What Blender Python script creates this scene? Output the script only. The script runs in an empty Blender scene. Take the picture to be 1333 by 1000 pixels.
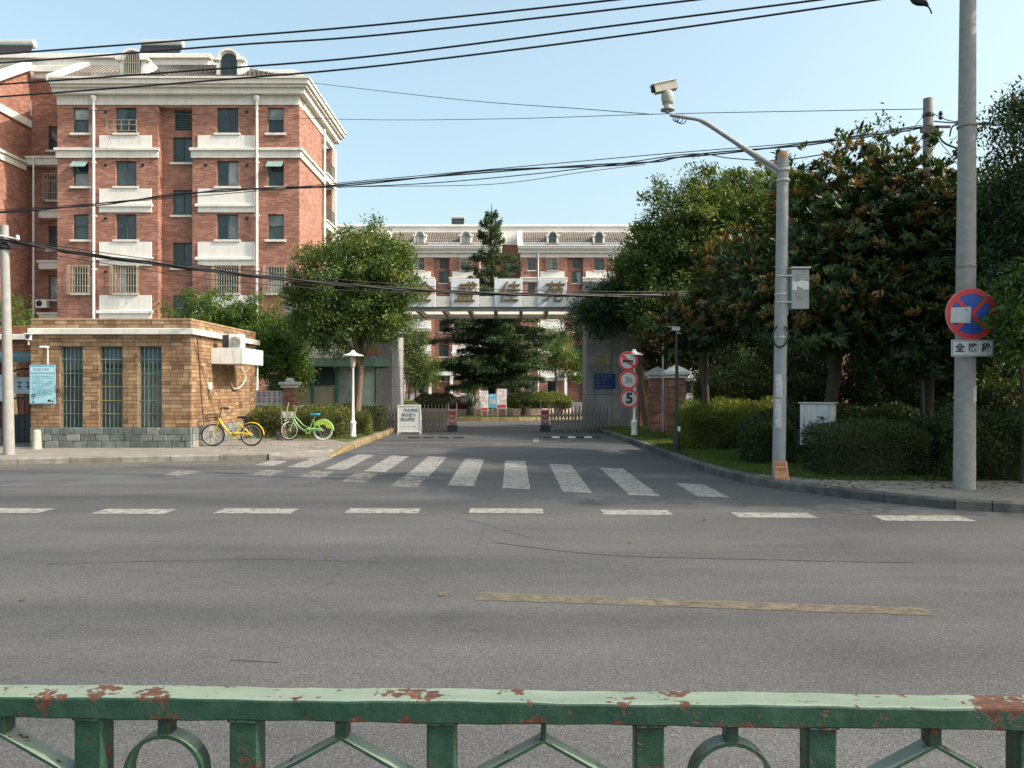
import bpy, math, random
import numpy as np
from mathutils import Vector, Matrix

random.seed(7)
R = math.radians
SC = bpy.context.scene
COL = SC.collection
F = 1040.0            # focal length in photograph pixels (1333 wide)
EYE = 1.6             # eye height

# ------------------------------------------------------------------ camera, sky, sun, exposure
cam_d = bpy.data.cameras.new('camera')
cam = bpy.data.objects.new('camera', cam_d)
COL.objects.link(cam)
cam.location = (0, 0, EYE)
cam.rotation_euler = (R(90), 0, 0)
cam_d.sensor_width = 36
cam_d.lens = 36 * F / 1333
cam_d.shift_y = 5 / 1333
cam_d.clip_start = 0.05
cam_d.clip_end = 6000
SC.camera = cam

SUN_EL, SUN_AZ = 38.0, -14.0      # azimuth measured from +X towards +Y
sun_dir = Vector((math.cos(R(SUN_EL)) * math.cos(R(SUN_AZ)), math.cos(R(SUN_EL)) * math.sin(R(SUN_AZ)), math.sin(R(SUN_EL))))
world = bpy.data.worlds.new('World')
SC.world = world
world.use_nodes = True
wn = world.node_tree.nodes
sky = wn.new('ShaderNodeTexSky')
sky.sky_type = 'NISHITA'
sky.sun_disc = False
sky.sun_elevation = R(SUN_EL)
sky.sun_rotation = math.atan2(sun_dir.x, sun_dir.y)
sky.altitude = 0
sky.air_density = 1.1
sky.dust_density = 5.0
sky.ozone_density = 1.3
bg = wn['Background']
bg.inputs['Strength'].default_value = 0.15
# summer haze: the whole dome is a little paler than the clear-air model
hz = wn.new('ShaderNodeMix')
hz.data_type = 'RGBA'
hz.blend_type = 'ADD'
hz.inputs[0].default_value = 1.0
hz.inputs[7].default_value = (0.50, 0.72, 0.38, 1)
world.node_tree.links.new(sky.outputs['Color'], hz.inputs[6])
world.node_tree.links.new(hz.outputs[2], bg.inputs['Color'])

sun_d = bpy.data.lights.new('sun', 'SUN')
sun_d.energy = 3.0
sun_d.angle = R(0.53)
sun_d.color = (1.0, 0.89, 0.76)
sun = bpy.data.objects.new('sun', sun_d)
COL.objects.link(sun)
sun.location = (40, -10, 40)
sun.rotation_euler = sun_dir.to_track_quat('Z', 'Y').to_euler()

SC.view_settings.view_transform = 'Standard'
SC.view_settings.look = 'None'
SC.view_settings.exposure = 0.88
SC.view_settings.gamma = 1.0
SC.view_settings.use_curve_mapping = False
SC.render.engine = 'CYCLES'
SC.cycles.use_denoising = True
SC.cycles.max_bounces = 6
SC.cycles.diffuse_bounces = 3
SC.cycles.transparent_max_bounces = 6


def wx(px, Y):
    return (px - 666.5) / F * Y


def wz(py, Y):
    return EYE + (505 - py) / F * Y


def W(px, py, Y):
    return (wx(px, Y), Y, wz(py, Y))


# ------------------------------------------------------------------ materials
MATS = {}


def new_mat(name):
    m = bpy.data.materials.new(name)
    m.use_nodes = True
    nt = m.node_tree
    return m, nt, nt.nodes, nt.links, nt.nodes['Principled BSDF']


def ramp(n, stops):
    r = n.new('ShaderNodeValToRGB')
    e = r.color_ramp.elements
    e[0].position, e[0].color = stops[0][0], (*stops[0][1], 1)
    e[1].position, e[1].color = stops[-1][0], (*stops[-1][1], 1)
    for p, c in stops[1:-1]:
        q = e.new(p)
        q.color = (*c, 1)
    return r


def mul(c, k):
    return tuple(min(1, x * k) for x in c)


def mixrgb(n, l, fac, a, b, mode='MIX'):
    x = n.new('ShaderNodeMix')
    x.data_type = 'RGBA'
    x.blend_type = mode
    for sock, val in ((x.inputs[0], fac), (x.inputs[6], a), (x.inputs[7], b)):
        if hasattr(val, 'is_output'):
            l.new(val, sock)
        elif isinstance(val, tuple):
            sock.default_value = (*val, 1)
        else:
            sock.default_value = val
    return x.outputs[2]


def noise(n, l, scale, detail=4, vec=None, rough=0.6):
    t = n.new('ShaderNodeTexNoise')
    t.inputs['Scale'].default_value = scale
    t.inputs['Detail'].default_value = detail
    t.inputs['Roughness'].default_value = rough
    if vec is not None:
        l.new(vec, t.inputs['Vector'])
    return t.outputs['Fac']


def coords(n, l, sc=(1, 1, 1), kind='Object'):
    tc = n.new('ShaderNodeTexCoord')
    mp = n.new('ShaderNodeMapping')
    mp.inputs['Scale'].default_value = sc
    l.new(tc.outputs[kind], mp.inputs['Vector'])
    return mp.outputs['Vector']


def bump(n, l, bsdf, h, strength=0.3, dist=0.01):
    b = n.new('ShaderNodeBump')
    b.inputs['Strength'].default_value = strength
    b.inputs['Distance'].default_value = dist
    l.new(h, b.inputs['Height'])
    l.new(b.outputs['Normal'], bsdf.inputs['Normal'])


def island_random(n, l):
    g = n.new('ShaderNodeNewGeometry')
    o = n.new('ShaderNodeObjectInfo')
    a = n.new('ShaderNodeMath')
    a.operation = 'ADD'
    l.new(g.outputs['Random Per Island'], a.inputs[0])
    l.new(o.outputs['Random'], a.inputs[1])
    f = n.new('ShaderNodeMath')
    f.operation = 'FRACT'
    l.new(a.outputs[0], f.inputs[0])
    return f.outputs[0]


def M(name, c, rough=0.6, var=0.15, scale=6.0, metal=0.0, bmp=0.0, dirt=None, spec=0.4):
    """plain surface: two tones of noise, optional dirt streaks"""
    if name in MATS:
        return MATS[name]
    m, nt, n, l, b = new_mat(name)
    v = coords(n, l)
    f = noise(n, l, scale, 5, v)
    r = ramp(n, [(0.3, mul(c, 1 - var)), (0.7, mul(c, 1 + var))])
    l.new(f, r.inputs[0])
    out = r.outputs[0]
    if dirt:
        v2 = coords(n, l, (3.5, 3.5, 0.5))
        f2 = noise(n, l, 2.3, 6, v2, 0.7)
        rr = ramp(n, [(0.48, (0, 0, 0)), (0.72, (1, 1, 1))])
        l.new(f2, rr.inputs[0])
        k = n.new('ShaderNodeMath')
        k.operation = 'MULTIPLY'
        k.inputs[1].default_value = dirt[1]
        l.new(rr.outputs[0], k.inputs[0])
        out = mixrgb(n, l, k.outputs[0], out, dirt[0])
    l.new(out, b.inputs['Base Color'])
    b.inputs['Roughness'].default_value = rough
    b.inputs['Metallic'].default_value = metal
    b.inputs['Specular IOR Level'].default_value = spec
    if bmp:
        bump(n, l, b, noise(n, l, scale * 5, 5, v), bmp, 0.01)
    MATS[name] = m
    return m


def M_random(name, stops, rough=0.75, nz=8.0, nvar=0.25, bmp=0.4, spec=0.3):
    """each piece takes its own tone"""
    m, nt, n, l, b = new_mat(name)
    r = ramp(n, stops)
    r.color_ramp.interpolation = 'CONSTANT' if len(stops) > 5 else 'LINEAR'
    l.new(island_random(n, l), r.inputs[0])
    v = coords(n, l, kind='Object')
    g = n.new('ShaderNodeNewGeometry')
    f = noise(n, l, nz, 6, g.outputs['Position'])
    r2 = ramp(n, [(0.25, (1 - nvar,) * 3), (0.75, (1 + nvar * 0.4,) * 3)])
    l.new(f, r2.inputs[0])
    mp = n.new('ShaderNodeMapping')
    mp.inputs['Scale'].default_value = (2.6, 2.6, 0.55)
    l.new(g.outputs['Position'], mp.inputs['Vector'])
    r3 = ramp(n, [(0.40, (0.74, 0.73, 0.72)), (0.56, (1, 1, 1)), (0.75, (1.06, 1.06, 1.05))])
    l.new(noise(n, l, 1.1, 6, mp.outputs['Vector'], 0.65), r3.inputs[0])
    base_ = mixrgb(n, l, 1.0, r.outputs[0], r2.outputs[0], 'MULTIPLY')
    l.new(mixrgb(n, l, 1.0, base_, r3.outputs[0], 'MULTIPLY'), b.inputs['Base Color'])
    b.inputs['Roughness'].default_value = rough
    b.inputs['Specular IOR Level'].default_value = spec
    if bmp:
        bump(n, l, b, noise(n, l, nz * 6, 5, g.outputs['Position']), bmp, 0.01)
    MATS[name] = m
    return m


def M_leaf(name, stops, trans=0.3, rough=0.45, clump=1.2, tint=None):
    m, nt, n, l, b = new_mat(name)
    g = n.new('ShaderNodeNewGeometry')
    f = noise(n, l, clump, 3, g.outputs['Position'])
    a = n.new('ShaderNodeMath')
    a.operation = 'MULTIPLY_ADD'
    l.new(g.outputs['Random Per Island'], a.inputs[0])
    a.inputs[1].default_value = 0.45
    c = n.new('ShaderNodeMath')
    c.operation = 'MULTIPLY_ADD'
    l.new(f, c.inputs[0])
    c.inputs[1].default_value = 1.3
    c.inputs[2].default_value = -0.35
    l.new(c.outputs[0], a.inputs[2])
    r = ramp(n, stops)
    l.new(a.outputs[0], r.inputs[0])
    out = r.outputs[0]
    if tint:
        at = n.new('ShaderNodeAttribute')
        at.attribute_name = 'tint'
        out = mixrgb(n, l, at.outputs['Fac'], out, tint)
    l.new(out, b.inputs['Base Color'])
    b.inputs['Roughness'].default_value = rough
    b.inputs['Specular IOR Level'].default_value = 0.35
    t = n.new('ShaderNodeBsdfTranslucent')
    l.new(mixrgb(n, l, 1.0, out, (1.5, 1.4, 0.5), 'MULTIPLY'), t.inputs['Color'])
    mx = n.new('ShaderNodeMixShader')
    mx.inputs[0].default_value = trans
    l.new(b.outputs[0], mx.inputs[1])
    l.new(t.outputs[0], mx.inputs[2])
    l.new(mx.outputs[0], n['Material Output'].inputs['Surface'])
    MATS[name] = m
    return m


def M_asphalt():
    m, nt, n, l, b = new_mat('asphalt')
    v = coords(n, l)
    base = ramp(n, [(0.25, (0.062, 0.064, 0.067)), (0.5, (0.083, 0.085, 0.087)), (0.8, (0.108, 0.109, 0.110))])
    vs = coords(n, l, (0.12, 0.5, 1))
    l.new(noise(n, l, 1.6, 7, vs, 0.65), base.inputs[0])
    # tyre lanes stretched along the road
    v3 = coords(n, l, (0.05, 0.75, 1))
    lane = ramp(n, [(0.30, (0.80, 0.81, 0.82)), (0.45, (0.97, 0.97, 0.97)), (0.62, (1.06, 1.05, 1.03))])
    l.new(noise(n, l, 1.0, 3, v3, 0.5), lane.inputs[0])
    o = mixrgb(n, l, 0.9, base.outputs[0], lane.outputs[0], 'MULTIPLY')
    # stone speckle
    sp = n.new('ShaderNodeTexVoronoi')
    sp.inputs['Scale'].default_value = 120
    l.new(v, sp.inputs['Vector'])
    r2 = ramp(n, [(0.0, (0.55, 0.55, 0.56)), (0.5, (0.98, 0.98, 0.98)), (0.9, (1.3, 1.29, 1.26)), (1.0, (2.0, 1.95, 1.9))])
    sep = n.new('ShaderNodeSeparateColor')
    l.new(sp.outputs['Color'], sep.inputs[0])
    l.new(sep.outputs[0], r2.inputs[0])
    o = mixrgb(n, l, 0.75, o, r2.outputs[0], 'MULTIPLY')
    # scattered stains and cracks
    st = ramp(n, [(0.28, (0.5, 0.5, 0.5)), (0.36, (1, 1, 1))])
    l.new(noise(n, l, 1.1, 8, coords(n, l, (0.7, 1.4, 1)), 0.7), st.inputs[0])
    o = mixrgb(n, l, 0.5, o, st.outputs[0], 'MULTIPLY')
    bs = ramp(n, [(0.36, (0.78, 0.79, 0.80)), (0.50, (1, 1, 1)), (0.66, (1.12, 1.11, 1.09))])
    l.new(noise(n, l, 0.33, 5, coords(n, l, (0.6, 1.2, 1)), 0.62), bs.inputs[0])
    o = mixrgb(n, l, 0.9, o, bs.outputs[0], 'MULTIPLY')
    dr = ramp(n, [(0.70, (1, 1, 1)), (0.74, (0.6, 0.6, 0.6))])
    l.new(noise(n, l, 4.5, 4, v, 0.55), dr.inputs[0])
    o = mixrgb(n, l, 0.5, o, dr.outputs[0], 'MULTIPLY')
    wv = n.new('ShaderNodeTexVoronoi')
    wv.feature = 'DISTANCE_TO_EDGE'
    wv.inputs['Scale'].default_value = 0.22
    nv = n.new('ShaderNodeTexNoise')
    nv.inputs['Scale'].default_value = 1.4
    nv.inputs['Detail'].default_value = 6
    l.new(v, nv.inputs['Vector'])
    l.new(mixrgb(n, l, 0.22, v, nv.outputs['Color'], 'ADD'), wv.inputs['Vector'])
    ck = ramp(n, [(0.0, (0.45, 0.45, 0.45)), (0.006, (1, 1, 1))])
    l.new(wv.outputs['Distance'], ck.inputs[0])
    o = mixrgb(n, l, 0.22, o, ck.outputs[0], 'MULTIPLY')
    l.new(o, b.inputs['Base Color'])
    b.inputs['Roughness'].default_value = 0.85
    b.inputs['Specular IOR Level'].default_value = 0.25
    bump(n, l, b, sp.outputs['Distance'], 0.35, 0.006)
    MATS['asphalt'] = m
    return m


def M_paint_worn(name, c, wear=0.5):
    """road paint: worn through by transparency so the real asphalt shows"""
    m, nt, n, l, b = new_mat(name)
    v = coords(n, l)
    f = noise(n, l, 9, 9, v, 0.75)
    cr = ramp(n, [(0.3, mul(c, 0.72)), (0.7, c)])
    l.new(noise(n, l, 2.5, 5, v), cr.inputs[0])
    l.new(cr.outputs[0], b.inputs['Base Color'])
    b.inputs['Roughness'].default_value = 0.8
    al = ramp(n, [(wear - 0.12, (0.10,) * 3), (wear + 0.02, (0.68,) * 3), (wear + 0.14, (0.95,) * 3)])
    l.new(f, al.inputs[0])
    l.new(al.outputs[0], b.inputs['Alpha'])
    MATS[name] = m
    return m


def M_brickwork(name):
    """far brick facade, bricks too small to tell apart"""
    m, nt, n, l, b = new_mat(name)
    tc = n.new('ShaderNodeTexCoord')
    sp = n.new('ShaderNodeSeparateXYZ')
    l.new(tc.outputs['Object'], sp.inputs[0])
    ad = n.new('ShaderNodeMath')
    l.new(sp.outputs[0], ad.inputs[0])
    l.new(sp.outputs[1], ad.inputs[1])
    cb = n.new('ShaderNodeCombineXYZ')
    l.new(ad.outputs[0], cb.inputs[0])
    l.new(sp.outputs[2], cb.inputs[1])
    br = n.new('ShaderNodeTexBrick')
    br.inputs['Scale'].default_value = 1.0
    br.inputs['Brick Width'].default_value = 0.30
    br.inputs['Row Height'].default_value = 0.085
    br.inputs['Mortar Size'].default_value = 0.008
    br.inputs['Color1'].default_value = (0.25, 0.112, 0.082, 1)
    br.inputs['Color2'].default_value = (0.45, 0.245, 0.18, 1)
    br.inputs['Mortar'].default_value = (0.30, 0.20, 0.16, 1)
    br.inputs['Bias'].default_value = -0.25
    l.new(cb.outputs[0], br.inputs['Vector'])
    r = ramp(n, [(0.35, (0.82, 0.8, 0.8)), (0.7, (1.14, 1.1, 1.08))])
    l.new(noise(n, l, 0.9, 6, cb.outputs[0]), r.inputs[0])
    l.new(mixrgb(n, l, 1.0, br.outputs['Color'], r.outputs[0], 'MULTIPLY'), b.inputs['Base Color'])
    b.inputs['Roughness'].default_value = 0.85
    b.inputs['Specular IOR Level'].default_value = 0.2
    bump(n, l, b, br.outputs['Fac'], -0.3, 0.01)
    MATS[name] = m
    return m


def M_rail():
    m, nt, n, l, b = new_mat('green_rail_paint')
    v = coords(n, l)
    g = ramp(n, [(0.3, (0.009, 0.036, 0.022)), (0.5, (0.015, 0.054, 0.034)), (0.74, (0.036, 0.085, 0.058))])
    l.new(noise(n, l, 14, 6, v, 0.7), g.inputs[0])
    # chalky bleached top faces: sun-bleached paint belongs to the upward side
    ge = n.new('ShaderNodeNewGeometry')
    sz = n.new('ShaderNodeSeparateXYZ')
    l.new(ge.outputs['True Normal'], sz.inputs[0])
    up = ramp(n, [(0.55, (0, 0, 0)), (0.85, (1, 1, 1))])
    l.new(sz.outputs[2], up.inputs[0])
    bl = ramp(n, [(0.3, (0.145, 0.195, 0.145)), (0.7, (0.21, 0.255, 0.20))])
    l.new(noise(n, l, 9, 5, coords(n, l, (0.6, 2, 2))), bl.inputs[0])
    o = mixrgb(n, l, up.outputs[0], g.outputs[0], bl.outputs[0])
    # rust: big patches broken up by fine noise
    f1 = noise(n, l, 10.5, 3, v, 0.5)
    f2 = noise(n, l, 42, 6, v, 0.75)
    ad = n.new('ShaderNodeMath')
    ad.operation = 'MULTIPLY_ADD'
    l.new(f2, ad.inputs[0])
    ad.inputs[1].default_value = 0.55
    l.new(f1, ad.inputs[2])
    tco = n.new('ShaderNodeTexCoord')
    szz = n.new('ShaderNodeSeparateXYZ')
    l.new(tco.outputs['Object'], szz.inputs[0])
    ed = ramp(n, [(0.0, (0, 0, 0)), (0.8255, (0, 0, 0)), (0.832, (1, 1, 1)), (0.842, (0.55,) * 3), (0.853, (0.1,) * 3), (0.874, (0.05,) * 3), (0.882, (0.6,) * 3), (0.8855, (0.35,) * 3), (1.0, (0.2,) * 3)])
    l.new(szz.outputs[2], ed.inputs[0])
    ad2 = n.new('ShaderNodeMath')
    ad2.operation = 'MULTIPLY_ADD'
    l.new(ed.outputs[0], ad2.inputs[0])
    ad2.inputs[1].default_value = 0.13
    l.new(ad.outputs[0], ad2.inputs[2])
    ad = ad2
    rx = ramp(n, [(0.0, (0, 0, 0)), (0.515, (0, 0, 0)), (0.535, (1, 1, 1)), (0.60, (0.2,) * 3)])
    xs_ = n.new('ShaderNodeMath')
    xs_.operation = 'MULTIPLY'
    xs_.inputs[1].default_value = 0.5
    l.new(szz.outputs[0], xs_.inputs[0])
    l.new(xs_.outputs[0], rx.inputs[0])
    ad3 = n.new('ShaderNodeMath')
    ad3.operation = 'MULTIPLY_ADD'
    l.new(rx.outputs[0], ad3.inputs[0])
    ad3.inputs[1].default_value = 0.22
    l.new(ad.outputs[0], ad3.inputs[2])
    ad = ad3
    mk = ramp(n, [(0.925, (0, 0, 0)), (0.945, (1, 1, 1))])
    l.new(ad.outputs[0], mk.inputs[0])
    f3 = noise(n, l, 55, 3, coords(n, l, (0.45, 1, 1)), 0.6)
    f4 = noise(n, l, 3.1, 2, v, 0.5)
    a2 = n.new('ShaderNodeMath')
    a2.operation = 'MULTIPLY_ADD'
    l.new(f4, a2.inputs[0])
    a2.inputs[1].default_value = 0.35
    l.new(f3, a2.inputs[2])
    m2 = ramp(n, [(0.855, (0, 0, 0)), (0.875, (1, 1, 1))])
    l.new(a2.outputs[0], m2.inputs[0])
    mm = n.new('ShaderNodeMath')
    mm.operation = 'MAXIMUM'
    l.new(mk.outputs[0], mm.inputs[0])
    l.new(m2.outputs[0], mm.inputs[1])
    mk = mm
    rc = ramp(n, [(0.3, (0.035, 0.015, 0.010)), (0.55, (0.085, 0.032, 0.018)), (0.8, (0.21, 0.085, 0.038))])
    l.new(noise(n, l, 60, 5, v), rc.inputs[0])
    o = mixrgb(n, l, mk.outputs[0], o, rc.outputs[0])
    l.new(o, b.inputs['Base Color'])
    rg = ramp(n, [(0, (0.42,) * 3), (1, (0.9,) * 3)])
    l.new(mk.outputs[0], rg.inputs[0])
    l.new(rg.outputs[0], b.inputs['Roughness'])
    h = n.new('ShaderNodeMath')
    h.operation = 'MULTIPLY_ADD'
    l.new(mk.outputs[0], h.inputs[0])
    h.inputs[1].default_value = -0.6
    l.new(f2, h.inputs[2])
    bump(n, l, b, h.outputs[0], 0.55, 0.004)
    MATS['rail'] = m
    return m


def M_paving(name, c1, c2):
    m, nt, n, l, b = new_mat(name)
    v = coords(n, l)
    br = n.new('ShaderNodeTexBrick')
    br.inputs['Scale'].default_value = 1.0
    br.inputs['Brick Width'].default_value = 0.2
    br.inputs['Row Height'].default_value = 0.1
    br.inputs['Mortar Size'].default_value = 0.006
    br.inputs['Color1'].default_value = (*c1, 1)
    br.inputs['Color2'].default_value = (*c2, 1)
    br.inputs['Mortar'].default_value = (*mul(c1, 0.55), 1)
    l.new(v, br.inputs['Vector'])
    r = ramp(n, [(0.3, (0.72, 0.72, 0.72)), (0.7, (1.12, 1.1, 1.06))])
    l.new(noise(n, l, 1.3, 7, v, 0.7), r.inputs[0])
    l.new(mixrgb(n, l, 1.0, br.outputs['Color'], r.outputs[0], 'MULTIPLY'), b.inputs['Base Color'])
    b.inputs['Roughness'].default_value = 0.9
    bump(n, l, b, br.outputs['Fac'], -0.5, 0.01)
    MATS[name] = m
    return m


def M_glass():
    m, nt, n, l, b = new_mat('window_glass')
    r = ramp(n, [(0.0, (0.012, 0.022, 0.026)), (0.4, (0.03, 0.05, 0.056)), (0.72, (0.06, 0.085, 0.09)), (0.86, (0.15, 0.18, 0.18)), (1.0, (0.34, 0.36, 0.34))])
    l.new(island_random(n, l), r.inputs[0])
    g = n.new('ShaderNodeNewGeometry')
    r2 = ramp(n, [(0.35, (0.6,) * 3), (0.65, (1.15,) * 3)])
    l.new(noise(n, l, 1.7, 3, g.outputs['Position']), r2.inputs[0])
    l.new(mixrgb(n, l, 1.0, r.outputs[0], r2.outputs[0], 'MULTIPLY'), b.inputs['Base Color'])
    b.inputs['Roughness'].default_value = 0.08
    b.inputs['Specular IOR Level'].default_value = 0.6
    MATS['glass'] = m
    return m


M_asphalt()
M_rail()
M_glass()
M_brickwork('facade_brick')
M_paving('grey_paving', (0.27, 0.25, 0.22), (0.20, 0.185, 0.165))
M_paint_worn('white_road_paint', (0.325, 0.32, 0.29), 0.43)
M_paint_worn('faint_road_paint', (0.40, 0.38, 0.34), 0.56)
M_paint_worn('yellow_road_paint', (0.165, 0.14, 0.095), 0.47)
M_random('tan_brick', [(0.0, (0.20, 0.116, 0.066)), (0.25, (0.35, 0.225, 0.128)), (0.5, (0.255, 0.152, 0.086)), (0.75, (0.43, 0.295, 0.17)), (1.0, (0.31, 0.192, 0.108))])
M_random('red_brick', [(0.0, (0.17, 0.062, 0.042)), (0.3, (0.27, 0.105, 0.066)), (0.6, (0.215, 0.08, 0.05)), (1.0, (0.31, 0.14, 0.085))])
M_random('plinth_stone', [(0.0, (0.125, 0.15, 0.145)), (0.5, (0.20, 0.225, 0.21)), (1.0, (0.27, 0.275, 0.25))], nz=7, nvar=0.4, bmp=0.9)
M_random('kerb_concrete', [(0.0, (0.19, 0.175, 0.15)), (0.5, (0.25, 0.235, 0.205)), (1.0, (0.31, 0.30, 0.27))], nz=5, nvar=0.35, bmp=0.6)
M_random('clad_panel', [(0.0, (0.27, 0.27, 0.27)), (1.0, (0.34, 0.335, 0.32))], nz=1.5, nvar=0.25, bmp=0.1)
M_random('painted_kerb', [(0.0, (0.26, 0.19, 0.09)), (1.0, (0.36, 0.28, 0.15))], nz=9, nvar=0.5, bmp=0.5)
WHITE = M('white_render', (0.72, 0.71, 0.66), 0.7, 0.06, 2.0, dirt=((0.42, 0.41, 0.38), 0.45))
TRIM = M('pale_trim', (0.66, 0.64, 0.58), 0.7, 0.08, 2.0, dirt=((0.36, 0.35, 0.32), 0.5))
MORTAR = M('mortar', (0.22, 0.18, 0.14), 0.95, 0.15, 20)
FRAME = M('dark_frame', (0.05, 0.075, 0.07), 0.5)
GREENFRAME = M('green_frame', (0.03, 0.12, 0.085), 0.45)
STEEL = M('steel_bar', (0.42, 0.41, 0.36), 0.45, 0.2, 12, metal=0.3)
GRILLE = M('grille_bar', (0.36, 0.33, 0.25), 0.55, 0.2, 12)
CONC = M('pole_concrete', (0.28, 0.275, 0.255), 0.85, 0.14, 9, bmp=0.25, dirt=((0.23, 0.225, 0.21), 0.6))
CONC_DK = M('old_pole_concrete', (0.24, 0.22, 0.195), 0.9, 0.2, 9, bmp=0.3)
POLE = M('painted_pole', (0.27, 0.29, 0.29), 0.45, 0.1, 8, bmp=0.08, dirt=((0.27, 0.26, 0.24), 0.45))
BLACK = M('black_rubber', (0.012, 0.012, 0.013), 0.6)
CABLE = M('black_cable', (0.014, 0.014, 0.016), 0.5)
IRON = M('black_iron', (0.02, 0.02, 0.022), 0.4)
BARK = M('bark', (0.16, 0.115, 0.08), 0.95, 0.35, 14, bmp=0.8)
BARK_DK = M('dark_bark', (0.07, 0.055, 0.042), 0.95, 0.35, 14, bmp=0.8)
WPAINT = M('white_paint', (0.78, 0.78, 0.75), 0.4, 0.05, 6, dirt=((0.5, 0.48, 0.44), 0.4))
ROOFTILE = M_random('roof_tile', [(0.0, (0.16, 0.135, 0.115)), (1.0, (0.27, 0.23, 0.195))], nz=3, nvar=0.35, bmp=0.3)
EARTH = M('earth', (0.10, 0.085, 0.06), 0.95, 0.3, 3, bmp=0.5)
LAWN = M('lawn_soil', (0.075, 0.10, 0.03), 0.95, 0.35, 4, bmp=0.5)
RED = M('sign_red', (0.52, 0.035, 0.04), 0.4, 0.08)
BLUE = M('sign_blue', (0.025, 0.075, 0.36), 0.4, 0.1)
SIGNW = M('sign_white', (0.62, 0.64, 0.63), 0.45, 0.06)
INK = M('ink', (0.02, 0.022, 0.02), 0.6)
GREYINK = M('grey_ink', (0.20, 0.23, 0.24), 0.6)
M_leaf('camphor_leaf', [(0.0, (0.026, 0.055, 0.014)), (0.45, (0.060, 0.108, 0.024)), (0.8, (0.115, 0.16, 0.036)), (1.0, (0.15, 0.16, 0.05))], tint=(0.20, 0.22, 0.045))
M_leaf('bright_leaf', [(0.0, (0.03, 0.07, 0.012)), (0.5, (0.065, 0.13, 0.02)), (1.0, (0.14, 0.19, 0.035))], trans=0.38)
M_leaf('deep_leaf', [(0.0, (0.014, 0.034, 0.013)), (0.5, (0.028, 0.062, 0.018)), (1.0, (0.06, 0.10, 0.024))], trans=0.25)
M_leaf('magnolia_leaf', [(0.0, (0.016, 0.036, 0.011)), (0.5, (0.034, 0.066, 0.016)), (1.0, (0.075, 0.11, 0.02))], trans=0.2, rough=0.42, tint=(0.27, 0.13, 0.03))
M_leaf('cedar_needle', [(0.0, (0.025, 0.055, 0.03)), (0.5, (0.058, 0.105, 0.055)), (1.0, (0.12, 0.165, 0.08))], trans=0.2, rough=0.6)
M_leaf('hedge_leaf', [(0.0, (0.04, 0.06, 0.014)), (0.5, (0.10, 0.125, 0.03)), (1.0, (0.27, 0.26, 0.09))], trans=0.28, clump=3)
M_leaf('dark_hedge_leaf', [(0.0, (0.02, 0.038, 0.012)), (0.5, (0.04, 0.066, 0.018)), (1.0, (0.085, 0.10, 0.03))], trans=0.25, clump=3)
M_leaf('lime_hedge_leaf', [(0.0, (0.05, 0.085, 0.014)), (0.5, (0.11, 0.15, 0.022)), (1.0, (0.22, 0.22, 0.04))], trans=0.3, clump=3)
M_leaf('grass_blade', [(0.0, (0.035, 0.075, 0.014)), (0.5, (0.07, 0.125, 0.022)), (1.0, (0.16, 0.17, 0.05))], trans=0.3, rough=0.6, clump=1.5)

# ------------------------------------------------------------------ mesh and object helpers
ORG = {}


def tag(o, label=None, cat=None, group=None, kind=None):
    if label:
        o['label'] = label
    if cat:
        o['category'] = cat
    if group:
        o['group'] = group
    if kind:
        o['kind'] = kind
    return o


def thing(name, loc, label, cat, group=None, rz=0.0):
    o = bpy.data.objects.new(name, None)
    o.empty_display_size = 0.2
    COL.objects.link(o)
    o.location = loc
    o.rotation_euler = (0, 0, rz)
    ORG[o] = Vector((0, 0, 0)) if rz else Vector(loc)
    return tag(o, label, cat, group)


def link(name, mesh, parent=None):
    o = bpy.data.objects.new(name, mesh)
    COL.objects.link(o)
    if parent is not None:
        o.parent = parent
        ORG[o] = ORG[parent]
    else:
        ORG[o] = Vector((0, 0, 0))
    return o


def copy_tree(o, parent=None):
    c = o.copy()
    COL.objects.link(c)
    if parent is not None:
        c.parent = parent
    ORG[c] = ORG.get(o, Vector())
    for ch in list(o.children):
        copy_tree(ch, c)
    return c


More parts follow.
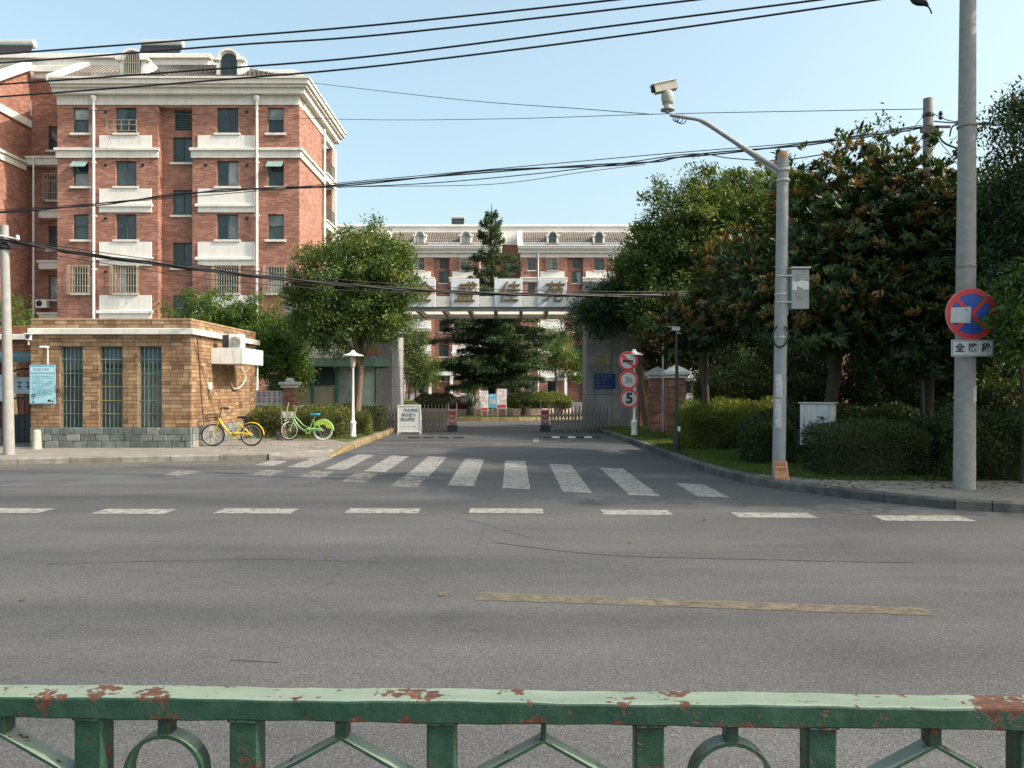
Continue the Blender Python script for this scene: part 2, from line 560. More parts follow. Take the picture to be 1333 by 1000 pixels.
class MB:
    def __init__(s):
        s.v, s.f, s.m = [], [], []
        s.mi = 0

    def add(s, vs, fs):
        k = len(s.v)
        s.v += [tuple(p) for p in vs]
        s.f += [tuple(i + k for i in f) for f in fs]
        s.m += [s.mi] * len(fs)
        return s

    def box(s, x0, x1, y0, y1, z0, z1):
        return s.add([(x0, y0, z0), (x1, y0, z0), (x1, y1, z0), (x0, y1, z0), (x0, y0, z1), (x1, y0, z1), (x1, y1, z1), (x0, y1, z1)],
                     [(0, 3, 2, 1), (4, 5, 6, 7), (0, 1, 5, 4), (1, 2, 6, 5), (2, 3, 7, 6), (3, 0, 4, 7)])

    def bbox(s, x0, x1, y0, y1, z0, z1, b=0.01):
        """box with chamfered vertical and top edges"""
        def ring(i, z):
            return [(x0 + i, y0 + b, z), (x0 + b, y0 + i, z), (x1 - b, y0 + i, z), (x1 - i, y0 + b, z),
                    (x1 - i, y1 - b, z), (x1 - b, y1 - i, z), (x0 + b, y1 - i, z), (x0 + i, y1 - b, z)]
        vs = ring(0, z0) + ring(0, z1 - b) + ring(b, z1)
        fs = [tuple(reversed(range(8))), tuple(range(16, 24))]
        for k in (0, 8):
            for i in range(8):
                j = (i + 1) % 8
                fs.append((k + i, k + j, k + j + 8, k + i + 8))
        return s.add(vs, fs)

    def prism(s, poly, z0, z1):
        n = len(poly)
        return s.add([(x, y, z0) for x, y in poly] + [(x, y, z1) for x, y in poly],
                     [tuple(reversed(range(n))), tuple(range(n, 2 * n))] + [(i, (i + 1) % n, n + (i + 1) % n, n + i) for i in range(n)])

    def prism_y(s, poly, y0, y1):
        """outline in x,z (counter-clockwise seen from -y) pushed along y"""
        n = len(poly)
        return s.add([(x, y0, z) for x, z in poly] + [(x, y1, z) for x, z in poly],
                     [tuple(range(n)), tuple(reversed(range(n, 2 * n)))] + [((i + 1) % n, i, n + i, n + (i + 1) % n) for i in range(n)])

    def tube(s, pts, r, n=8, cap=True):
        pts = [Vector(p) for p in pts]
        rs = r if isinstance(r, (list, tuple)) else [r] * len(pts)
        base = len(s.v)
        up = None
        vs, fs = [], []
        for i, p in enumerate(pts):
            d = (pts[min(i + 1, len(pts) - 1)] - pts[max(i - 1, 0)])
            d = d.normalized() if d.length > 1e-9 else Vector((0, 0, 1))
            if up is None:
                up = Vector((1, 0, 0)) if abs(d.x) < 0.8 else Vector((0, 1, 0))
            a = (up - d * up.dot(d)).normalized()
            up = a
            b = d.cross(a)
            for k in range(n):
                t = 2 * math.pi * k / n
                vs.append(p + (a * math.cos(t) + b * math.sin(t)) * rs[i])
        for i in range(len(pts) - 1):
            for k in range(n):
                q = (k + 1) % n
                fs.append((i * n + k, i * n + q, (i + 1) * n + q, (i + 1) * n + k))
        if cap:
            fs.append(tuple(reversed(range(n))))
            fs.append(tuple(range((len(pts) - 1) * n, len(pts) * n)))
        return s.add(vs, fs)

    def lathe(s, prof, c, n=20):
        """profile of (radius, z) round a vertical axis at c"""
        vs, fs = [], []
        for r, z in prof:
            for k in range(n):
                t = 2 * math.pi * k / n
                vs.append((c[0] + r * math.cos(t), c[1] + r * math.sin(t), c[2] + z))
        for i in range(len(prof) - 1):
            for k in range(n):
                q = (k + 1) % n
                fs.append((i * n + k, i * n + q, (i + 1) * n + q, (i + 1) * n + k))
        fs.append(tuple(reversed(range(n))))
        fs.append(tuple(range((len(prof) - 1) * n, len(prof) * n)))
        return s.add(vs, fs)

    def disc_y(s, c, r, y0, y1, n=36, r_in=0.0):
        """disc or ring facing -y"""
        if r_in <= 0:
            return s.prism_y([(c[0] + r * math.cos(2 * math.pi * k / n), c[1] + r * math.sin(2 * math.pi * k / n)) for k in range(n)], y0, y1)
        vs, fs = [], []
        for k in range(n):
            t = 2 * math.pi * k / n
            for rr, y in ((r, y0), (r, y1), (r_in, y1), (r_in, y0)):
                vs.append((c[0] + rr * math.cos(t), y, c[1] + rr * math.sin(t)))
        for k in range(n):
            q = (k + 1) % n
            for e in range(4):
                g = (e + 1) % 4
                fs.append((4 * k + e, 4 * k + g, 4 * q + g, 4 * q + e))
        return s.add(vs, fs)

    def mesh(s, name, mats, shift=None, smooth=False):
        me = bpy.data.meshes.new(name)
        sh = shift or Vector((0, 0, 0))
        me.from_pydata([(a - sh.x, b - sh.y, c - sh.z) for a, b, c in s.v], [], s.f)
        for m in (mats if isinstance(mats, (list, tuple)) else [mats]):
            me.materials.append(MATS[m] if isinstance(m, str) else m)
        if any(s.m):
            me.polygons.foreach_set('material_index', s.m)
        if smooth:
            me.polygons.foreach_set('use_smooth', [True] * len(me.polygons))
            me.update()
            try:
                me.set_sharp_from_angle(angle=R(40))
            except Exception:
                pass
        me.update()
        return me

    def build(s, name, mats, parent=None, smooth=False):
        return link(name, s.mesh(name, mats, ORG[parent] if parent is not None else None, smooth), parent)


def smooth_path(pts, k=8):
    P = [Vector(p) for p in pts]
    P = [P[0] * 2 - P[1]] + P + [P[-1] * 2 - P[-2]]
    out = []
    for i in range(1, len(P) - 2):
        for j in range(k):
            t = j / k
            a, b, c, d = P[i - 1], P[i], P[i + 1], P[i + 2]
            out.append(0.5 * (2 * b + (c - a) * t + (2 * a - 5 * b + 4 * c - d) * t * t + (3 * b - a - 3 * c + d) * t ** 3))
    out.append(P[-2])
    return out


def text_mesh(txt, size, depth=0.003, bold=0.0, shear=0.0, spacing=1.0):
    cu = bpy.data.curves.new('lettering', 'FONT')
    cu.body = txt
    cu.size = size
    cu.extrude = depth
    cu.offset = bold
    cu.shear = shear
    cu.align_x = 'CENTER'
    cu.align_y = 'CENTER'
    cu.space_character = spacing
    cu.resolution_u = 3
    o = bpy.data.objects.new('lettering', cu)
    COL.objects.link(o)
    dg = bpy.context.evaluated_depsgraph_get()
    dg.update()
    me = bpy.data.meshes.new_from_object(o.evaluated_get(dg))
    bpy.data.objects.remove(o)
    bpy.data.curves.remove(cu)
    return me


def lettering(txt, size, pos, mat, parent, depth=0.003, bold=0.0, shear=0.0, name='lettering', rot=0.0):
    """upright letters facing -y, pos in world"""
    me = text_mesh(txt, size, depth, bold, shear)
    me.materials.clear()
    me.materials.append(MATS[mat] if isinstance(mat, str) else mat)
    o = link(name, me, parent)
    o.location = Vector(pos) - ORG[parent]
    o.rotation_euler = (R(90), 0, rot)
    return o


def print_rows(rows, x0, x1, z_top, dz, y, h, mat, parent, seed=1, fill=0.8, name='print'):
    """rows of small print too small to read: short strokes"""
    rnd = random.Random(seed)
    mb = MB()
    for r in range(rows):
        z = z_top - r * dz
        x = x0
        end = x0 + (x1 - x0) * (1 if rnd.random() < 0.7 else rnd.uniform(0.4, 0.9))
        while x < end - h:
            w = h * rnd.uniform(0.5, 0.95)
            if rnd.random() < fill:
                mb.box(x, x + w, y - 0.002, y, z - h * 0.2, z)
                mb.box(x + w * 0.3, x + w * 0.5, y - 0.002, y, z - h, z - h * 0.25)
                mb.box(x, x + w, y - 0.002, y, z - h * 0.75, z - h * 0.55)
            x += h * 1.15
    return mb.build(name, mat, parent)


def wall_grid(mb, x0, x1, z0, z1, y0, y1, holes):
    """wall slab in x,z with rectangular openings"""
    xs = sorted({x0, x1, *[min(max(v, x0), x1) for h in holes for v in h[:2]]})
    zs = sorted({z0, z1, *[min(max(v, z0), z1) for h in holes for v in h[2:]]})
    nx, nz = len(xs), len(zs)
    solid = [[not any(h[0] < (xs[i] + xs[i + 1]) / 2 < h[1] and h[2] < (zs[k] + zs[k + 1]) / 2 < h[3] for h in holes) for k in range(nz - 1)] for i in range(nx - 1)]
    vs = [(x, y, z) for y in (y0, y1) for x in xs for z in zs]
    I = lambda s, i, k: s * nx * nz + i * nz + k
    fs = []
    ok = lambda i, k: 0 <= i < nx - 1 and 0 <= k < nz - 1 and solid[i][k]
    for i in range(nx - 1):
        for k in range(nz - 1):
            if not solid[i][k]:
                continue
            fs.append((I(0, i, k), I(0, i + 1, k), I(0, i + 1, k + 1), I(0, i, k + 1)))
            fs.append((I(1, i, k), I(1, i, k + 1), I(1, i + 1, k + 1), I(1, i + 1, k)))
            if not ok(i - 1, k):
                fs.append((I(0, i, k), I(0, i, k + 1), I(1, i, k + 1), I(1, i, k)))
            if not ok(i + 1, k):
                fs.append((I(0, i + 1, k), I(1, i + 1, k), I(1, i + 1, k + 1), I(0, i + 1, k + 1)))
            if not ok(i, k - 1):
                fs.append((I(0, i, k), I(1, i, k), I(1, i + 1, k), I(0, i + 1, k)))
            if not ok(i, k + 1):
                fs.append((I(0, i, k + 1), I(0, i + 1, k + 1), I(1, i + 1, k + 1), I(1, i, k + 1)))
    mb.add(vs, fs)


# ------------------------------------------------------------------ foliage
def leaf_mesh(name, P, D, N, L, Wd, mat, fold=0.25, tint=None):
    """one folded diamond per leaf: P base points, D pointing direction, N leaf normal (all n x 3)"""
    D = D / (np.linalg.norm(D, axis=1, keepdims=True) + 1e-9)
    S = np.cross(D, N)
    S /= (np.linalg.norm(S, axis=1, keepdims=True) + 1e-9)
    U = np.cross(S, D)
    n = len(P)
    L = np.broadcast_to(np.asarray(L, float).reshape(-1, 1), (n, 1))
    Wd = np.broadcast_to(np.asarray(Wd, float).reshape(-1, 1), (n, 1))
    mid = P + D * L * 0.48
    V = np.empty((n, 4, 3))
    V[:, 0] = P
    V[:, 1] = mid + S * Wd * 0.5 + U * Wd * fold
    V[:, 2] = P + D * L
    V[:, 3] = mid - S * Wd * 0.5 + U * Wd * fold
    idx = np.arange(n)[:, None] * 4
    T = np.concatenate([idx + np.array([[0, 1, 2]]), idx + np.array([[0, 2, 3]])], axis=1).reshape(-1)
    me = bpy.data.meshes.new(name)
    me.vertices.add(n * 4)
    me.vertices.foreach_set('co', V.reshape(-1).astype(np.float32))
    me.loops.add(n * 6)
    me.loops.foreach_set('vertex_index', T.astype(np.int32))
    me.polygons.add(n * 2)
    me.polygons.foreach_set('loop_start', np.arange(0, n * 6, 3, dtype=np.int32))
    me.update(calc_edges=True)
    if tint is not None:
        a = me.attributes.new('tint', 'FLOAT', 'POINT')
        a.data.foreach_set('value', np.repeat(tint, 4).astype(np.float32))
    me.materials.append(MATS[mat])
    return me


def rand_unit(g, n):
    v = g.normal(size=(n, 3))
    return v / np.linalg.norm(v, axis=1, keepdims=True)


def crown_points(g, lobes, n_clump, shell=0.55):
    """clump centres spread through the lobes, denser to the outside; also returns the outward direction"""
    vol = np.array([l[1][0] * l[1][1] * l[1][2] for l in lobes]) ** 0.75
    pick = g.choice(len(lobes), n_clump, p=vol / vol.sum())
    C = np.array([l[0] for l in lobes])[pick]
    Rr = np.array([l[1] for l in lobes])[pick]
    u = rand_unit(g, n_clump)
    r = shell + (1 - shell) * g.random(n_clump) ** 0.8
    inner = g.random(n_clump) < 0.22
    r[inner] = g.random(inner.sum()) * shell
    # uneven outline
    wob = 1 + 0.20 * np.sin(u[:, 0] * 7 + C[:, 0]) * np.sin(u[:, 2] * 6 + 1.3 * C[:, 1]) + g.normal(0, 0.085, n_clump)
    return C + u * Rr * (r * wob)[:, None], u


def tree(name, base, lobes, label, cat='tree', group=None, leaf='camphor_leaf', seed=1, clumps=260, per=70, L=0.085, Wd=0.036,
         spread=0.30, trunk_r=0.12, fork=None, bark=None, limbs=14, droop=0.25, tint_share=None, whorl=False):
    g = np.random.default_rng(seed)
    t = thing(name, base, label, cat, group)
    b = np.array(base, float)
    cl, out = crown_points(g, lobes, clumps)
    fk = np.array(fork if fork is not None else (np.array(lobes[0][0]) - np.array([0, 0, lobes[0][1][2] * 0.75])))
    mb = MB()
    mid = (b + fk) / 2 + np.array([g.normal(0, 0.05), g.normal(0, 0.05), 0])
    mb.tube(smooth_path([b - np.array([0, 0, 0.1]), b + np.array([0, 0, 0.12]), mid, fk], 4),
            [trunk_r * 1.5] * 2 + [trunk_r * 1.25] * 2 + list(np.linspace(trunk_r * 1.2, trunk_r * 0.85, 9)), 9)
    for k in range(limbs):
        e = cl[g.integers(len(cl))]
        a = fk + (b - fk) * g.random() * 0.06
        m1 = a + (e - a) * 0.45 + np.array([0, 0, 0.12 * np.linalg.norm(e - a)]) * g.uniform(-0.3, 1)
        mb.tube(smooth_path([a, m1, e], 4), list(np.linspace(trunk_r * 0.55, trunk_r * 0.10, 9)), 6)
        for q in range(3):
            e2 = cl[g.integers(len(cl))]
            if np.linalg.norm(e2 - m1) < 1.6:
                mb.tube(smooth_path([m1, (m1 + e2) / 2 + g.normal(0, 0.08, 3), e2], 3), list(np.linspace(trunk_r * 0.28, trunk_r * 0.07, 7)), 5)
    mb.build('trunk', bark or BARK, t, True)
    n = clumps * per
    ci = np.repeat(np.arange(clumps), per)
    size = spread * g.uniform(0.6, 1.3, clumps)
    off = g.normal(size=(n, 3)) * size[ci][:, None] * np.array([0.62, 0.62, 0.46])
    P = cl[ci] + off
    if whorl:
        axis = out[ci] * 0.7 + np.array([0, 0, 0.75])
        ru = rand_unit(g, n)
        ru = ru - axis * (ru * axis).sum(1, keepdims=True) / (axis * axis).sum(1, keepdims=True)
        ru /= np.linalg.norm(ru, axis=1, keepdims=True)
        D = ru * g.uniform(0.5, 1.25, n)[:, None] + axis * g.uniform(0.2, 1.0, n)[:, None]
        N = axis - 0.4 * ru
    else:
        D = rand_unit(g, n) + 0.5 * out[ci] + np.array([0, 0, -droop])
        N = rand_unit(g, n) + 0.6 * out[ci] + np.array([0, 0, 0.9])
    tint = None
    if tint_share:
        tc = (g.random(clumps) < tint_share) * g.uniform(0.5, 1.0, clumps) * (out[:, 2] > -0.5)
        tint = np.clip(tc[ci] * g.uniform(0.3, 1.1, n), 0, 1)
    me = leaf_mesh('crown', P - b, D, N, L * g.uniform(0.6, 1.25, n), Wd * g.uniform(0.7, 1.2, n), leaf, tint=tint)
    link('crown', me, t)
    return t


def hedge(name, x0, x1, y0, y1, z0, z1, label, leaf, seed, dens=1500, L=0.05, Wd=0.024, rough=0.07, round_=0.12, group=None, cat='hedge'):
    g = np.random.default_rng(seed)
    t = thing(name, ((x0 + x1) / 2, (y0 + y1) / 2, z0), label, cat, group)
    o = np.array(ORG[t])
    dx, dy, dz = x1 - x0, y1 - y0, z1 - z0
    area = dx * dy + 2 * dx * dz + 2 * dy * dz
    n = int(area * dens)
    p = np.array([dx * dy, dx * dz, dx * dz, dy * dz, dy * dz])
    f = g.choice(5, n, p=p / p.sum())
    u = g.random((n, 3))
    nor = np.zeros((n, 3))
    for k, (ax, val, sg) in enumerate([(2, 1, 1), (1, 0, -1), (1, 1, 1), (0, 0, -1), (0, 1, 1)]):
        m = f == k
        u[m, ax] = val
        nor[m, ax] = sg
    c = np.array([x0, y0, z0]) + u * np.array([dx, dy, dz])
    # rounded shoulders and lumps
    q = (u - np.array([0.5, 0.5, 0.5])) * 2
    edge = np.clip(np.abs(q[:, 0]) - 0.7, 0, 1) * np.clip(q[:, 2], 0, 1) + np.clip(np.abs(q[:, 1]) - 0.5, 0, 1) * np.clip(q[:, 2], 0, 1)
    c[:, 2] -= edge * round_ * 2
    lump = np.sin(c[:, 0] * 5.1 + seed) * np.sin(c[:, 1] * 4.3) * np.sin(c[:, 2] * 6 + seed) * rough
    depth = g.exponential(0.07, n)
    P = c + nor * (lump - depth + g.normal(0, 0.02, n))[:, None] + g.normal(0, 0.03, (n, 3))
    P[:, 2] = np.maximum(P[:, 2], z0 + 0.02)
    D = rand_unit(g, n) + nor * 0.8 + np.array([0, 0, 0.35])
    N = rand_unit(g, n) + nor * 0.6 + np.array([0, 0, 0.5])
    link('foliage', leaf_mesh('foliage', P - o, D, N, L * g.uniform(0.6, 1.4, n), Wd * g.uniform(0.7, 1.3, n), leaf), t)
    mb = MB()
    for k in range(int(dx * 9) + 4):
        x, y = g.uniform(x0 + 0.1, x1 - 0.1), g.uniform(y0 + 0.1, y1 - 0.1)
        mb.tube([(x, y, z0 - 0.05), (x + g.normal(0, 0.06), y + g.normal(0, 0.06), z0 + dz * 0.5), (x + g.normal(0, 0.15), y + g.normal(0, 0.1), z1 - 0.12)], [0.018, 0.012, 0.005], 5)
    mb.bbox(x0 + 0.22, x1 - 0.22, y0 + 0.22, y1 - 0.22, z0, z1 - 0.28, 0.1)  # added hidden core box that blocks light inside the foliage
    mb.build('stems_and_light_block', BARK_DK, t)
    return t


def grass(name, polys, dens, h, label, seed, z=0.125):
    """polys: list of (x0,x1,y0,y1) or a function test; blades as folded slivers"""
    g = np.random.default_rng(seed)
    Ps = []
    for (x0, x1, y0, y1, test) in polys:
        n = int((x1 - x0) * (y1 - y0) * dens)
        q = np.column_stack([g.uniform(x0, x1, n), g.uniform(y0, y1, n)])
        if test is not None:
            q = q[test(q)]
        Ps.append(q)
    q = np.concatenate(Ps)
    n = len(q)
    P = np.column_stack([q, np.full(n, z)])
    D = np.column_stack([g.normal(0, 0.45, n), g.normal(0, 0.45, n), np.ones(n)])
    pat = 0.75 + 0.35 * np.sin(q[:, 0] * 2.1 + seed) * np.sin(q[:, 1] * 1.7)
    me = leaf_mesh(name, P, D, rand_unit(g, n), h * pat * g.uniform(0.5, 1.4, n), 0.014, 'grass_blade', 0.1)
    o = link(name, me)
    return tag(o, label, 'grass', kind='stuff')

# ================================================================== THE SETTING
def sheet(name, poly, z, mat, kind='structure', parent=None):
    mb = MB()
    mb.add([(x, y, z) for x, y in poly], [tuple(range(len(poly)))])
    o = mb.build(name, mat, parent)
    if parent is None:
        tag(o, kind=kind)
    return o


sheet('ground', [(-2500, -2500), (2500, -2500), (2500, 2500), (-2500, 2500)], -0.06, EARTH)
road = sheet('road', [(-90, -14), (90, -14), (90, 95), (-90, 95)], 0.0, 'asphalt')
tag(road, 'grey worn asphalt road with faded white and yellow markings')


def mark(name, poly, mat='white_road_paint', z=0.004):
    return sheet(name, poly, z, mat, parent=road)


for x0, x1, y in ((-60, 62, 665), (128, 222, 666), (284, 384, 665.5), (452, 546, 665.3), (611, 707, 665.3), (784, 872, 667.3), (957, 1057, 671), (1143, 1258, 675)):
    Yc = 1664 / (y - 505)
    a, b_ = wx(x0, Yc), wx(x1, Yc)
    s = -0.035
    mark('lane_dash', [(a, Yc - 0.2 - s * (b_ - a) / 2), (b_, Yc - 0.2 + s * (b_ - a) / 2), (b_, Yc + 0.2 + s * (b_ - a) / 2), (a, Yc + 0.2 - s * (b_ - a) / 2)])
for i, (x, y0, y1) in enumerate([(-5.1, 16.5, 17.6), (-4.3, 16.1, 18.5), (-3.47, 15.7, 19.2), (-2.62, 15.3, 18.9), (-1.72, 14.5, 18.6), (-0.84, 13.1, 18.1), (0.07, 12.7, 17.6), (1.0, 12.3, 16.8), (1.97, 11.9, 16.0), (2.95, 11.75, 13.4)]):
    mark('crosswalk_stripe', [(x - .22, y0), (x + .22, y0 - .13), (x + .22, y1 - .2), (x - .22, y1)])
for x, y0, y1 in [(-4.6, 14.6, 15.6), (-3.6, 14.2, 15.4), (-2.7, 13.6, 15.0), (-1.75, 13.0, 14.4), (-6.2, 14.6, 15.5)]:
    mark('faded_stripe', [(x - .22, y0), (x + .22, y0 - .13), (x + .22, y1 - .2), (x - .22, y1)], 'faint_road_paint')
mark('centre_line', [(-0.29, 6.02), (2.98, 5.60), (2.98, 5.80), (-0.25, 6.24)], 'yellow_road_paint')
mark('stop_line', [(-3.9, 21.6), (0.35, 22.4), (0.35, 22.55), (-3.9, 21.75)], 'faint_road_paint')
mark('arrow_line', [(0.62, 23.4), (0.8, 23.4), (0.85, 25.2), (0.68, 25.2)])
mark('arrow_line', [(1.0, 31.2), (2.0, 31.2), (2.0, 31.6), (1.0, 31.6)])
mark('road_patch', [(-4.0, 19.3), (3.1, 18.6), (3.1, 21.3), (-4.0, 21.5)], M('patch_asphalt', (0.075, 0.078, 0.082), 0.9, 0.25, 1.2, bmp=0.2), z=0.003)

def seam(pts, w, seed):
    r_ = random.Random(seed)
    P = smooth_path([(wx(a, 1664 / (b - 505)), 1664 / (b - 505), 0) for a, b in pts], 10)
    up, lo = [], []
    for p in P:
        q = w * r_.uniform(0.5, 1.2)
        j = r_.uniform(-0.012, 0.012)
        up.append((p.x, p.y + q + j))
        lo.append((p.x, p.y - q + j))
    return mark('tar_seam', lo + up[::-1], M('road_tar', (0.055, 0.056, 0.058), 0.7, 0.25, 6), z=0.0035)


for pts, w, sd in (([(640, 706), (720, 716), (809, 724), (960, 728), (1190, 733)], 0.013, 1), ([(180, 604), (260, 612), (330, 619), (480, 617), (600, 618)], 0.014, 2),
                   ([(0, 652), (150, 646), (330, 640), (430, 628)], 0.008, 3), ([(560, 668), (620, 680), (690, 700)], 0.007, 4), ([(60, 735), (330, 728), (500, 733)], 0.006, 5), ([(300, 860), (330, 861), (362, 863)], 0.006, 6)):
    seam(pts, w, sd)

m_, nt_, n_, l_, b_ = new_mat('gutter_dust')
b_.inputs['Base Color'].default_value = (0.20, 0.185, 0.16, 1)
b_.inputs['Roughness'].default_value = 0.95
ar_ = ramp(n_, [(0.35, (0, 0, 0)), (0.75, (0.75,) * 3)])
l_.new(noise(n_, l_, 1.2, 8, coords(n_, l_, (0.5, 1.6, 1)), 0.7), ar_.inputs[0])
l_.new(ar_.outputs[0], b_.inputs['Alpha'])
MATS['gutter_dust'] = m_
mark('gutter_dust', [(-40, 12.2), (-24, 13.3), (-16, 14.4), (-10.4, 15.75), (-5.0, 16.7), (-4.2, 17.5), (-4.2, 18.15), (-5.45, 17.74), (-10.4, 16.64), (-16, 15.29), (-24, 14.29), (-40, 13.2)], 'gutter_dust', z=0.0025)
mark('gutter_dust', [(3.45, 22), (3.1, 22), (3.0, 25.6), (2.9, 28.7), (3.1, 28.7), (3.26, 25.6)], 'gutter_dust', z=0.0025)
mark('road_patch', [(-18, 12.6), (-9, 12.9), (-3.2, 13.4), (-3.4, 15.0), (-9, 14.9), (-18, 14.2)], MATS['patch_asphalt'], z=0.0018)

# speed bump blocks across the drive
for i in range(4):
    mb = MB()
    x = -3.3 + i * 0.47
    mb.bbox(x, x + 0.36, 25.35, 25.62, 0.004, 0.045, 0.02)
    mb.build('speed_bump', M('bump_rubber', (0.03, 0.03, 0.03), 0.7), road)
for i in range(7):
    mb = MB()
    x = 1.0 + i * 0.26
    mb.bbox(x, x + 0.25, 25.35, 25.62, 0.004, 0.045, 0.02)
    mb.build('speed_bump', MATS['bump_rubber'] if i % 2 == 0 else M('bump_white', (0.55, 0.55, 0.52), 0.7), road)

# ---- left pavement
LK = [(-60, 12.6), (-30, 13.6), (-16, 15.3), (-10.4, 16.65), (-5.45, 17.75)]
lp = LK + [(-4.15, 18.2), (-4.2, 27.5), (-4.35, 31.0), (-7.2, 33.5), (-7.2, 38), (-60, 38)]
mb = MB()
mb.prism([(x, y + 0.12) if i < 5 else (x, y) for i, (x, y) in enumerate(lp[:5])] + [(-5.2, 18.6), (-4.35, 19.3)] + [(x - 0.12, y) for x, y in lp[6:]], 0.0, 0.12)
mb.add([(-5.45, 17.87, 0.119), (-5.45, 17.75, 0.05), (-4.15, 18.2, 0.012), (-4.2, 19.3, 0.05), (-4.35, 19.3, 0.118), (-5.2, 18.6, 0.118)], [(0, 1, 2, 3, 4, 5)])
pav = mb.build('pavement', 'grey_paving')
tag(pav, 'grey block paved pavement beside the guardhouse', kind='structure')


def kerb_run(name, pts, step, top, mat, parent, depth=0.16, drop=None):
    d = 0
    pts = [Vector((*p, 0)) for p in pts]
    segs = [(pts[i], pts[i + 1], (pts[i + 1] - pts[i]).length) for i in range(len(pts) - 1)]
    tot = sum(s[2] for s in segs)

    def at(s):
        for a, b, L in segs:
            if s <= L or b is pts[-1]:
                return a + (b - a) * min(1, s / L)
            s -= L
    n = int(tot / step)
    for i in range(n):
        a, b = at(tot * i / n), at(tot * (i + 1) / n - 0.012)
        t = (b - a).normalized()
        nrm = Vector((-t.y, t.x, 0))
        mb = MB()
        h = top + random.uniform(-0.006, 0.006)
        h0 = h if drop is None else drop(i / n)
        h1 = h if drop is None else drop((i + 1) / n)
        off = nrm * random.uniform(-0.01, 0.006)
        q = [a + off, b + off, b + off + nrm * depth, a + off + nrm * depth]
        c = nrm * 0.025
        vs = [(p.x, p.y, -0.03) for p in q] + [(p.x, p.y, hh - 0.025 * (k < 2)) for k, (p, hh) in enumerate(zip(q, (h0, h1, h1, h0)))] + [((p + c).x, (p + c).y, hh) for p, hh in zip(q[:2], (h0, h1))]
        mb.add(vs, [(0, 1, 5, 4), (4, 5, 9, 8), (8, 9, 6, 7), (1, 2, 6, 9, 5), (0, 4, 8, 7, 3), (2, 3, 7, 6)])
        mb.build('kerb_stone', mat, parent)


kerb_run(None, [(-24, 14.3), (-16, 15.3), (-10.4, 16.65), (-5.45, 17.75)], 0.95, 0.135, 'kerb_concrete', pav)
kerb_run(None, [(-5.40, 17.76), (-4.15, 18.2)], 0.65, 0.05, 'kerb_concrete', pav, drop=lambda t: 0.13 - 0.105 * min(1, t * 2))
kerb_run(None, [(-4.15, 18.3), (-4.2, 27.5), (-4.3, 29.5)], 0.9, 0.13, 'painted_kerb', pav, drop=lambda t: min(0.135, 0.03 + t * 0.4))
lawnL = sheet('lawn', [(-7.9, 23.3), (-5.2, 22.9), (-4.45, 21.7), (-4.45, 29), (-7.9, 29)], 0.126, LAWN)

# ---- right verge and pavement
RK = [(3.35, 38), (3.0, 33), (3.12, 28.7), (3.28, 25.6), (3.47, 22.2), (3.53, 19.1), (3.58, 16.6), (3.76, 14.2), (4.2, 12.65), (4.7, 11.85), (5.16, 11.2), (5.83, 10.5), (6.6, 10.15), (9, 9.85), (16, 9.4), (60, 8.5)]
mb = MB()
mb.prism([(x + 0.1, y + 0.08) for x, y in RK] + [(60, 39)], 0.0, 0.12)
ver = mb.build('verge', LAWN)
tag(ver, 'grassy verge under the trees right of the driveway', kind='structure')
M_random('old_shaded_kerb', [(0.0, (0.085, 0.083, 0.08)), (0.5, (0.13, 0.125, 0.115)), (1.0, (0.18, 0.17, 0.15))], nz=6, nvar=0.45, bmp=0.9)  # aged concrete, base tones also darkened for the shade under the trees
kerb_run(None, RK[:12], 0.9, 0.135, 'old_shaded_kerb', ver)
kerb_run(None, [(6.6, 10.15), (9, 9.85), (16, 9.4)], 0.9, 0.135, 'old_shaded_kerb', ver)
kerb_run(None, [(5.83, 10.5), (6.6, 10.15)], 0.4, 0.05, 'old_shaded_kerb', ver, drop=lambda t: 0.135)
pr = sheet('pavement', [(3.92, 14.3), (4.35, 12.85), (4.85, 12.0), (5.3, 11.36), (5.92, 10.58), (6.62, 10.25), (9, 9.95), (16, 9.5), (60, 8.7), (60, 12.6), (9, 12.75), (7.2, 12.6), (5.3, 12.7), (4.6, 13.6)], 0.126, 'grey_paving')
tag(pr, 'shaded pavement at the road corner under the trees')

# ================================================================== APARTMENT BUILDINGS
WCACHE = {}


def cached(key, fn):
    if key not in WCACHE:
        WCACHE[key] = fn()
    return WCACHE[key]


rw = random.Random(5)


def place(name, me, pos, parent):
    o = link(name, me, parent)
    o.location = Vector(pos) - ORG[parent]
    ORG[o] = Vector(pos)
    return o


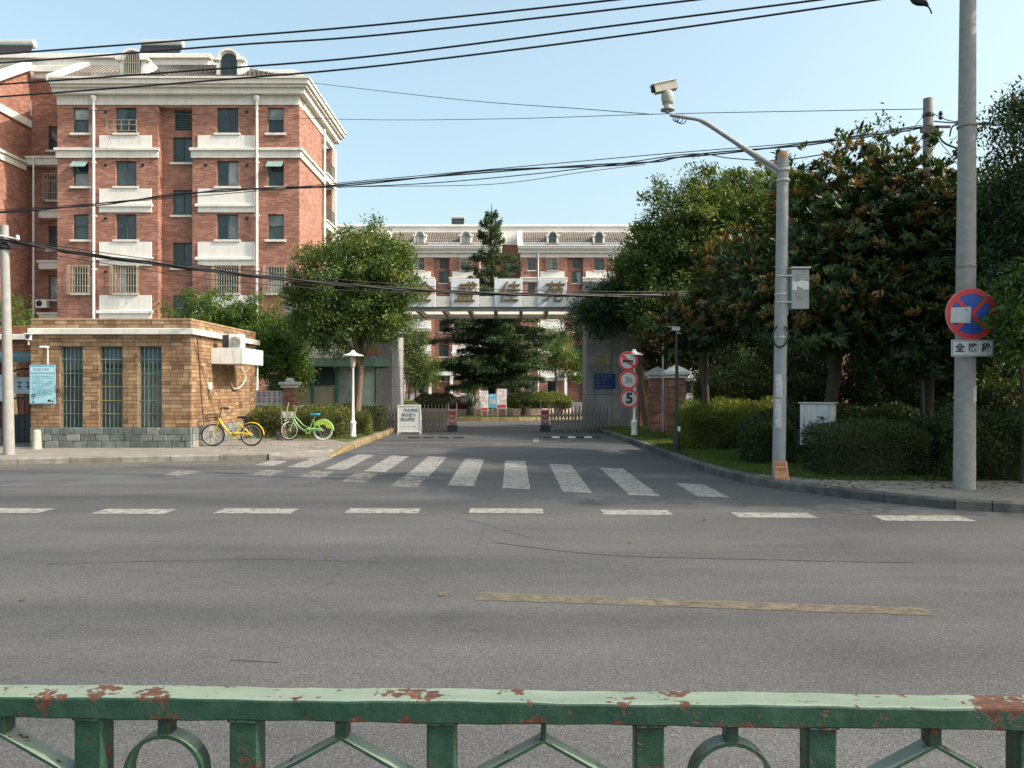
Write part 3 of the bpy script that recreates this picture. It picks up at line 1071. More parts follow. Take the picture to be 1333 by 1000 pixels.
def window(root, x0, x1, z0, z1, y, style, open_awning=False, grille=False, sill=True):
    """frame with panes set 12 cm into the wall; style: sash | double | louvre"""
    w, h = x1 - x0, z1 - z0
    key = (round(w, 2), round(h, 2), style)

    def fr():
        mb = MB()
        d0, d1, t = 0.10, 0.16, 0.045
        mb.box(0, w, d0, d1, 0, t).box(0, w, d0, d1, h - t, h).box(0, t, d0, d1, t, h - t).box(w - t, w, d0, d1, t, h - t)
        if style == 'double':
            mb.box(w / 2 - t / 2, w / 2 + t / 2, d0 - .004, d1, t, h - t)
        elif style == 'sash':
            mb.box(t, w - t, d0 - .004, d1, h * .52, h * .52 + t)
        else:
            for k in range(8):
                z = h * (k + 1) / 9
                mb.box(t, w - t, d0 - 0.02, d1, z - 0.02, z + 0.02)
        return mb.mesh('window', FRAME)
    f = place('window', cached(('w',) + key, fr), (x0, y, z0), root)

    def pane(pw, ph, yy):
        return cached(('p', round(pw, 2), round(ph, 2), yy), lambda: MB().box(0, pw, yy, yy + 0.012, 0, ph).mesh('pane', 'glass'))
    t = 0.045
    if style == 'double':
        a = place('pane', pane(w / 2 - t, h - 2 * t, 0.125), (x0 + t, y, z0 + t), f)
        b = place('pane', pane(w / 2 - t, h - 2 * t, 0.145), (x0 + w / 2, y, z0 + t), f)
    elif style == 'sash':
        place('pane', pane(w - 2 * t, h * .48 - t, 0.125), (x0 + t, y, z0 + h * .52 + t), f)
        place('pane', pane(w - 2 * t, h * .52 - t, 0.14), (x0 + t, y, z0 + t), f)
    else:
        place('pane', pane(w - 2 * t, h - 2 * t, 0.15), (x0 + t, y, z0 + t), f)
    if sill:
        place('sill', cached(('s', round(w, 2)), lambda: MB().bbox(-0.13, w + 0.13, -0.12, -0.003, -0.13, -0.02, 0.01).mesh('sill', TRIM)), (x0, y, z0), f)
    if open_awning:
        def aw():
            mb = MB()
            mb.add([(0, -0.02, h), (w, -0.02, h), (w, -0.42, h - 0.38), (0, -0.42, h - 0.38), (0, -0.02, h - .03), (w, -0.02, h - .03), (w, -0.42, h - 0.41), (0, -0.42, h - 0.41)],
                   [(0, 3, 2, 1), (4, 5, 6, 7), (0, 1, 5, 4), (1, 2, 6, 5), (2, 3, 7, 6), (3, 0, 4, 7)])
            return mb.mesh('open_sash', M('sash_glass', (0.22, 0.32, 0.29), 0.15))
        place('open_sash', cached(('aw', round(w, 2)), aw), (x0, y, z0), f)
    if grille:
        def gr():
            mb = MB()
            W0, W1, Z0, Z1, D = -0.14, w + 0.14, -0.08, h + 0.06, -0.34
            nb = int((W1 - W0) / 0.125)
            for k in range(nb + 1):
                x = W0 + (W1 - W0) * k / nb
                mb.box(x - .011, x + .011, D, D + .02, Z0, Z1)
            for z in (Z0, Z0 + (Z1 - Z0) * .27, Z0 + (Z1 - Z0) * .72, Z1):
                mb.box(W0, W1, D - .012, D - .001, z - .013, z + .013)
                for x in (W0, W1):
                    mb.box(x - .013, x + .013, D + .021, -0.004, z - .013, z + .013)
            for x in (W0, W1):
                for k in (1, 2):
                    mb.box(x - .01, x + .01, D + .11 * k, D + .11 * k + .02, Z0 + .02, Z1 - .02)
            return mb.mesh('window_grille', GRILLE)
        place('window_grille', cached(('g', round(w, 2), round(h, 2)), gr), (x0, y, z0), root)
    return f


def dormer(root, xc, y0, y1, z0=17.85):
    w, zs, top = 0.66, z0 + 1.15, z0 + 1.62
    mb = MB()
    arch = lambda hw, base, spring, rise, k=10: [(xc - hw, base), (xc + hw, base), (xc + hw, spring)] + [(xc + hw * math.cos(math.pi * i / k), spring + rise * math.sin(math.pi * i / k)) for i in range(1, k)] + [(xc - hw, spring)]
    mb.prism_y(arch(w, z0, zs, 0.42), y0, y1)
    d = mb.build('dormer', WHITE, root)
    mb = MB()
    k = 12
    outer = [(xc + 0.56 * math.cos(math.pi * i / k), zs + 0.06 + 0.50 * math.sin(math.pi * i / k)) for i in range(k + 1)]
    inner = [(xc + 0.45 * math.cos(math.pi * i / k), zs + 0.06 + 0.38 * math.sin(math.pi * i / k)) for i in range(k + 1)]
    for i in range(k):
        mb.prism_y([inner[i], outer[i], outer[i + 1], inner[i + 1]], y0 - 0.16, y1 - 0.02)
    mb.box(xc - 0.86, xc - 0.44, y0 - 0.16, y0 + 0.3, zs - 0.06, zs + 0.055)
    mb.box(xc + 0.44, xc + 0.86, y0 - 0.16, y0 + 0.3, zs - 0.06, zs + 0.055)
    mb.box(xc - 0.78, xc - 0.46, y0 - 0.08, y0 + 0.3, zs + 0.056, zs + 0.13)
    mb.box(xc + 0.46, xc + 0.78, y0 - 0.08, y0 + 0.3, zs + 0.056, zs + 0.13)
    mb.build('hood_moulding', WHITE, d)
    mb = MB()
    mb.prism_y(arch(0.40, z0 + 0.30, zs + 0.02, 0.32), y0 - 0.012, y0 + 0.05)
    mb.build('pane', 'glass', d)
    mb = MB()
    mb.box(xc - 0.025, xc + 0.025, y0 - 0.03, y0 - 0.014, z0 + 0.3, zs + 0.3).box(xc - 0.4, xc + 0.4, y0 - 0.031, y0 - 0.015, zs - 0.02, zs + 0.03)
    mb.box(xc - 0.43, xc - 0.39, y0 - 0.03, y0 - 0.013, z0 + 0.28, zs + 0.04).box(xc + 0.39, xc + 0.43, y0 - 0.03, y0 - 0.013, z0 + 0.28, zs + 0.04)
    mb.build('window_frame', FRAME, d)
    return d


def tiled_slope(root, x0, x1, y0, z0, y1, z1, taper0=0.0, taper1=0.0, rows=13, pitch=0.26):
    """pantiles rolled across and stepped up the slope; taper pulls the upper edge in for a hip"""
    nc = int((x1 - x0) / pitch)
    mb = MB()
    K = 4
    for r in range(rows):
        ta, tb = r / rows, (r + 1) / rows
        vs, fs = [], []
        for c in range(nc * K + 1):
            u = c / (nc * K)
            wv = 0.045 * math.cos(2 * math.pi * (c % K) / K)
            for t, dz in ((ta, 0.045), (tb, 0.0)):
                a, b = x0 + taper0 * t, x1 - taper1 * t
                vs.append((a + (b - a) * u, y0 + (y1 - y0) * t, z0 + (z1 - z0) * t + wv + dz))
            if c:
                k = 2 * c
                fs.append((k - 2, k, k + 1, k - 1))
        mb.add(vs, fs)
    return mb.build('roof', ROOFTILE, root)


MW = 12.72          # width of one stair unit


def facade(root, x0, y, variant=0, grilles=(), awnings=(), depth=10.0, front_end=True):
    """one six-storey unit: brick front, bands, white panels, windows, roof and dormers"""
    holes, wins = [], []
    for k in range(6):
        z = 1.0 + 2.8 * k
        h = 1.33
        for j, (a, b, st) in enumerate(((0.83, 1.64, 'sash'), (3.07, 4.16, 'double'), (8.38, 9.51, 'double'), (11.06, 11.90, 'sash'))):
            holes.append((x0 + a, x0 + b, z, z + h))
            wins.append((x0 + a, x0 + b, z, z + h, y, st, (j, k)))
    mb = MB()
    R0, R1 = x0 + 5.29, x0 + 7.10
    wall_grid(mb, x0, R0, 0, 16.46, y, y + 0.25, holes)
    wall_grid(mb, R1, x0 + MW, 0, 16.46, y, y + 0.25, holes)
    sh = []
    for k in range(5):
        z = 1.0 + 2.8 * k + 1.40
        if k == 4:
            z = 13.6
        sh.append((x0 + 5.86, x0 + 6.92, z, z + 1.33, 'double'))
    sh.append((x0 + 5.95, x0 + 6.85, 15.28, 16.35, 'louvre'))
    wall_grid(mb, R0, R1, 0, 16.46, y + 0.5, y + 0.75, [s[:4] for s in sh])
    mb.box(R0 - 0.2, R0, y + 0.252, y + 0.75, 0, 16.46).box(R1, R1 + 0.2, y + 0.252, y + 0.75, 0, 16.46)
    mb.box(x0, x0 + 0.24, y + 0.252, y + depth, 0, 16.46)
    mb.build('wall', 'facade_brick', root)
    for (a, b, z0, z1, yy, st, jk) in wins:
        window(root, a, b, z0, z1, yy, st, open_awning=jk in awnings, grille=jk in grilles)
    for (a, b, z0, z1, st) in sh:
        window(root, a, b, z0, z1, y + 0.5, st, sill=st != 'louvre')
    # white panels under the double windows
    for (a, b) in ((2.22, 4.97), (7.39, 10.38)):
        for k in range(6):
            s = 1.0 + 2.8 * k - 0.14
            mb = MB()
            lo = 14.19 if k == 5 else s - 1.24
            mb.bbox(x0 + a, x0 + b, y - 0.06, y - 0.002, max(lo, 0.05), s, 0.01)
            mb.build('white_panel', WHITE, root)
            if k not in (5, 0):
                mb = MB()
                mb.bbox(x0 + a - 0.12, x0 + b + 0.10, y - 0.15, y - 0.061, s - 0.95, s - 0.80, 0.015)
                mb.build('panel_ledge', WHITE, root)
    # string course under the top floor
    for a, b in ((x0 - 0.05, R0 + 0.05), (R1 - 0.05, x0 + MW)):
        mb = MB()
        mb.bbox(a, b, y - 0.10, y - 0.003, 13.68, 14.04, 0.01)
        mb.bbox(a - 0.06, b + 0.06, y - 0.2, y - 0.003, 14.043, 14.18, 0.015)
        mb.build('floor_band', TRIM, root)
    # vents
    for (a, k) in ((2.55, 5), (2.55, 4), (2.55, 3), (2.55, 2), (9.98, 5), (9.98, 4), (9.98, 3), (7.8, 4), (4.5, 4)):
        z = 1.0 + 2.8 * k + 1.1
        mb = MB()
        mb.disc_y((x0 + a, z), 0.075, y - 0.05, y - 0.003, 12, 0.05)
        mb.disc_y((x0 + a, z), 0.05, y - 0.02, y - 0.004, 12)
        mb.build('vent', IRON, root)
    for a in (1.99, 10.54):
        mb = MB()
        mb.tube([(x0 + a, y - 0.16, 0.1), (x0 + a, y - 0.16, 16.75)], 0.07, 10)
        mb.lathe([(0.07, 0), (0.16, 0.12), (0.16, 0.28)], (x0 + a, y - 0.16, 16.6), 10)
        for k in range(6):
            mb.box(x0 + a - 0.09, x0 + a + 0.09, y - 0.2, y - 0.004, 2.2 + 2.8 * k, 2.26 + 2.8 * k)
        mb.build('downpipe', WPAINT, root, True)
    # frieze, cornice, gutter
    mb = MB()
    mb.box(x0, x0 + MW, y - 0.06, y + 0.8, 16.463, 16.95)
    mb.build('frieze', TRIM, root)
    return holes


def cornice(root, x0, x1, y, y_back=None):
    for (p, z0, z1) in ((0.35, 16.953, 17.25), (0.50, 17.253, 17.38), (0.62, 17.383, 17.62), (0.70, 17.623, 17.72)):
        mb = MB()
        mb.bbox(x0 - p * 0.0, x1, y - p, y + 1.0, z0, z1, 0.02)
        mb.build('cornice', TRIM, root)


def solar(name, x, y, z, w, label):
    t = thing(name, (x, y, z), label, 'solar heater', 'solar water heaters on the roofs')
    mb = MB()
    mb.tube([(x - w / 2, y + 0.5, z + 1.0), (x - w / 2 + 0.04, y + 0.5, z + 1.0), (x + w / 2 - 0.04, y + 0.5, z + 1.0), (x + w / 2, y + 0.5, z + 1.0)], [0.2, 0.25, 0.25, 0.2], 16)
    mb.build('tank', M('solar_tank', (0.36, 0.39, 0.38), 0.4, 0.08), t, True)
    mb = MB()
    n = int(w / 0.085)
    for k in range(n):
        xx = x - w / 2 + 0.06 + k * (w - 0.12) / (n - 1)  # evacuated tubes side by side
        mb.tube([(xx, y + 0.36, z + 0.9), (xx, y - 0.10, z + 0.06)], 0.039, 6)
    mb.build('vacuum_tubes', M('vacuum_glass', (0.015, 0.017, 0.024), 0.4, spec=0.2), t)
    mb = MB()
    for sx in (-1, 1):
        xx = x + sx * (w / 2 - 0.05)
        mb.tube([(xx, y - 0.14, z + 0.06), (xx, y + 0.40, z + 0.9)], 0.02, 6)
        mb.tube([(xx, y - 0.14, z), (xx, y - 0.14, z + 0.1)], 0.02, 6)
        mb.tube([(xx, y + 0.55, z), (xx, y + 0.55, z + 0.85)], 0.02, 6)
    mb.tube([(x - w / 2, y - 0.12, z + 0.07), (x + w / 2, y - 0.12, z + 0.07)], 0.03, 6)
    mb.build('frame', STEEL, t)
    return t


# ---- near left building
NX, NY = -23.9, 42.0
nb = thing('apartment_building', (NX + 6, NY, 0), 'large near red brick apartment block with white panels left of the gate', 'apartment building')
facade(nb, NX, NY, grilles={(0, 0), (0, 2), (1, 2), (1, 3), (2, 0), (2, 1), (2, 2), (1, 0), (3, 1), (3, 2)} - {(1, 3)}, awnings={(0, 4), (3, 4)})
x1 = NX + MW          # right corner
# right side wall
mb = MB()
mb.box(x1 - 0.25, x1, NY + 0.252, NY + 5.2, 0, 16.46)
mb.box(x1 - 1.4, x1 - 1.15, NY + 5.2, NY + 7.9, 0, 16.46)
mb.box(x1 - 1.15, x1 - 0.06, NY + 7.65, NY + 7.9, 0, 16.46)
mb.box(NX, x1 - 1.42, NY + 7.65, NY + 7.9, 0, 16.46)
mb.build('side_wall', 'facade_brick', nb)
mb = MB()
mb.box(x1 - 0.2, x1 + 0.06, NY + 0.802, NY + 8.1, 16.463, 16.95)
mb.build('frieze', TRIM, nb)
mb = MB()
mb.bbox(x1 + 0.003, x1 + 0.10, NY - 0.1, NY + 5.2, 13.68, 14.04, 0.01)
mb.bbox(x1 + 0.003, x1 + 0.20, NY - 0.2, NY + 5.2, 14.043, 14.18, 0.015)
mb.build('floor_band', TRIM, nb)
for (p, z0, z1) in ((0.35, 16.953, 17.25), (0.50, 17.253, 17.38), (0.62, 17.383, 17.62), (0.70, 17.623, 17.72)):
    mb = MB()
    mb.prism([(NX - 0.1, NY - p), (x1 + p, NY - p), (x1 + p, NY + 8.0 + p), (x1 - 1.0, NY + 8.0 + p), (x1 - 1.0, NY + 1.0), (NX - 0.1, NY + 1.0)], z0, z1)
    mb.build('cornice', TRIM, nb)
mb = MB()
mb.tube([(x1 + 0.16, NY + 5.0, 0.1), (x1 + 0.16, NY + 5.0, 16.8)], 0.07, 10)
mb.build('downpipe', WPAINT, nb, True)
# balconies at the back of the side wall
for k in range(6):
    z = 2.8 * k
    mb = MB()
    mb.bbox(x1 - 1.1, x1 + 0.22, NY + 5.25, NY + 7.6, z - 0.12, z + 0.25, 0.02)
    mb.bbox(x1 - 1.1, x1 + 0.30, NY + 5.22, NY + 7.7, z + 0.253, z + 0.36, 0.02)
    b = mb.build('balcony', TRIM, nb)
    mb = MB()
    for q in range(12):
        yy = NY + 5.4 + q * 0.2
        mb.tube([(x1 + 0.2, yy, z + 0.36), (x1 + 0.2, yy, z + 1.15)], 0.015, 5)
    mb.tube([(x1 + 0.2, NY + 5.3, z + 1.16), (x1 + 0.2, NY + 7.6, z + 1.16)], 0.025, 6)
    mb.build('balustrade', FRAME, b)
    mb = MB()
    mb.box(x1 - 1.148, x1 - 1.12, NY + 5.7, NY + 7.2, z + 0.4, z + 2.3)
    mb.build('pane', 'glass', b)
mb = MB()
mb.bbox(x1 - 0.04, x1 + 0.2, NY + 7.72, NY + 8.02, 0, 16.45, 0.02)
mb.build('balcony_column', WHITE, nb)
# set-back stair bay at the left and the next unit's flank
BX0 = -27.1
mb = MB()
bayw = [(-26.1 + 0.0, -25.05, 1.0 + 2.8 * k, 2.33 + 2.8 * k) for k in range(6)]
wall_grid(mb, BX0 + 0.02, NX + 0.1, 0, 18.95, NY + 3.0, NY + 3.25, bayw)
mb.build('bay_wall', 'facade_brick', nb)
for k, h in enumerate(bayw):
    window(nb, *h, NY + 3.0, 'double', grille=k in (1, 4))
for zt in (2.9, 5.8, 8.7, 11.55, 14.5):
    mb = MB()
    mb.bbox(BX0 + 0.75 if zt < 14 else BX0 + 0.02, NX - 0.02, NY + 2.45, NY + 2.997, zt - 0.48, zt - 0.13, 0.01)
    mb.bbox(BX0 + 0.68 if zt < 14 else BX0 + 0.02, NX - 0.02, NY + 2.38, NY + 2.997, zt - 0.127, zt, 0.01)
    mb.build('bay_ledge', TRIM, nb)
mb = MB()
mb.tube([(-26.55, NY + 2.32, 0.1), (-26.55, NY + 2.32, 14.4)], 0.045, 8)
mb.build('downpipe', WPAINT, nb, True)
mb = MB()
mb.box(BX0 + 0.32, NX - 0.32, NY + 2.75, NY + 3.4, 18.953, 19.25)
mb.bbox(BX0 + 0.32, NX - 0.32, NY + 2.55, NY + 3.5, 19.253, 19.60, 0.02)
mb.build('bay_lintel', TRIM, nb)
mb = MB()
wall_grid(mb, BX0 - 13, BX0, 0, 16.46, NY - 0.02, NY + 0.23, [])
mb.box(BX0 - 0.25, BX0, NY + 0.232, NY + 10, 0, 16.95)
mb.build('flank_wall', 'facade_brick', nb)
mb = MB()
mb.bbox(BX0 - 13, BX0 + 0.10, NY - 0.12, NY - 0.022, 13.68, 14.04, 0.01)
mb.bbox(BX0 - 13, BX0 + 0.20, NY - 0.2, NY - 0.022, 14.043, 14.18, 0.01)
mb.box(BX0 + 0.003, BX0 + 0.10, NY - 0.02, NY + 2.44, 13.68, 14.04)
mb.box(BX0 + 0.003, BX0 + 0.20, NY - 0.02, NY + 2.37, 14.043, 14.18)
mb.build('floor_band', TRIM, nb)
mb = MB()
mb.bbox(BX0 - 13, BX0 + 0.12, NY - 0.12, NY - 0.023, 16.46, 16.95, 0.01)
mb.box(BX0 + 0.003, BX0 + 0.12, NY - 0.02, NY + 2.9, 16.2, 16.6)
mb.build('frieze', TRIM, nb)
for X in (BX0 - 0.25, NX):
    mb = MB()
    ya, yb_ = (NY - 0.02, NY + 2.998) if X < NX else (NY + 1.002, NY + 2.998)
    zl = lambda y_: 17.75 + (y_ - (NY - 0.5)) * 0.613 - 0.285
    mb.add([(X, ya, 16.953), (X + 0.25, ya, 16.953), (X + 0.25, yb_, 16.953), (X, yb_, 16.953), (X, ya, zl(ya)), (X + 0.25, ya, zl(ya)), (X + 0.25, yb_, zl(yb_)), (X, yb_, zl(yb_))],
           [(0, 3, 2, 1), (4, 5, 6, 7), (0, 1, 5, 4), (1, 2, 6, 5), (2, 3, 7, 6), (3, 0, 4, 7)])
    mb.build('flank_wall', 'facade_brick', nb)
mb = MB()
mb.box(BX0 - 13, BX0 - 0.252, NY - 0.02, NY + 0.23, 16.953, 17.7)
mb.build('flank_wall', 'facade_brick', nb)
# raked copings on both sides of the bay
for X in (BX0, NX):
    mb = MB()
    y0, z0, ya, za = NY - 0.5, 17.75, NY + 2.6, 19.65
    mb.add([(X - 0.3, y0, z0 - 0.28), (X + 0.3, y0, z0 - 0.28), (X + 0.3, ya, za - 0.28), (X - 0.3, ya, za - 0.28),
            (X - 0.3, y0, z0 + 0.12), (X + 0.3, y0, z0 + 0.12), (X + 0.3, ya, za + 0.12), (X - 0.3, ya, za + 0.12)],
           [(0, 3, 2, 1), (4, 5, 6, 7), (0, 1, 5, 4), (1, 2, 6, 5), (2, 3, 7, 6), (3, 0, 4, 7)])
    mb.build('raked_coping', WHITE, nb)
tiled_slope(nb, NX + 0.3, x1 - 0.1, NY - 0.35, 17.73, NY + 2.9, 19.72, 0.0, 4.6)
tiled_slope(nb, BX0 - 13, BX0 - 0.3, NY - 0.35, 17.73, NY + 2.9, 19.72)
mb = MB()
mb.prism([(x1 - 0.1, NY - 0.3), (x1 - 0.1, NY + 8.0), (x1 - 4.7, NY + 5.5), (x1 - 4.7, NY + 2.9)], 17.73, 17.74)
mb.v[5:8] = [(x1 - 0.1, NY + 8.0, 17.74), (x1 - 4.7, NY + 5.5, 19.72), (x1 - 4.7, NY + 2.9, 19.72)]
mb.build('roof_hip', ROOFTILE, nb)
mb = MB()
mb.bbox(BX0 - 13, x1 - 6.0, NY + 3.3, NY + 3.6, 18.0, 20.25, 0.03)
mb.bbox(BX0 - 13, x1 - 5.85, NY + 3.1, NY + 3.7, 20.253, 20.5, 0.03)
mb.bbox(x1 - 5.995, x1 - 5.7, NY + 3.35, NY + 8.0, 18.0, 20.24, 0.03)
mb.build('attic_wall', WHITE, nb)
mb = MB()
mb.bbox(x1 - 3.3, x1 - 0.35, NY + 1.9, NY + 2.15, 17.7, 18.85, 0.03)
mb.bbox(x1 - 3.4, x1 - 0.75, NY + 1.8, NY + 2.25, 18.853, 19.05, 0.03)
mb.prism_y([(x1 - 0.75, 17.8), (x1 - 0.1, 17.8)] + [(x1 - 0.75 + 0.65 * math.cos(a), 18.3 + 0.75 * math.sin(a)) for a in (0, .4, .8, 1.2, 1.57)], NY + 1.85, NY + 2.2)
mb.build('corner_parapet', WHITE, nb)
for xc in (3.8, 8.9):
    d = dormer(nb, NX + xc, NY + 0.35, NY + 2.95)
mb = MB()
for k in range(9):
    x = NX + 3.8 - 0.46 + k * 0.115
    mb.box(x - .012, x + .012, NY + 0.06, NY + 0.085, 18.1, 19.25)
for z in (18.15, 18.7, 19.2):
    mb.box(NX + 3.3, NX + 4.3, NY + 0.04, NY + 0.06, z - .012, z + .012)
mb.build('window_grille', GRILLE, nb)
# rack on the top double window
mb = MB()
for z in (14.95, 15.25, 15.5):
    mb.box(NX + 2.85, NX + 4.4, NY - 0.55, NY - 0.53, z, z + 0.02)
for x in (2.85, 3.2, 3.6, 4.0, 4.38):
    mb.box(NX + x, NX + x + 0.02, NY - 0.528, NY - 0.51, 14.95, 15.52)
for x in (2.85, 4.38):
    mb.tube([(NX + x, NY - 0.54, 14.96), (NX + x, NY - 0.07, 14.45)], 0.012, 5)
    mb.tube([(NX + x, NY - 0.54, 14.96), (NX + x, NY - 0.01, 14.96)], 0.012, 5)
mb.build('drying_rack', GRILLE, nb)
solar('solar_heater', wx(209, 45.9), 45.75, 20.5, 2.4, 'solar water heater on the near block roof between two dormers')
solar('solar_heater', wx(8, 45.9), 45.75, 20.5, 3.0, 'solar water heater on the near block roof cut by the left edge')
t = thing('air_conditioner', (NX - 2.6, NY + 2.7, 3.9), 'small white air conditioner unit on a ledge in the recessed brick bay', 'air conditioner')
mb = MB()
mb.bbox(NX - 2.55, NX - 1.9, NY + 2.3, NY + 2.36 + 0.25, 6.05, 6.5, 0.02)
mb.build('casing', WPAINT, t)
mb = MB()
mb.disc_y((NX - 2.32, 6.28), 0.17, NY + 2.285, NY + 2.299, 16)
mb.build('fan_grille', IRON, t)

# ---- far building
FY = 91.0
fb = thing('apartment_building', (0, FY, 0), 'long red brick apartment block with dormers far behind the gate and cedar', 'apartment building')
units = (-29.4, -14.2, 1.0, 16.2)
for i, ux in enumerate(units):
    facade(fb, ux, FY, grilles={(1, 5), (2, 3), (1, 2), (3, 4)} if i == 2 else {(2, 5), (1, 3), (0, 4)}, depth=9)
    cornice(fb, ux - 0.3, ux + MW + 0.3, FY)
    tiled_slope(fb, ux + 0.25, ux + MW - 0.25, FY - 0.3, 17.73, FY + 3.0, 19.9, rows=10)
    for xc in (3.65, 8.93):
        dormer(fb, ux + xc, FY + 0.35, FY + 3.0)
    for X in (ux - 0.1, ux + MW + 0.1):
        mb = MB()
        y0, z0, ya, za = FY - 0.5, 17.75, FY + 2.8, 19.9
        mb.add([(X - 0.28, y0, z0 - 0.28), (X + 0.28, y0, z0 - 0.28), (X + 0.28, ya, za - 0.28), (X - 0.28, ya, za - 0.28),
                (X - 0.28, y0, z0 + 0.14), (X + 0.28, y0, z0 + 0.14), (X + 0.28, ya, za + 0.14), (X - 0.28, ya, za + 0.14)],
               [(0, 3, 2, 1), (4, 5, 6, 7), (0, 1, 5, 4), (1, 2, 6, 5), (2, 3, 7, 6), (3, 0, 4, 7)])
        mb.build('raked_coping', WHITE, fb)
    mb = MB()
    a, b = ux + MW, ux + MW + 2.48
    wall_grid(mb, a, b, 0, 18.3, FY + 2.6, FY + 2.85, [(a + 0.7, a + 1.8, 1.0 + 2.8 * k, 2.33 + 2.8 * k) for k in range(6)])
    mb.box(a - 0.24, a - 0.002, FY + 0.76, FY + 9, 0, 16.4)
    mb.build('bay_wall', 'facade_brick', fb)
    for k in range(6):
        window(fb, a + 0.7, a + 1.8, 1.0 + 2.8 * k, 2.33 + 2.8 * k, FY + 2.6, 'double', grille=k == 4)
    mb = MB()
    mb.bbox(a, b, FY + 2.3, FY + 3.2, 18.303, 18.8, 0.02)
    mb.build('bay_lintel', TRIM, fb)
    mb = MB()
    mb.bbox(ux + 4.7, ux + 7.7, FY - 1.8, FY + 0.49, 3.0, 3.4, 0.02)
    mb.bbox(ux + 4.85, ux + 5.15, FY - 1.7, FY - 1.4, 0.03, 2.997, 0.02).bbox(ux + 7.25, ux + 7.55, FY - 1.7, FY - 1.4, 0.03, 2.997, 0.02)
    mb.build('porch', WHITE, fb)
mb = MB()
mb.bbox(-29.4, 29.5, FY + 3.05, FY + 3.3, 18.8, 20.55, 0.03)
mb.bbox(-29.5, 29.6, FY + 2.9, FY + 3.4, 20.553, 20.8, 0.03)
mb.build('attic_wall', WHITE, fb)
solar('solar_heater', wx(596, 95), 95, 20.9, 1.55, 'dark solar water heater on the far block roof left of the cedar tip')

# ---- side building glimpsed behind the right-hand trees
t = thing('brick_house', (22, 40, 0), 'low reddish brick house glimpsed through the dark trees at right', 'house')
mb = MB()
hl = [(14 + 3.4 * k, 15.2 + 3.4 * k, 2.0, 3.4) for k in range(6)]
wall_grid(mb, 12, 36, 0, 4.2, 38, 38.25, hl)
mb.box(12, 12.25, 38.252, 48, 0, 4.2).box(35.75, 36, 38.252, 48, 0, 4.2)
mb.build('wall', 'facade_brick', t)
for h in hl:
    window(t, *h, 38, 'double')
mb = MB()
mb.prism([(11.6, 37.4), (36.4, 37.4), (36.4, 48.4), (11.6, 48.4)], 4.203, 4.4)
mb.prism_y([(11.4, 4.403), (36.6, 4.403), (30, 7), (18, 7)], 37.6, 48.2)
mb.build('roof', ROOFTILE, t)

# ================================================================== GUARDHOUSE
GX0, GX1, GY0, GY1 = -11.93, -7.95, 19.8, 24.8
gh = thing('guardhouse', (-9.9, 22, 0.12), 'single storey tan brick guardhouse with three tall barred windows', 'guardhouse')
gz = lambda py: wz(py, GY0)
gwin = [(wx(78, GY0), wx(107.6, GY0)), (wx(128.8, GY0), wx(159.4, GY0)), (wx(179.4, GY0), wx(210.5, GY0))]
WZ0, WZ1 = 0.60, 2.62
mb = MB()
wall_grid(mb, GX0, GX1 - 0.03, 0.1, 3.2, GY0 + 0.03, GY0 + 0.25, [(a, b, WZ0, WZ1) for a, b in gwin])
mb.box(GX1 - 0.25, GX1 - 0.03, GY0 + 0.252, GY1 - 0.03, 0.1, 3.2)
mb.box(GX0, GX0 + 0.22, GY0 + 0.252, GY1 - 0.03, 0.1, 3.2)
mb.box(GX0 + 0.222, GX1 - 0.252, GY1 - 0.25, GY1 - 0.03, 0.1, 3.2)
mb.box(GX0 + 0.222, GX1 - 0.252, GY0 + 0.252, GY1 - 0.252, 2.95, 3.05)
mb.build('wall', MORTAR, gh)
mb = MB()
mb.box(GX0 + 0.3, GX1 - 0.3, GY0 + 1.6, GY0 + 1.65, 0.15, 2.9)
mb.build('inner_wall', M('dark_interior', (0.05, 0.06, 0.06), 0.8), gh)
mb = MB()
mb.box(GX0 + 0.5, GX1 - 0.5, GY0 + 0.7, GY0 + 1.3, 0.8, 0.86)
mb.build('desk', M('desk', (0.10, 0.20, 0.20), 0.6), gh)

# bricks: one shared unit brick scaled to each size
bm_front = MB().bbox(0, 1, 0, 1, 0, 1, 0.02).mesh('brick', 'tan_brick')
CH, BW = 0.0955, 0.30
JT = 0.010
front, side = [], []
rb = random.Random(3)


def courses(a0, a1, z0, z1, holes, out):
    n = int(round((z1 - z0) / CH))
    ch = (z1 - z0) / n
    for c in range(n):
        zb = z0 + c * ch
        x = a0 - (BW / 2 if c % 2 else 0) * (0.7 + 0.6 * rb.random())
        while x < a1:
            w = BW * rb.choice((1, 1, 1, 0.5, 1.0))
            a, b = max(x, a0), min(x + w, a1)
            x += w
            segs = [(a, b)]
            for (h0, h1, k0, k1) in holes:
                if zb + ch * 0.5 > k0 and zb + ch * 0.5 < k1:
                    nxt = []
                    for (p, q) in segs:
                        if q <= h0 or p >= h1:
                            nxt.append((p, q))
                        else:
                            if p < h0:
                                nxt.append((p, h0))
                            if q > h1:
                                nxt.append((h1, q))
                    segs = nxt
            for (p, q) in segs:
                if q - p > 0.04:
                    out.append((p + JT / 2, q - JT / 2, zb + JT / 2, zb + ch - JT / 2))


holes = [(a, b, WZ0, WZ1) for a, b in gwin]
courses(GX0, GX1 - 0.001, 0.62, 2.92, holes, front)
courses(GX0, GX1 - 0.001, 3.075, 3.27, [], front)
courses(GY0 + 0.04, GY1, 0.62, 2.92, [], side)
courses(GY0 + 0.04, GY1, 3.075, 3.27, [], side)
front.sort(key=lambda q: -(q[1] - q[0]))
nf = min(len(front), 215)
ns = 300 - nf
side.sort(key=lambda q: (q[0] > GY0 + 1.9, -(q[1] - q[0])))


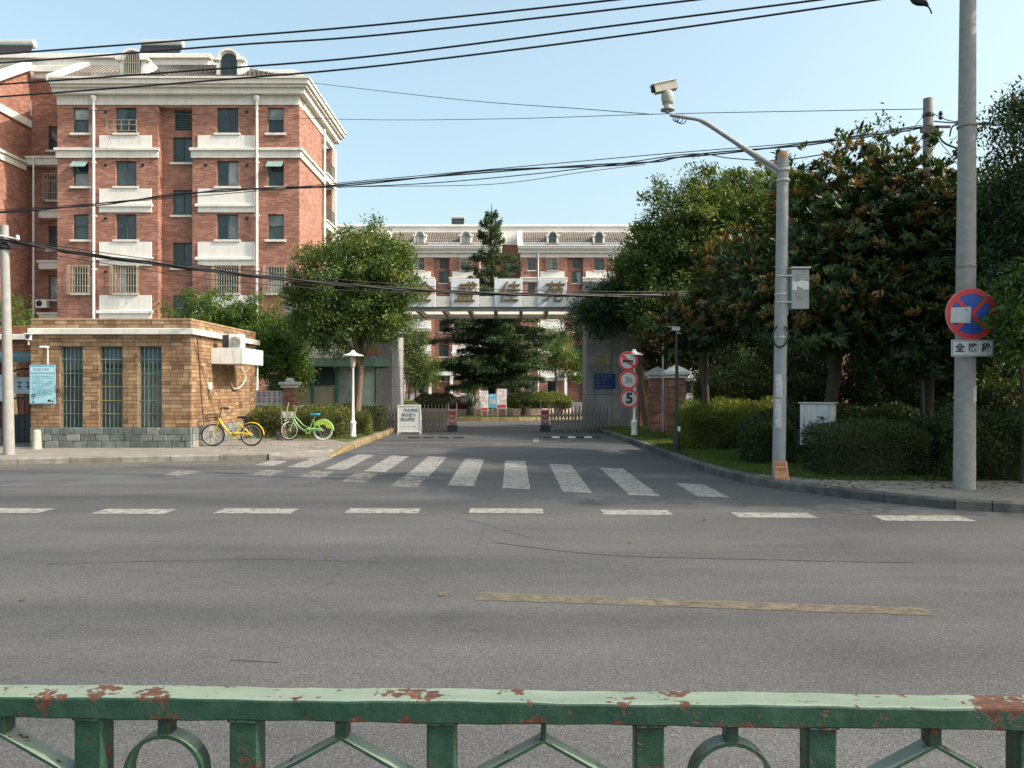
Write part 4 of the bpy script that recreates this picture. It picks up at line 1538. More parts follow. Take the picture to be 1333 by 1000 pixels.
def brick_obj(q, on_side):
    p = rb.uniform(0.0, 0.005)
    o = link('brick', bm_front, gh)
    if on_side:
        o.location = Vector((GX1 - 0.045, q[0], q[2])) - ORG[gh]
        o.scale = (0.04 + p, q[1] - q[0], q[3] - q[2])
    else:
        o.location = Vector((q[0], GY0 - p, q[2])) - ORG[gh]
        o.scale = (q[1] - q[0], 0.045 + p, q[3] - q[2])


for q in front[:nf]:
    brick_obj(q, False)
for q in side[:ns]:
    brick_obj(q, True)
mb = MB()
for q in front[nf:]:
    p = rb.uniform(0, 0.005)
    mb.box(q[0], q[1], GY0 - p, GY0 + 0.04, q[2], q[3])
for q in side[ns:]:
    p = rb.uniform(0, 0.005)
    mb.box(GX1 - 0.045, GX1 - 0.005 + p, q[0], q[1], q[2], q[3])
o = mb.build('brickwork', 'tan_brick', gh)
tag(o, kind='stuff')
# reveal bricks round the windows
mb = MB()
for a, b in gwin:
    mb.box(a - 0.006, a + 0.02, GY0 + 0.05, GY0 + 0.22, WZ0, WZ1).box(b - 0.02, b + 0.006, GY0 + 0.05, GY0 + 0.22, WZ0, WZ1)
mb.build('window_reveal', 'tan_brick', gh)
# stone plinth: three courses
for c in range(3):
    zb, h = 0.12 + c * 0.166, 0.166
    x = GX0 - (0.19 if c % 2 else 0)
    while x < GX1 + 0.02:
        w = 0.355 + rb.uniform(-0.02, 0.02)
        a, b = max(x, GX0), min(x + w, GX1 + 0.02)
        x += w
        if b - a < 0.05:
            continue
        mb = MB()
        y = GY0 - 0.035 - rb.uniform(0, 0.012)
        mb.bbox(a + 0.006, b - 0.006, y, GY0 + 0.029, zb + 0.005, zb + h - 0.005, 0.012)
        mb.build('stone_block', 'plinth_stone', gh)
    y = GY0 + 0.04
    while y < GY1:
        w = 0.36 + rb.uniform(-0.02, 0.02)
        b = min(y + w, GY1)
        if b - y > 0.05:
            mb = MB()
            mb.bbox(GX1 - 0.029, GX1 + 0.03 + rb.uniform(0, 0.012), y + 0.006, b - 0.006, zb + 0.005, zb + h - 0.005, 0.012)
            mb.build('stone_block', 'plinth_stone', gh)
        y += w
mb = MB()
mb.bbox(GX0 - 0.02, GX1 + 0.10, GY0 - 0.12, GY1 + 0.1, 2.925, 3.07, 0.015)
mb.build('cornice', TRIM, gh)
mb = MB()
mb.bbox(GX0, GX1 + 0.01, GY0 - 0.01, GY1 + 0.01, 3.272, 3.32, 0.01)
mb.build('parapet_cap', 'tan_brick', gh)
for i, (a, b) in enumerate(gwin):
    mb = MB()
    t = 0.04
    y0 = GY0 + 0.15
    mb.box(a, b, y0, y0 + 0.05, WZ0, WZ0 + t).box(a, b, y0, y0 + 0.05, WZ1 - t, WZ1).box(a, a + t, y0, y0 + 0.05, WZ0 + t, WZ1 - t).box(b - t, b, y0, y0 + 0.05, WZ0 + t, WZ1 - t)
    mb.box((a + b) / 2 - .02, (a + b) / 2 + .02, y0, y0 + 0.05, WZ0 + t, 2.05).box(a + t, b - t, y0 - .002, y0 + 0.05, 2.05, 2.09)
    f = mb.build('window', GREENFRAME, gh)
    for (za, zb_) in ((WZ0 + t, 2.05), (2.09, WZ1 - t)):
        mb = MB()
        mb.box(a + t, b - t, y0 + 0.02, y0 + 0.03, za, zb_)
        mb.build('pane', 'glass', f)
    if i < 3:
        mb = MB()
        mb.box(a + t, b - t, y0 + 0.012, y0 + 0.018, 2.2, WZ1 - t - .01)
        mb.build('blind', M('blue_blind', (0.07, 0.12, 0.16), 0.6), f)
    mb = MB()
    n = 6
    for k in range(n):
        x = a + 0.03 + (b - a - 0.06) * k / (n - 1)
        mb.tube([(x, GY0 + 0.06, WZ0 + 0.01), (x, GY0 + 0.06, WZ1 - 0.01)], 0.0075, 6)
    mb.build('window_bars', M('pale_bars', (0.17, 0.20, 0.19), 0.5), f)
    mb = MB()
    for z in (0.95, 1.28, 1.62, 1.95, 2.3):
        mb.box(a + 0.01, b - 0.01, GY0 + 0.040, GY0 + 0.050, z, z + 0.014)
    mb.build('cross_bars', M('yellow_bars', (0.34, 0.29, 0.09), 0.5) if i == 1 else MATS['pale_bars'], f)

# lower wing at the left edge with the barred side gate
wing = thing('brick_annex', (-14, 21.5, 0.12), 'lower red brick wing with white coping at the left edge', 'annex')
mb = MB()
wall_grid(mb, -22, GX0 - 0.03, 0.1, 3.1, 21.0, 21.2, [(-13.42, -12.05, 0.05, 2.35)])
mb.build('wall', MORTAR, wing)
q2 = []
courses(-14.6, GX0 - 0.03, 0.55, 2.86, [(-13.42, -12.05, 0.05, 2.35)], q2)
mb = MB()
for q in q2:
    p = rb.uniform(0, 0.005)
    mb.box(q[0], q[1], 20.96 - p, 20.999, q[2], q[3])
o = mb.build('brickwork', 'red_brick', wing)
tag(o, kind='stuff')
mb = MB()
mb.bbox(-22, GX0 - 0.03, 20.86, 21.3, 2.865, 3.0, 0.015)
mb.build('coping', TRIM, wing)
mb = MB()
mb.bbox(-22, GX0 - 0.03, 20.97, 21.2, 3.003, 3.22, 0.015)
mb.build('parapet', 'red_brick', wing)
for k in range(8):
    mb = MB()
    mb.bbox(-15.6 + k * 0.28 - 0.4, -15.6 + k * 0.28 - 0.13, 20.95, 20.999, 0.12, 0.5, 0.01)
    mb.build('stone_block', 'plinth_stone', wing)
t = thing('side_gate', (-12.7, 20.95, 0.12), 'dark barred side gate between the left pole and the guardhouse', 'gate')
mb = MB()
mb.box(-13.4, -12.07, 20.98, 21.03, 0.16, 0.22).box(-13.4, -12.07, 20.98, 21.03, 1.3, 1.35).box(-13.4, -13.35, 20.98, 21.03, 0.22, 2.0).box(-12.12, -12.07, 20.98, 21.03, 0.22, 2.0)
mb.tube(smooth_path([(-13.4, 21.0, 1.95), (-13.0, 21.0, 2.07), (-12.73, 21.0, 2.1), (-12.4, 21.0, 2.07), (-12.07, 21.0, 1.95)], 4), 0.025, 6)
mb.build('gate_frame', IRON, t)
for k in range(8):
    mb = MB()
    x = -13.3 + k * 0.163
    mb.tube([(x, 21.0, 0.2), (x, 21.0, 1.98)], 0.013, 6)
    mb.build('bar', IRON, t)
mb = MB()
mb.box(-13.28, -12.2, 20.95, 20.97, 1.45, 1.88)
pl = mb.build('sign_plate', M('pale_blue_plate', (0.35, 0.45, 0.52), 0.5), t)
print_rows(1, -13.2, -12.3, 1.76, 0.2, 20.948, 0.2, M('plate_ink', (0.03, 0.06, 0.14), 0.6), t, 4, 1.0)
mb = MB()
mb.box(-13.3, -12.1, 21.1, 21.13, 0.2, 0.9)
mb.build('kick_plate', M('slate_plate', (0.03, 0.045, 0.07), 0.5), t)
t = thing('door_canopy', (-12.8, 20.8, 2.4), 'small curved green canopy above the barred side gate', 'canopy')
mb = MB()
for k in range(6):
    a0, a1 = R(90 - k * 14), R(90 - (k + 1) * 14)
    pts = [(20.95 - 0.6 * math.cos(a), 2.22 + 0.32 * math.sin(a)) for a in (a0, a1)]
    mb.add([(-13.7, pts[0][0], pts[0][1]), (-11.95, pts[0][0], pts[0][1]), (-11.95, pts[1][0], pts[1][1]), (-13.7, pts[1][0], pts[1][1]),
            (-13.7, pts[0][0], pts[0][1] + .015), (-11.95, pts[0][0], pts[0][1] + .015), (-11.95, pts[1][0], pts[1][1] + .015), (-13.7, pts[1][0], pts[1][1] + .015)],
           [(0, 3, 2, 1), (4, 5, 6, 7), (0, 1, 5, 4), (1, 2, 6, 5), (2, 3, 7, 6), (3, 0, 4, 7)])
mb.build('canopy_sheet', M('canopy_green', (0.05, 0.11, 0.11), 0.3), t)

# notice board on the front
t = thing('notice_board', (-11.75, 19.72, 1.5), 'blue poster board with small print on the guardhouse left of the windows', 'notice board')
bx0, bx1, bz0, bz1 = wx(40.5, GY0), wx(74, GY0), 1.2, 2.17
mb = MB()
mb.box(bx0, bx1, GY0 - 0.07, GY0 - 0.045, bz0, bz1)
mb.build('board', M('poster_blue', (0.16, 0.42, 0.58), 0.4, 0.1, 2), t)
mb = MB()
mb.box(bx0 + .02, bx1 - .02, GY0 - 0.074, GY0 - 0.071, bz0 + 0.03, bz0 + 0.74)
mb.build('poster_field', M('poster_pale', (0.36, 0.60, 0.68), 0.4, 0.15, 3), t)
mb = MB()
mb.box(bx0 + .02, bx1 - .02, GY0 - 0.0745, GY0 - 0.0715, bz0 + 0.78, bz1 - 0.06)
mb.build('poster_heading', M('poster_head', (0.50, 0.68, 0.74), 0.4, 0.1, 3), t)
print_rows(11, bx0 + 0.07, bx1 - 0.06, bz0 + 0.70, 0.045, GY0 - 0.075, 0.026, M('poster_ink', (0.10, 0.26, 0.38), 0.6), t, 8, 0.9)
print_rows(1, bx0 + 0.1, bx1 - 0.08, bz1 - 0.09, 0.1, GY0 - 0.076, 0.06, MATS['poster_ink'], t, 9, 1.0)
mb = MB()
mb.disc_y((bx0 + 0.10, bz0 + 0.21), 0.05, GY0 - 0.078, GY0 - 0.0755, 14, 0.025)
mb.box(bx0 + 0.07, bx0 + 0.13, GY0 - 0.078, GY0 - 0.0755, bz0 + 0.04, bz0 + 0.065).box(bx0 + 0.095, bx0 + 0.105, GY0 - 0.078, GY0 - 0.0755, bz0 + 0.08, bz0 + 0.15)
mb.box(bx1 - 0.18, bx1 - 0.1, GY0 - 0.078, GY0 - 0.0755, bz0 + 0.06, bz0 + 0.11).box(bx1 - 0.08, bx1 - 0.04, GY0 - 0.078, GY0 - 0.0755, bz0 + 0.05, bz0 + 0.08)
mb.build('emblem', INK, t)
t = thing('notice_board', (-13.8, 20.9, 1.5), 'pale blue notice board cut by the left edge of the photo', 'notice board')
mb = MB()
mb.bbox(-14.3, wx(3.5, 20.9), 20.88, 20.92, 1.25, 1.95, 0.01)
mb.build('board', M('poster_pale2', (0.45, 0.55, 0.64), 0.4), t)
print_rows(7, -14.25, -13.4, 1.85, 0.08, 20.878, 0.04, MATS['poster_ink'], t, 12, 0.9)

# poster light, cctv
t = thing('poster_lamp', (-11.55, 19.75, 2.3), 'small lamp on a white upright arm above the blue poster', 'lamp')
mb = MB()
xl = wx(63.5, GY0)
mb.tube([(xl, GY0 - 0.04, 2.18), (xl, GY0 - 0.04, 2.55), (xl, GY0 - 0.12, 2.6)], 0.014, 8)
mb.build('arm', WPAINT, t)
mb = MB()
mb.bbox(xl - 0.09, xl + 0.08, GY0 - 0.26, GY0 - 0.1, 2.585, 2.625, 0.015)
mb.build('lamp_head', WPAINT, t)


def cctv(x, y, z, yaw, label, s=1.0):
    t = thing('security_camera', (x, y, z), label, 'security camera', rz=yaw)
    mb = MB()
    mb.bbox(-0.055 * s, 0.055 * s, -0.2 * s, 0.12 * s, -0.05 * s, 0.05 * s, 0.02 * s)
    mb.build('housing', WPAINT, t)
    mb = MB()
    mb.bbox(-0.07 * s, 0.07 * s, -0.25 * s, 0.1 * s, 0.052 * s, 0.065 * s, 0.006 * s)
    mb.build('sun_shield', WPAINT, t)
    mb = MB()
    mb.disc_y((0, 0), 0.038 * s, -0.215 * s, -0.201 * s, 14)
    mb.build('lens', INK, t)
    mb = MB()
    mb.tube([(0, 0.02 * s, -0.045 * s), (0, 0.05 * s, -0.13 * s), (0, 0.2 * s, -0.13 * s)], 0.016 * s, 8)
    mb.build('bracket', WPAINT, t)
    return t


cctv(wx(37, 19.5), 19.5, 2.83, R(28), 'white bullet camera under the guardhouse coping at its left corner', 1.25)

# AC ledge and units on the lit side wall
t = thing('ac_platform', (GX1 + 0.4, 22.2, 2.3), 'white box ledge carrying the air conditioner on the guardhouse side', 'ledge')
LY0, LY1, LX1 = 21.1, 22.85, GX1 + 0.83
mb = MB()
mb.box(GX1 + 0.005, LX1, LY0, LY1, 2.24, 2.30)
mb.build('floor', M('ledge_white', (0.74, 0.73, 0.69), 0.6, 0.1, 4, dirt=((0.40, 0.37, 0.32), 0.75)), t)
mb = MB()
mb.box(GX1 + 0.005, LX1, LY0, LY0 + 0.05, 2.303, 2.66).box(LX1 - 0.05, LX1, LY0 + 0.052, LY1 - 0.052, 2.303, 2.66).box(GX1 + 0.005, LX1, LY1 - 0.05, LY1, 2.303, 2.66)
mb.build('upstand', MATS['ledge_white'], t)
t = thing('air_conditioner', (GX1 + 0.45, 21.6, 2.31), 'white air conditioner with round fan on the guardhouse ledge', 'air conditioner')
mb = MB()
mb.bbox(GX1 + 0.42, GX1 + 0.775, 21.2, 21.5, 2.32, 3.03, 0.02)
mb.build('casing', WPAINT, t)
mb = MB()
mb.box(GX1 + 0.26, GX1 + 0.417, 21.21, 21.49, 2.32, 3.01)
mb.build('rear_coil', M('coil_dark', (0.03, 0.035, 0.04), 0.6), t)
mb = MB()
for rr in (0.155, 0.11, 0.065):
    mb.disc_y((GX1 + 0.60, 2.80), rr, 21.178, 21.195, 24, rr - 0.014)
for a in range(4):
    ca_, sa_ = math.cos(a * math.pi / 4), math.sin(a * math.pi / 4)
    mb.tube([(GX1 + 0.60 - 0.16 * ca_, 21.188, 2.80 - 0.16 * sa_), (GX1 + 0.60 + 0.16 * ca_, 21.188, 2.80 + 0.16 * sa_)], 0.006, 5)
mb.disc_y((GX1 + 0.60, 2.80), 0.05, 21.172, 21.177, 16)
mb.build('fan_grille', M('fan_grey', (0.30, 0.31, 0.30), 0.5), t)
t = tag(MB().tube(smooth_path([(GX1 + 0.02, 23.4, 2.2), (GX1 + 0.12, 23.5, 1.9), (GX1 + 0.05, 23.2, 1.62), (GX1 + 0.06, 22.7, 1.58), (GX1 + 0.02, 22.5, 1.75)], 5), 0.022, 6).build('hose', M('pale_hose', (0.55, 0.52, 0.44), 0.5), None, True), 'pale looped air conditioner hose on the lit brick wall', 'hose')
tag(MB().tube([(GX1 + 0.70, 22.75, 1.6), (GX1 + 0.70, 22.75, 2.24)], 0.022, 6).build('drain_pipe', WPAINT), 'short white drain pipe hanging below the guardhouse ledge', 'pipe')
tag(MB().tube([(GX1 + 0.012, 20.15, 2.9), (GX1 + 0.012, 20.28, 2.2), (GX1 + 0.012, 20.42, 1.4), (GX1 + 0.012, 20.6, 0.7)], 0.012, 5).build('wall_cable', M('brown_cable', (0.11, 0.05, 0.03), 0.6)), 'thin brown cable running down the lit brick wall', 'cable')
t = thing('wall_socket', (GX1, 21.0, 1.6), 'small white outlet box on the lit brick wall above the yellow bicycle', 'outlet box')
mb = MB()
mb.bbox(GX1 + 0.004, GX1 + 0.05, 20.85, 21.05, 1.56, 1.74, 0.01)
mb.build('cover', WPAINT, t)
mb = MB()
mb.tube([(GX1 + 0.03, 20.95, 1.55), (GX1 + 0.03, 20.95, 1.47)], 0.02, 6)
mb.build('outlet', STEEL, t)
t = thing('bollard', (-11.85, 19.35, 0.12), 'short pale concrete bollard at the guardhouse left corner', 'bollard')
mb = MB()
mb.lathe([(0.115, 0), (0.10, 0.08), (0.088, 0.42), (0.075, 0.455), (0.03, 0.47)], (wx(48, 19.35), 19.35, 0.12), 12)
mb.build('post', M('bollard_concrete', (0.42, 0.38, 0.30), 0.9, 0.2, 12, bmp=0.4), t, True)
# brick garden pier and red lettered banner behind the guardhouse
t = thing('brick_pier', (-7.0, 26.5, 0), 'red brick garden pier with pale stone cap behind the hedge', 'pier')
mb = MB()
mb.bbox(-7.58, -7.2, 26.4, 26.78, 0.1, 1.6, 0.01)
mb.build('shaft', 'facade_brick', t)
mb = MB()
mb.bbox(-7.64, -7.14, 26.34, 26.84, 1.603, 1.70, 0.02).bbox(-7.70, -7.08, 26.28, 26.9, 1.703, 1.80, 0.03).bbox(-7.52, -7.26, 26.46, 26.72, 1.803, 1.93, 0.06)
mb.build('cap', TRIM, t)
t = thing('banner', (-8.3, 26.0, 1.3), 'white banner with rows of red characters behind the guardhouse', 'banner')
mb = MB()
mb.box(wx(320, 26.6), wx(371, 26.6), 26.58, 26.6, 1.0, 1.5)
mb.build('sheet', SIGNW, t)
print_rows(2, wx(322, 26.6), wx(370, 26.6), 1.45, 0.2, 26.578, 0.15, M('banner_red', (0.5, 0.06, 0.12), 0.6), t, 21, 0.9)
mb = MB()
mb.box(wx(318, 26.6), wx(371, 26.6), 26.605, 26.64, 0.1, 1.0)
mb.build('backing_rail', IRON, t)

# ================================================================== GATEHOUSE, GATE ARCH
gt = thing('gatehouse', (-6.7, 32, 0), 'grey clad gatehouse with green framed glazing left of the gate', 'gatehouse')
TX0, TX1, TY0, TY1 = -8.85, -4.78, 31.0, 35.2
mb = MB()
mb.box(TX0 + 0.03, TX1 - 0.5, TY0 + 0.03, TY1, 2.45, 5.6)
mb.prism([(TX1 - 0.5, TY0 + 0.03), (TX1 - 0.16, TY0 + 0.35), (TX1 - 0.03, TY0 + 0.7), (TX1 - 0.03, TY1), (TX1 - 0.498, TY1)], 0.0, 5.6)
mb.box(TX0 + 0.03, TX0 + 0.3, TY0 + 0.5, TY1, 0, 2.45)
mb.build('wall', M('joint_grey', (0.13, 0.13, 0.13), 0.9), gt)
cols = [TX0 + i * (TX1 - 0.5 - TX0) / 4 for i in range(5)]
for i in range(4):
    for (z0, z1) in ((2.75, 3.15), (3.15, 4.0), (4.0, 4.85), (4.85, 5.62)):
        mb = MB()
        mb.bbox(cols[i] + 0.008, cols[i + 1] - 0.008, TY0 - rb.uniform(0, 0.004), TY0 + 0.028, z0 + 0.008, z1 - 0.008, 0.006)
        mb.build('wall_panel', 'clad_panel', gt)
for i in range(4):
    y0, y1 = TY0 + 0.75 + i * 0.85, TY0 + 0.75 + (i + 1) * 0.85
    for k in range(7):
        z0, z1 = 0.1 + k * 0.78, 0.1 + (k + 1) * 0.78
        mb = MB()
        mb.bbox(TX1 - 0.028, TX1 + rb.uniform(0, 0.004), y0 + 0.008, y1 - 0.008, z0 + 0.008, z1 - 0.008, 0.006)
        mb.build('wall_panel', 'clad_panel', gt)
mb = MB()
mb.bbox(TX1 + 0.006, TX1 + 0.5, TY0 + 1.2, TY0 + 2.4, 3.7, 3.8, 0.01)
mb.build('small_canopy', M('slate_metal', (0.09, 0.10, 0.12), 0.5), gt)
mb = MB()
mb.prism([(TX0 - 0.1, TY0 - 0.18), (TX1 - 0.5, TY0 - 0.18), (TX1 - 0.05, TY0 + 0.3), (TX1 - 0.05, TY0 + 0.6), (TX0 - 0.1, TY0 + 0.6)], 2.43, 2.74)
mb.build('fascia', M('fascia_green', (0.10, 0.17, 0.125), 0.5, 0.15, 3), gt)
for x in (TX0 + 0.12, TX0 + 1.05, TX0 + 1.95, TX0 + 2.75, TX1 - 0.55):
    mb = MB()
    w = 0.09 if x not in (TX0 + 1.95,) else 0.14
    mb.bbox(x, x + w, TY0 + 0.1, TY0 + 0.24, 0.4, 2.427, 0.01)
    mb.build('mullion', GREENFRAME, gt)
mb = MB()
mb.bbox(TX0 + 0.1, TX1 - 0.5, TY0 + 0.05, TY0 + 0.3, 0.0, 0.5, 0.01)
mb.build('base_wall', 'clad_panel', gt)
panes = [(TX0 + 0.21, TX0 + 1.05), (TX0 + 1.14, TX0 + 1.95), (TX0 + 2.09, TX0 + 2.75), (TX0 + 2.84, TX1 - 0.55)]
for i, (a, b) in enumerate(panes):
    mb = MB()
    mb.box(a, b, TY0 + 0.16, TY0 + 0.175, 1.7 if i < 2 else 0.5, 2.42)
    mb.build('pane', 'glass', gt)
    if i < 2:
        mb = MB()
        mb.box(a, b, TY0 + 0.15, TY0 + 0.17, 0.5, 1.66)
        mb.build('lower_panel', M('lower_panel', (0.22, 0.21, 0.15), 0.6, 0.12, 2), gt)
        mb = MB()
        mb.box(a, b, TY0 + 0.13, TY0 + 0.18, 1.662, 1.698)
        mb.build('rail', GREENFRAME, gt)
mb = MB()
mb.box(TX1 - 1.12, TX1 - 0.56, TY0 + 0.13, TY0 + 0.155, 0.5, 2.42)
mb.build('door_leaf', M('door_pale_green', (0.28, 0.36, 0.30), 0.5), gt)
t = thing('name_plate', (wx(483, 31), 30.95, 3), 'small brown name plate on the gatehouse front beside the tree', 'plaque')
mb = MB()
mb.bbox(wx(476, 31), wx(493, 31), TY0 - 0.04, TY0 - 0.006, 2.86, 3.18, 0.01)
mb.build('plate', M('brown_plate', (0.20, 0.085, 0.04), 0.5), t)
print_rows(2, wx(478, 31), wx(492, 31), 3.12, 0.13, TY0 - 0.042, 0.07, M('plate_gold', (0.34, 0.20, 0.08), 0.5), t, 31)

gp = thing('gate_pillar', (3.8, 30.4, 0), 'tall grey clad gate pillar right of the entrance carrying plaques', 'pillar')
PX0, PX1, PY0, PY1 = 2.78, 4.75, 30.0, 31.6
mb = MB()
mb.box(PX0 + 0.03, PX1 - 0.03, PY0 + 0.03, PY1, 0, 5.6)
mb.build('core', MATS['joint_grey'], gp)
xs = [PX0, PX0 + 0.32, PX0 + 0.98, PX0 + 1.5, PX1]
for i in range(4):
    z = 0.05
    for hgt in (1.3, 1.05, 1.05, 1.1, 1.05):
        mb = MB()
        mb.bbox(xs[i] + 0.008, xs[i + 1] - 0.008, PY0 - rb.uniform(0, 0.004), PY0 + 0.028, z + 0.008, z + hgt - 0.008, 0.006)
        mb.build('wall_panel', 'clad_panel', gp)
        z += hgt
for i in range(2):
    z = 0.05
    for hgt in (1.3, 1.05, 1.05, 1.1, 1.05):
        mb = MB()
        mb.bbox(PX0 - rb.uniform(0, 0.004), PX0 + 0.028, PY0 + 0.04 + i * 0.78, PY0 + 0.03 + (i + 1) * 0.78, z + 0.008, z + hgt - 0.008, 0.006)
        mb.build('wall_panel', 'clad_panel', gp)
        z += hgt
for (a, b, c, d, mt, ink, lab, nm, rows, sd) in (
        (774, 793, 462, 474.5, M('brass_plate', (0.36, 0.29, 0.16), 0.35, 0.1, 4, metal=0.3), M('brass_ink', (0.05, 0.035, 0.02), 0.6), 'brass plaque with dark characters on the gate pillar', 'plaque', 3, 41),
        (774, 793, 476, 486, M('grey_plate', (0.25, 0.235, 0.19), 0.4), MATS['brass_ink'] if 'brass_ink' in MATS else INK, 'dull grey plaque between the brass and blue plaques', 'plaque', 4, 42),
        (774, 801, 487, 506, M('blue_plate', (0.012, 0.035, 0.17), 0.4), M('plate_white', (0.22, 0.26, 0.36), 0.5), 'dark blue sign with white lettering low on the gate pillar', 'plaque', 4, 43)):
    x0_, x1_, z0_, z1_ = wx(a, 29.95), wx(b, 29.95), wz(d, 29.95), wz(c, 29.95)
    t = thing(nm, ((x0_ + x1_) / 2, 29.95, z0_), lab, 'plaque')
    mb = MB()
    mb.bbox(x0_, x1_, 29.955, 29.99, z0_, z1_, 0.006)
    mb.build('plate', mt, t)
    print_rows(rows, x0_ + 0.06, x1_ - 0.05, z1_ - 0.05, (z1_ - z0_ - 0.03) / rows, 29.953, (z1_ - z0_) / rows * 0.55, ink, t, sd, 0.9)

# arch beam with the four name panels
ab = thing('gate_beam', (-0.9, 31, 4.5), 'pergola beam spanning the entrance between gatehouse and pillar', 'beam')
BXa, BXb = TX1 - 0.4, PX0 + 0.4
for (y, z0, z1) in ((30.0, 4.48, 4.64), (33.1, 4.48, 4.64)):
    mb = MB()
    mb.bbox(BXa, BXb, y, y + 0.16, z0, z1, 0.01)
    mb.build('rail', M('beam_grey', (0.27, 0.26, 0.245), 0.7, 0.12, 3), ab)
xp = -4.55
while xp < PX0 + 0.1:
    mb = MB()
    mb.bbox(xp - 0.06, xp + 0.06, 30.163, 33.097, 4.46, 4.66, 0.01)
    mb.build('purlin', MATS['beam_grey'], ab)
    xp += 0.98
mcan, nt_, n_, l_, b_ = new_mat('canopy_sheet')
b_.inputs['Base Color'].default_value = (0.75, 0.74, 0.68, 1)
tr = n_.new('ShaderNodeBsdfTranslucent')
tr.inputs['Color'].default_value = (0.85, 0.83, 0.75, 1)
mx_ = n_.new('ShaderNodeMixShader')
mx_.inputs[0].default_value = 0.72
l_.new(b_.outputs[0], mx_.inputs[1])
l_.new(tr.outputs[0], mx_.inputs[2])
l_.new(mx_.outputs[0], n_['Material Output'].inputs['Surface'])
xp = -4.55
while xp < PX0 - 0.5:
    mb = MB()
    mb.box(xp + 0.01, xp + 0.97, 30.02, 33.24, 4.663, 4.675)
    mb.build('canopy_panel', mcan, ab)
    xp += 0.98
CHARS = '金盛佳苑'
for i, (a, b) in enumerate(((531, 567), (587, 623.5), (643.5, 680), (700.5, 737.5))):
    xa, xb = wx(a, 29.9), wx(b, 29.9)
    zt, zb_ = wz(363, 29.9), wz(399.5, 29.9)
    mb = MB()
    mb.bbox(xa, xb, 29.9, 29.98, zb_, zt, 0.012)
    p = mb.build('sign_panel', M('sign_panel_grey', (0.66, 0.70, 0.72), 0.5, 0.1, 2, dirt=((0.42, 0.47, 0.52), 0.5)), ab)
    ch = lettering(CHARS[i], 0.82, ((xa + xb) / 2, 29.86, (zt + zb_) / 2 - 0.02), M('gold_letter', (0.19, 0.12, 0.035), 0.35, 0.3, 20, metal=0.3), p, depth=0.03, bold=0.002, shear=0.2, name='character')
for (a, b) in ((567.5, 586.5), (624, 643), (680.5, 700), (738, 760)):
    mb = MB()
    mb.bbox(wx(a, 29.95) + 0.01, wx(b, 29.95) - 0.01, 29.94, 30.02, wz(399.5, 29.95), wz(386, 29.95), 0.01)
    mb.build('low_panel', M('low_panel', (0.58, 0.58, 0.54), 0.6, 0.08, 2), ab)

# sliding gates
def slide_gate(x0, x1, y, label, head_left):
    t = thing('folding_gate', ((x0 + x1) / 2, y, 0), label, 'folding gate', 'retracted folding gates at the entrance')
    st = M('gate_steel', (0.22, 0.20, 0.185), 0.35, 0.3, 15, metal=0.5)
    w = 0.36
    hx = x0 if head_left else x1 - w
    mb = MB()
    mb.bbox(hx, hx + w, y - 0.12, y + 0.12, 0.02, 0.25, 0.02)
    mb.build('motor_box', M('motor_box', (0.03, 0.03, 0.04), 0.5), t)
    mb = MB()
    mb.bbox(hx + 0.02, hx + w - 0.02, y - 0.10, y + 0.10, 0.253, 0.80, 0.015)
    hd = mb.build('head', M('gate_head', (0.34, 0.26, 0.24), 0.4), t)
    mb = MB()
    mb.box(hx + 0.05, hx + w - 0.05, y - 0.108, y - 0.102, 0.62, 0.76)
    for dz in (0.0, 0.2):
        cx = hx + w / 2
        mb.prism_y([(cx - 0.12, 0.52 - dz), (cx, 0.43 - dz), (cx + 0.12, 0.52 - dz), (cx + 0.12, 0.59 - dz), (cx, 0.50 - dz), (cx - 0.12, 0.59 - dz)], y - 0.108, y - 0.102)
    mb.build('chevron', M('gate_red', (0.34, 0.04, 0.04), 0.4), t)
    for xx in (hx + 0.03, hx + w - 0.03):
        mb = MB()
        mb.lathe([(0.02, 0), (0.028, 0.05), (0.012, 0.1), (0.02, 0.16), (0.003, 0.26)], (xx, y, 0.80), 8)
        mb.build('finial', STEEL, t)
    a, b = (x0 + w + 0.05, x1) if head_left else (x0, x1 - w - 0.05)
    n = int((b - a) / 0.125)
    pb = MB()
    pb.box(-0.022, 0.022, -0.13, -0.09, 0.06, 0.78).box(-0.022, 0.022, 0.09, 0.13, 0.06, 0.78)
    for z in (0.1, 0.42, 0.74):
        pb.box(-0.018, 0.018, -0.089, 0.089, z, z + 0.03)
    pb.lathe([(0.016, 0), (0.026, 0.04), (0.012, 0.08), (0.018, 0.13), (0.003, 0.22)], (0, -0.11, 0.78), 7)
    pb.lathe([(0.05, 0), (0.05, 0.1)], (0, -0.11, -0.02), 8)
    pme = pb.mesh('picket', st)
    xb = MB()
    xb.box(-0.012, 0.012, -0.145, -0.132, 0, 1)
    for k in range(n + 1):
        x = a + (b - a) * k / n
        place('picket', pme, (x, y, 0.02), t)
    sw = (b - a) / n
    sc = MB()
    for (z0, z1) in ((0.12, 0.45), (0.45, 0.74)):
        for s in (0, 1):
            sc.tube([(0, -0.14, z0 if s else z1), (sw, -0.14, z1 if s else z0)], 0.014, 5)
    sc.add([(sw / 2 - 0.05, -0.15, 0.3), (sw / 2, -0.15, 0.2), (sw / 2 + 0.05, -0.15, 0.3), (sw / 2, -0.15, 0.46), (sw / 2, -0.13, 0.3)], [(0, 1, 2, 3), (0, 4, 1), (1, 4, 2), (2, 4, 3), (3, 4, 0)])
    sme = sc.mesh('scissor_link', st)
    for k in range(n):
        place('scissor_link', sme, (a + (b - a) * k / n, y, 0.02), t)
    return t


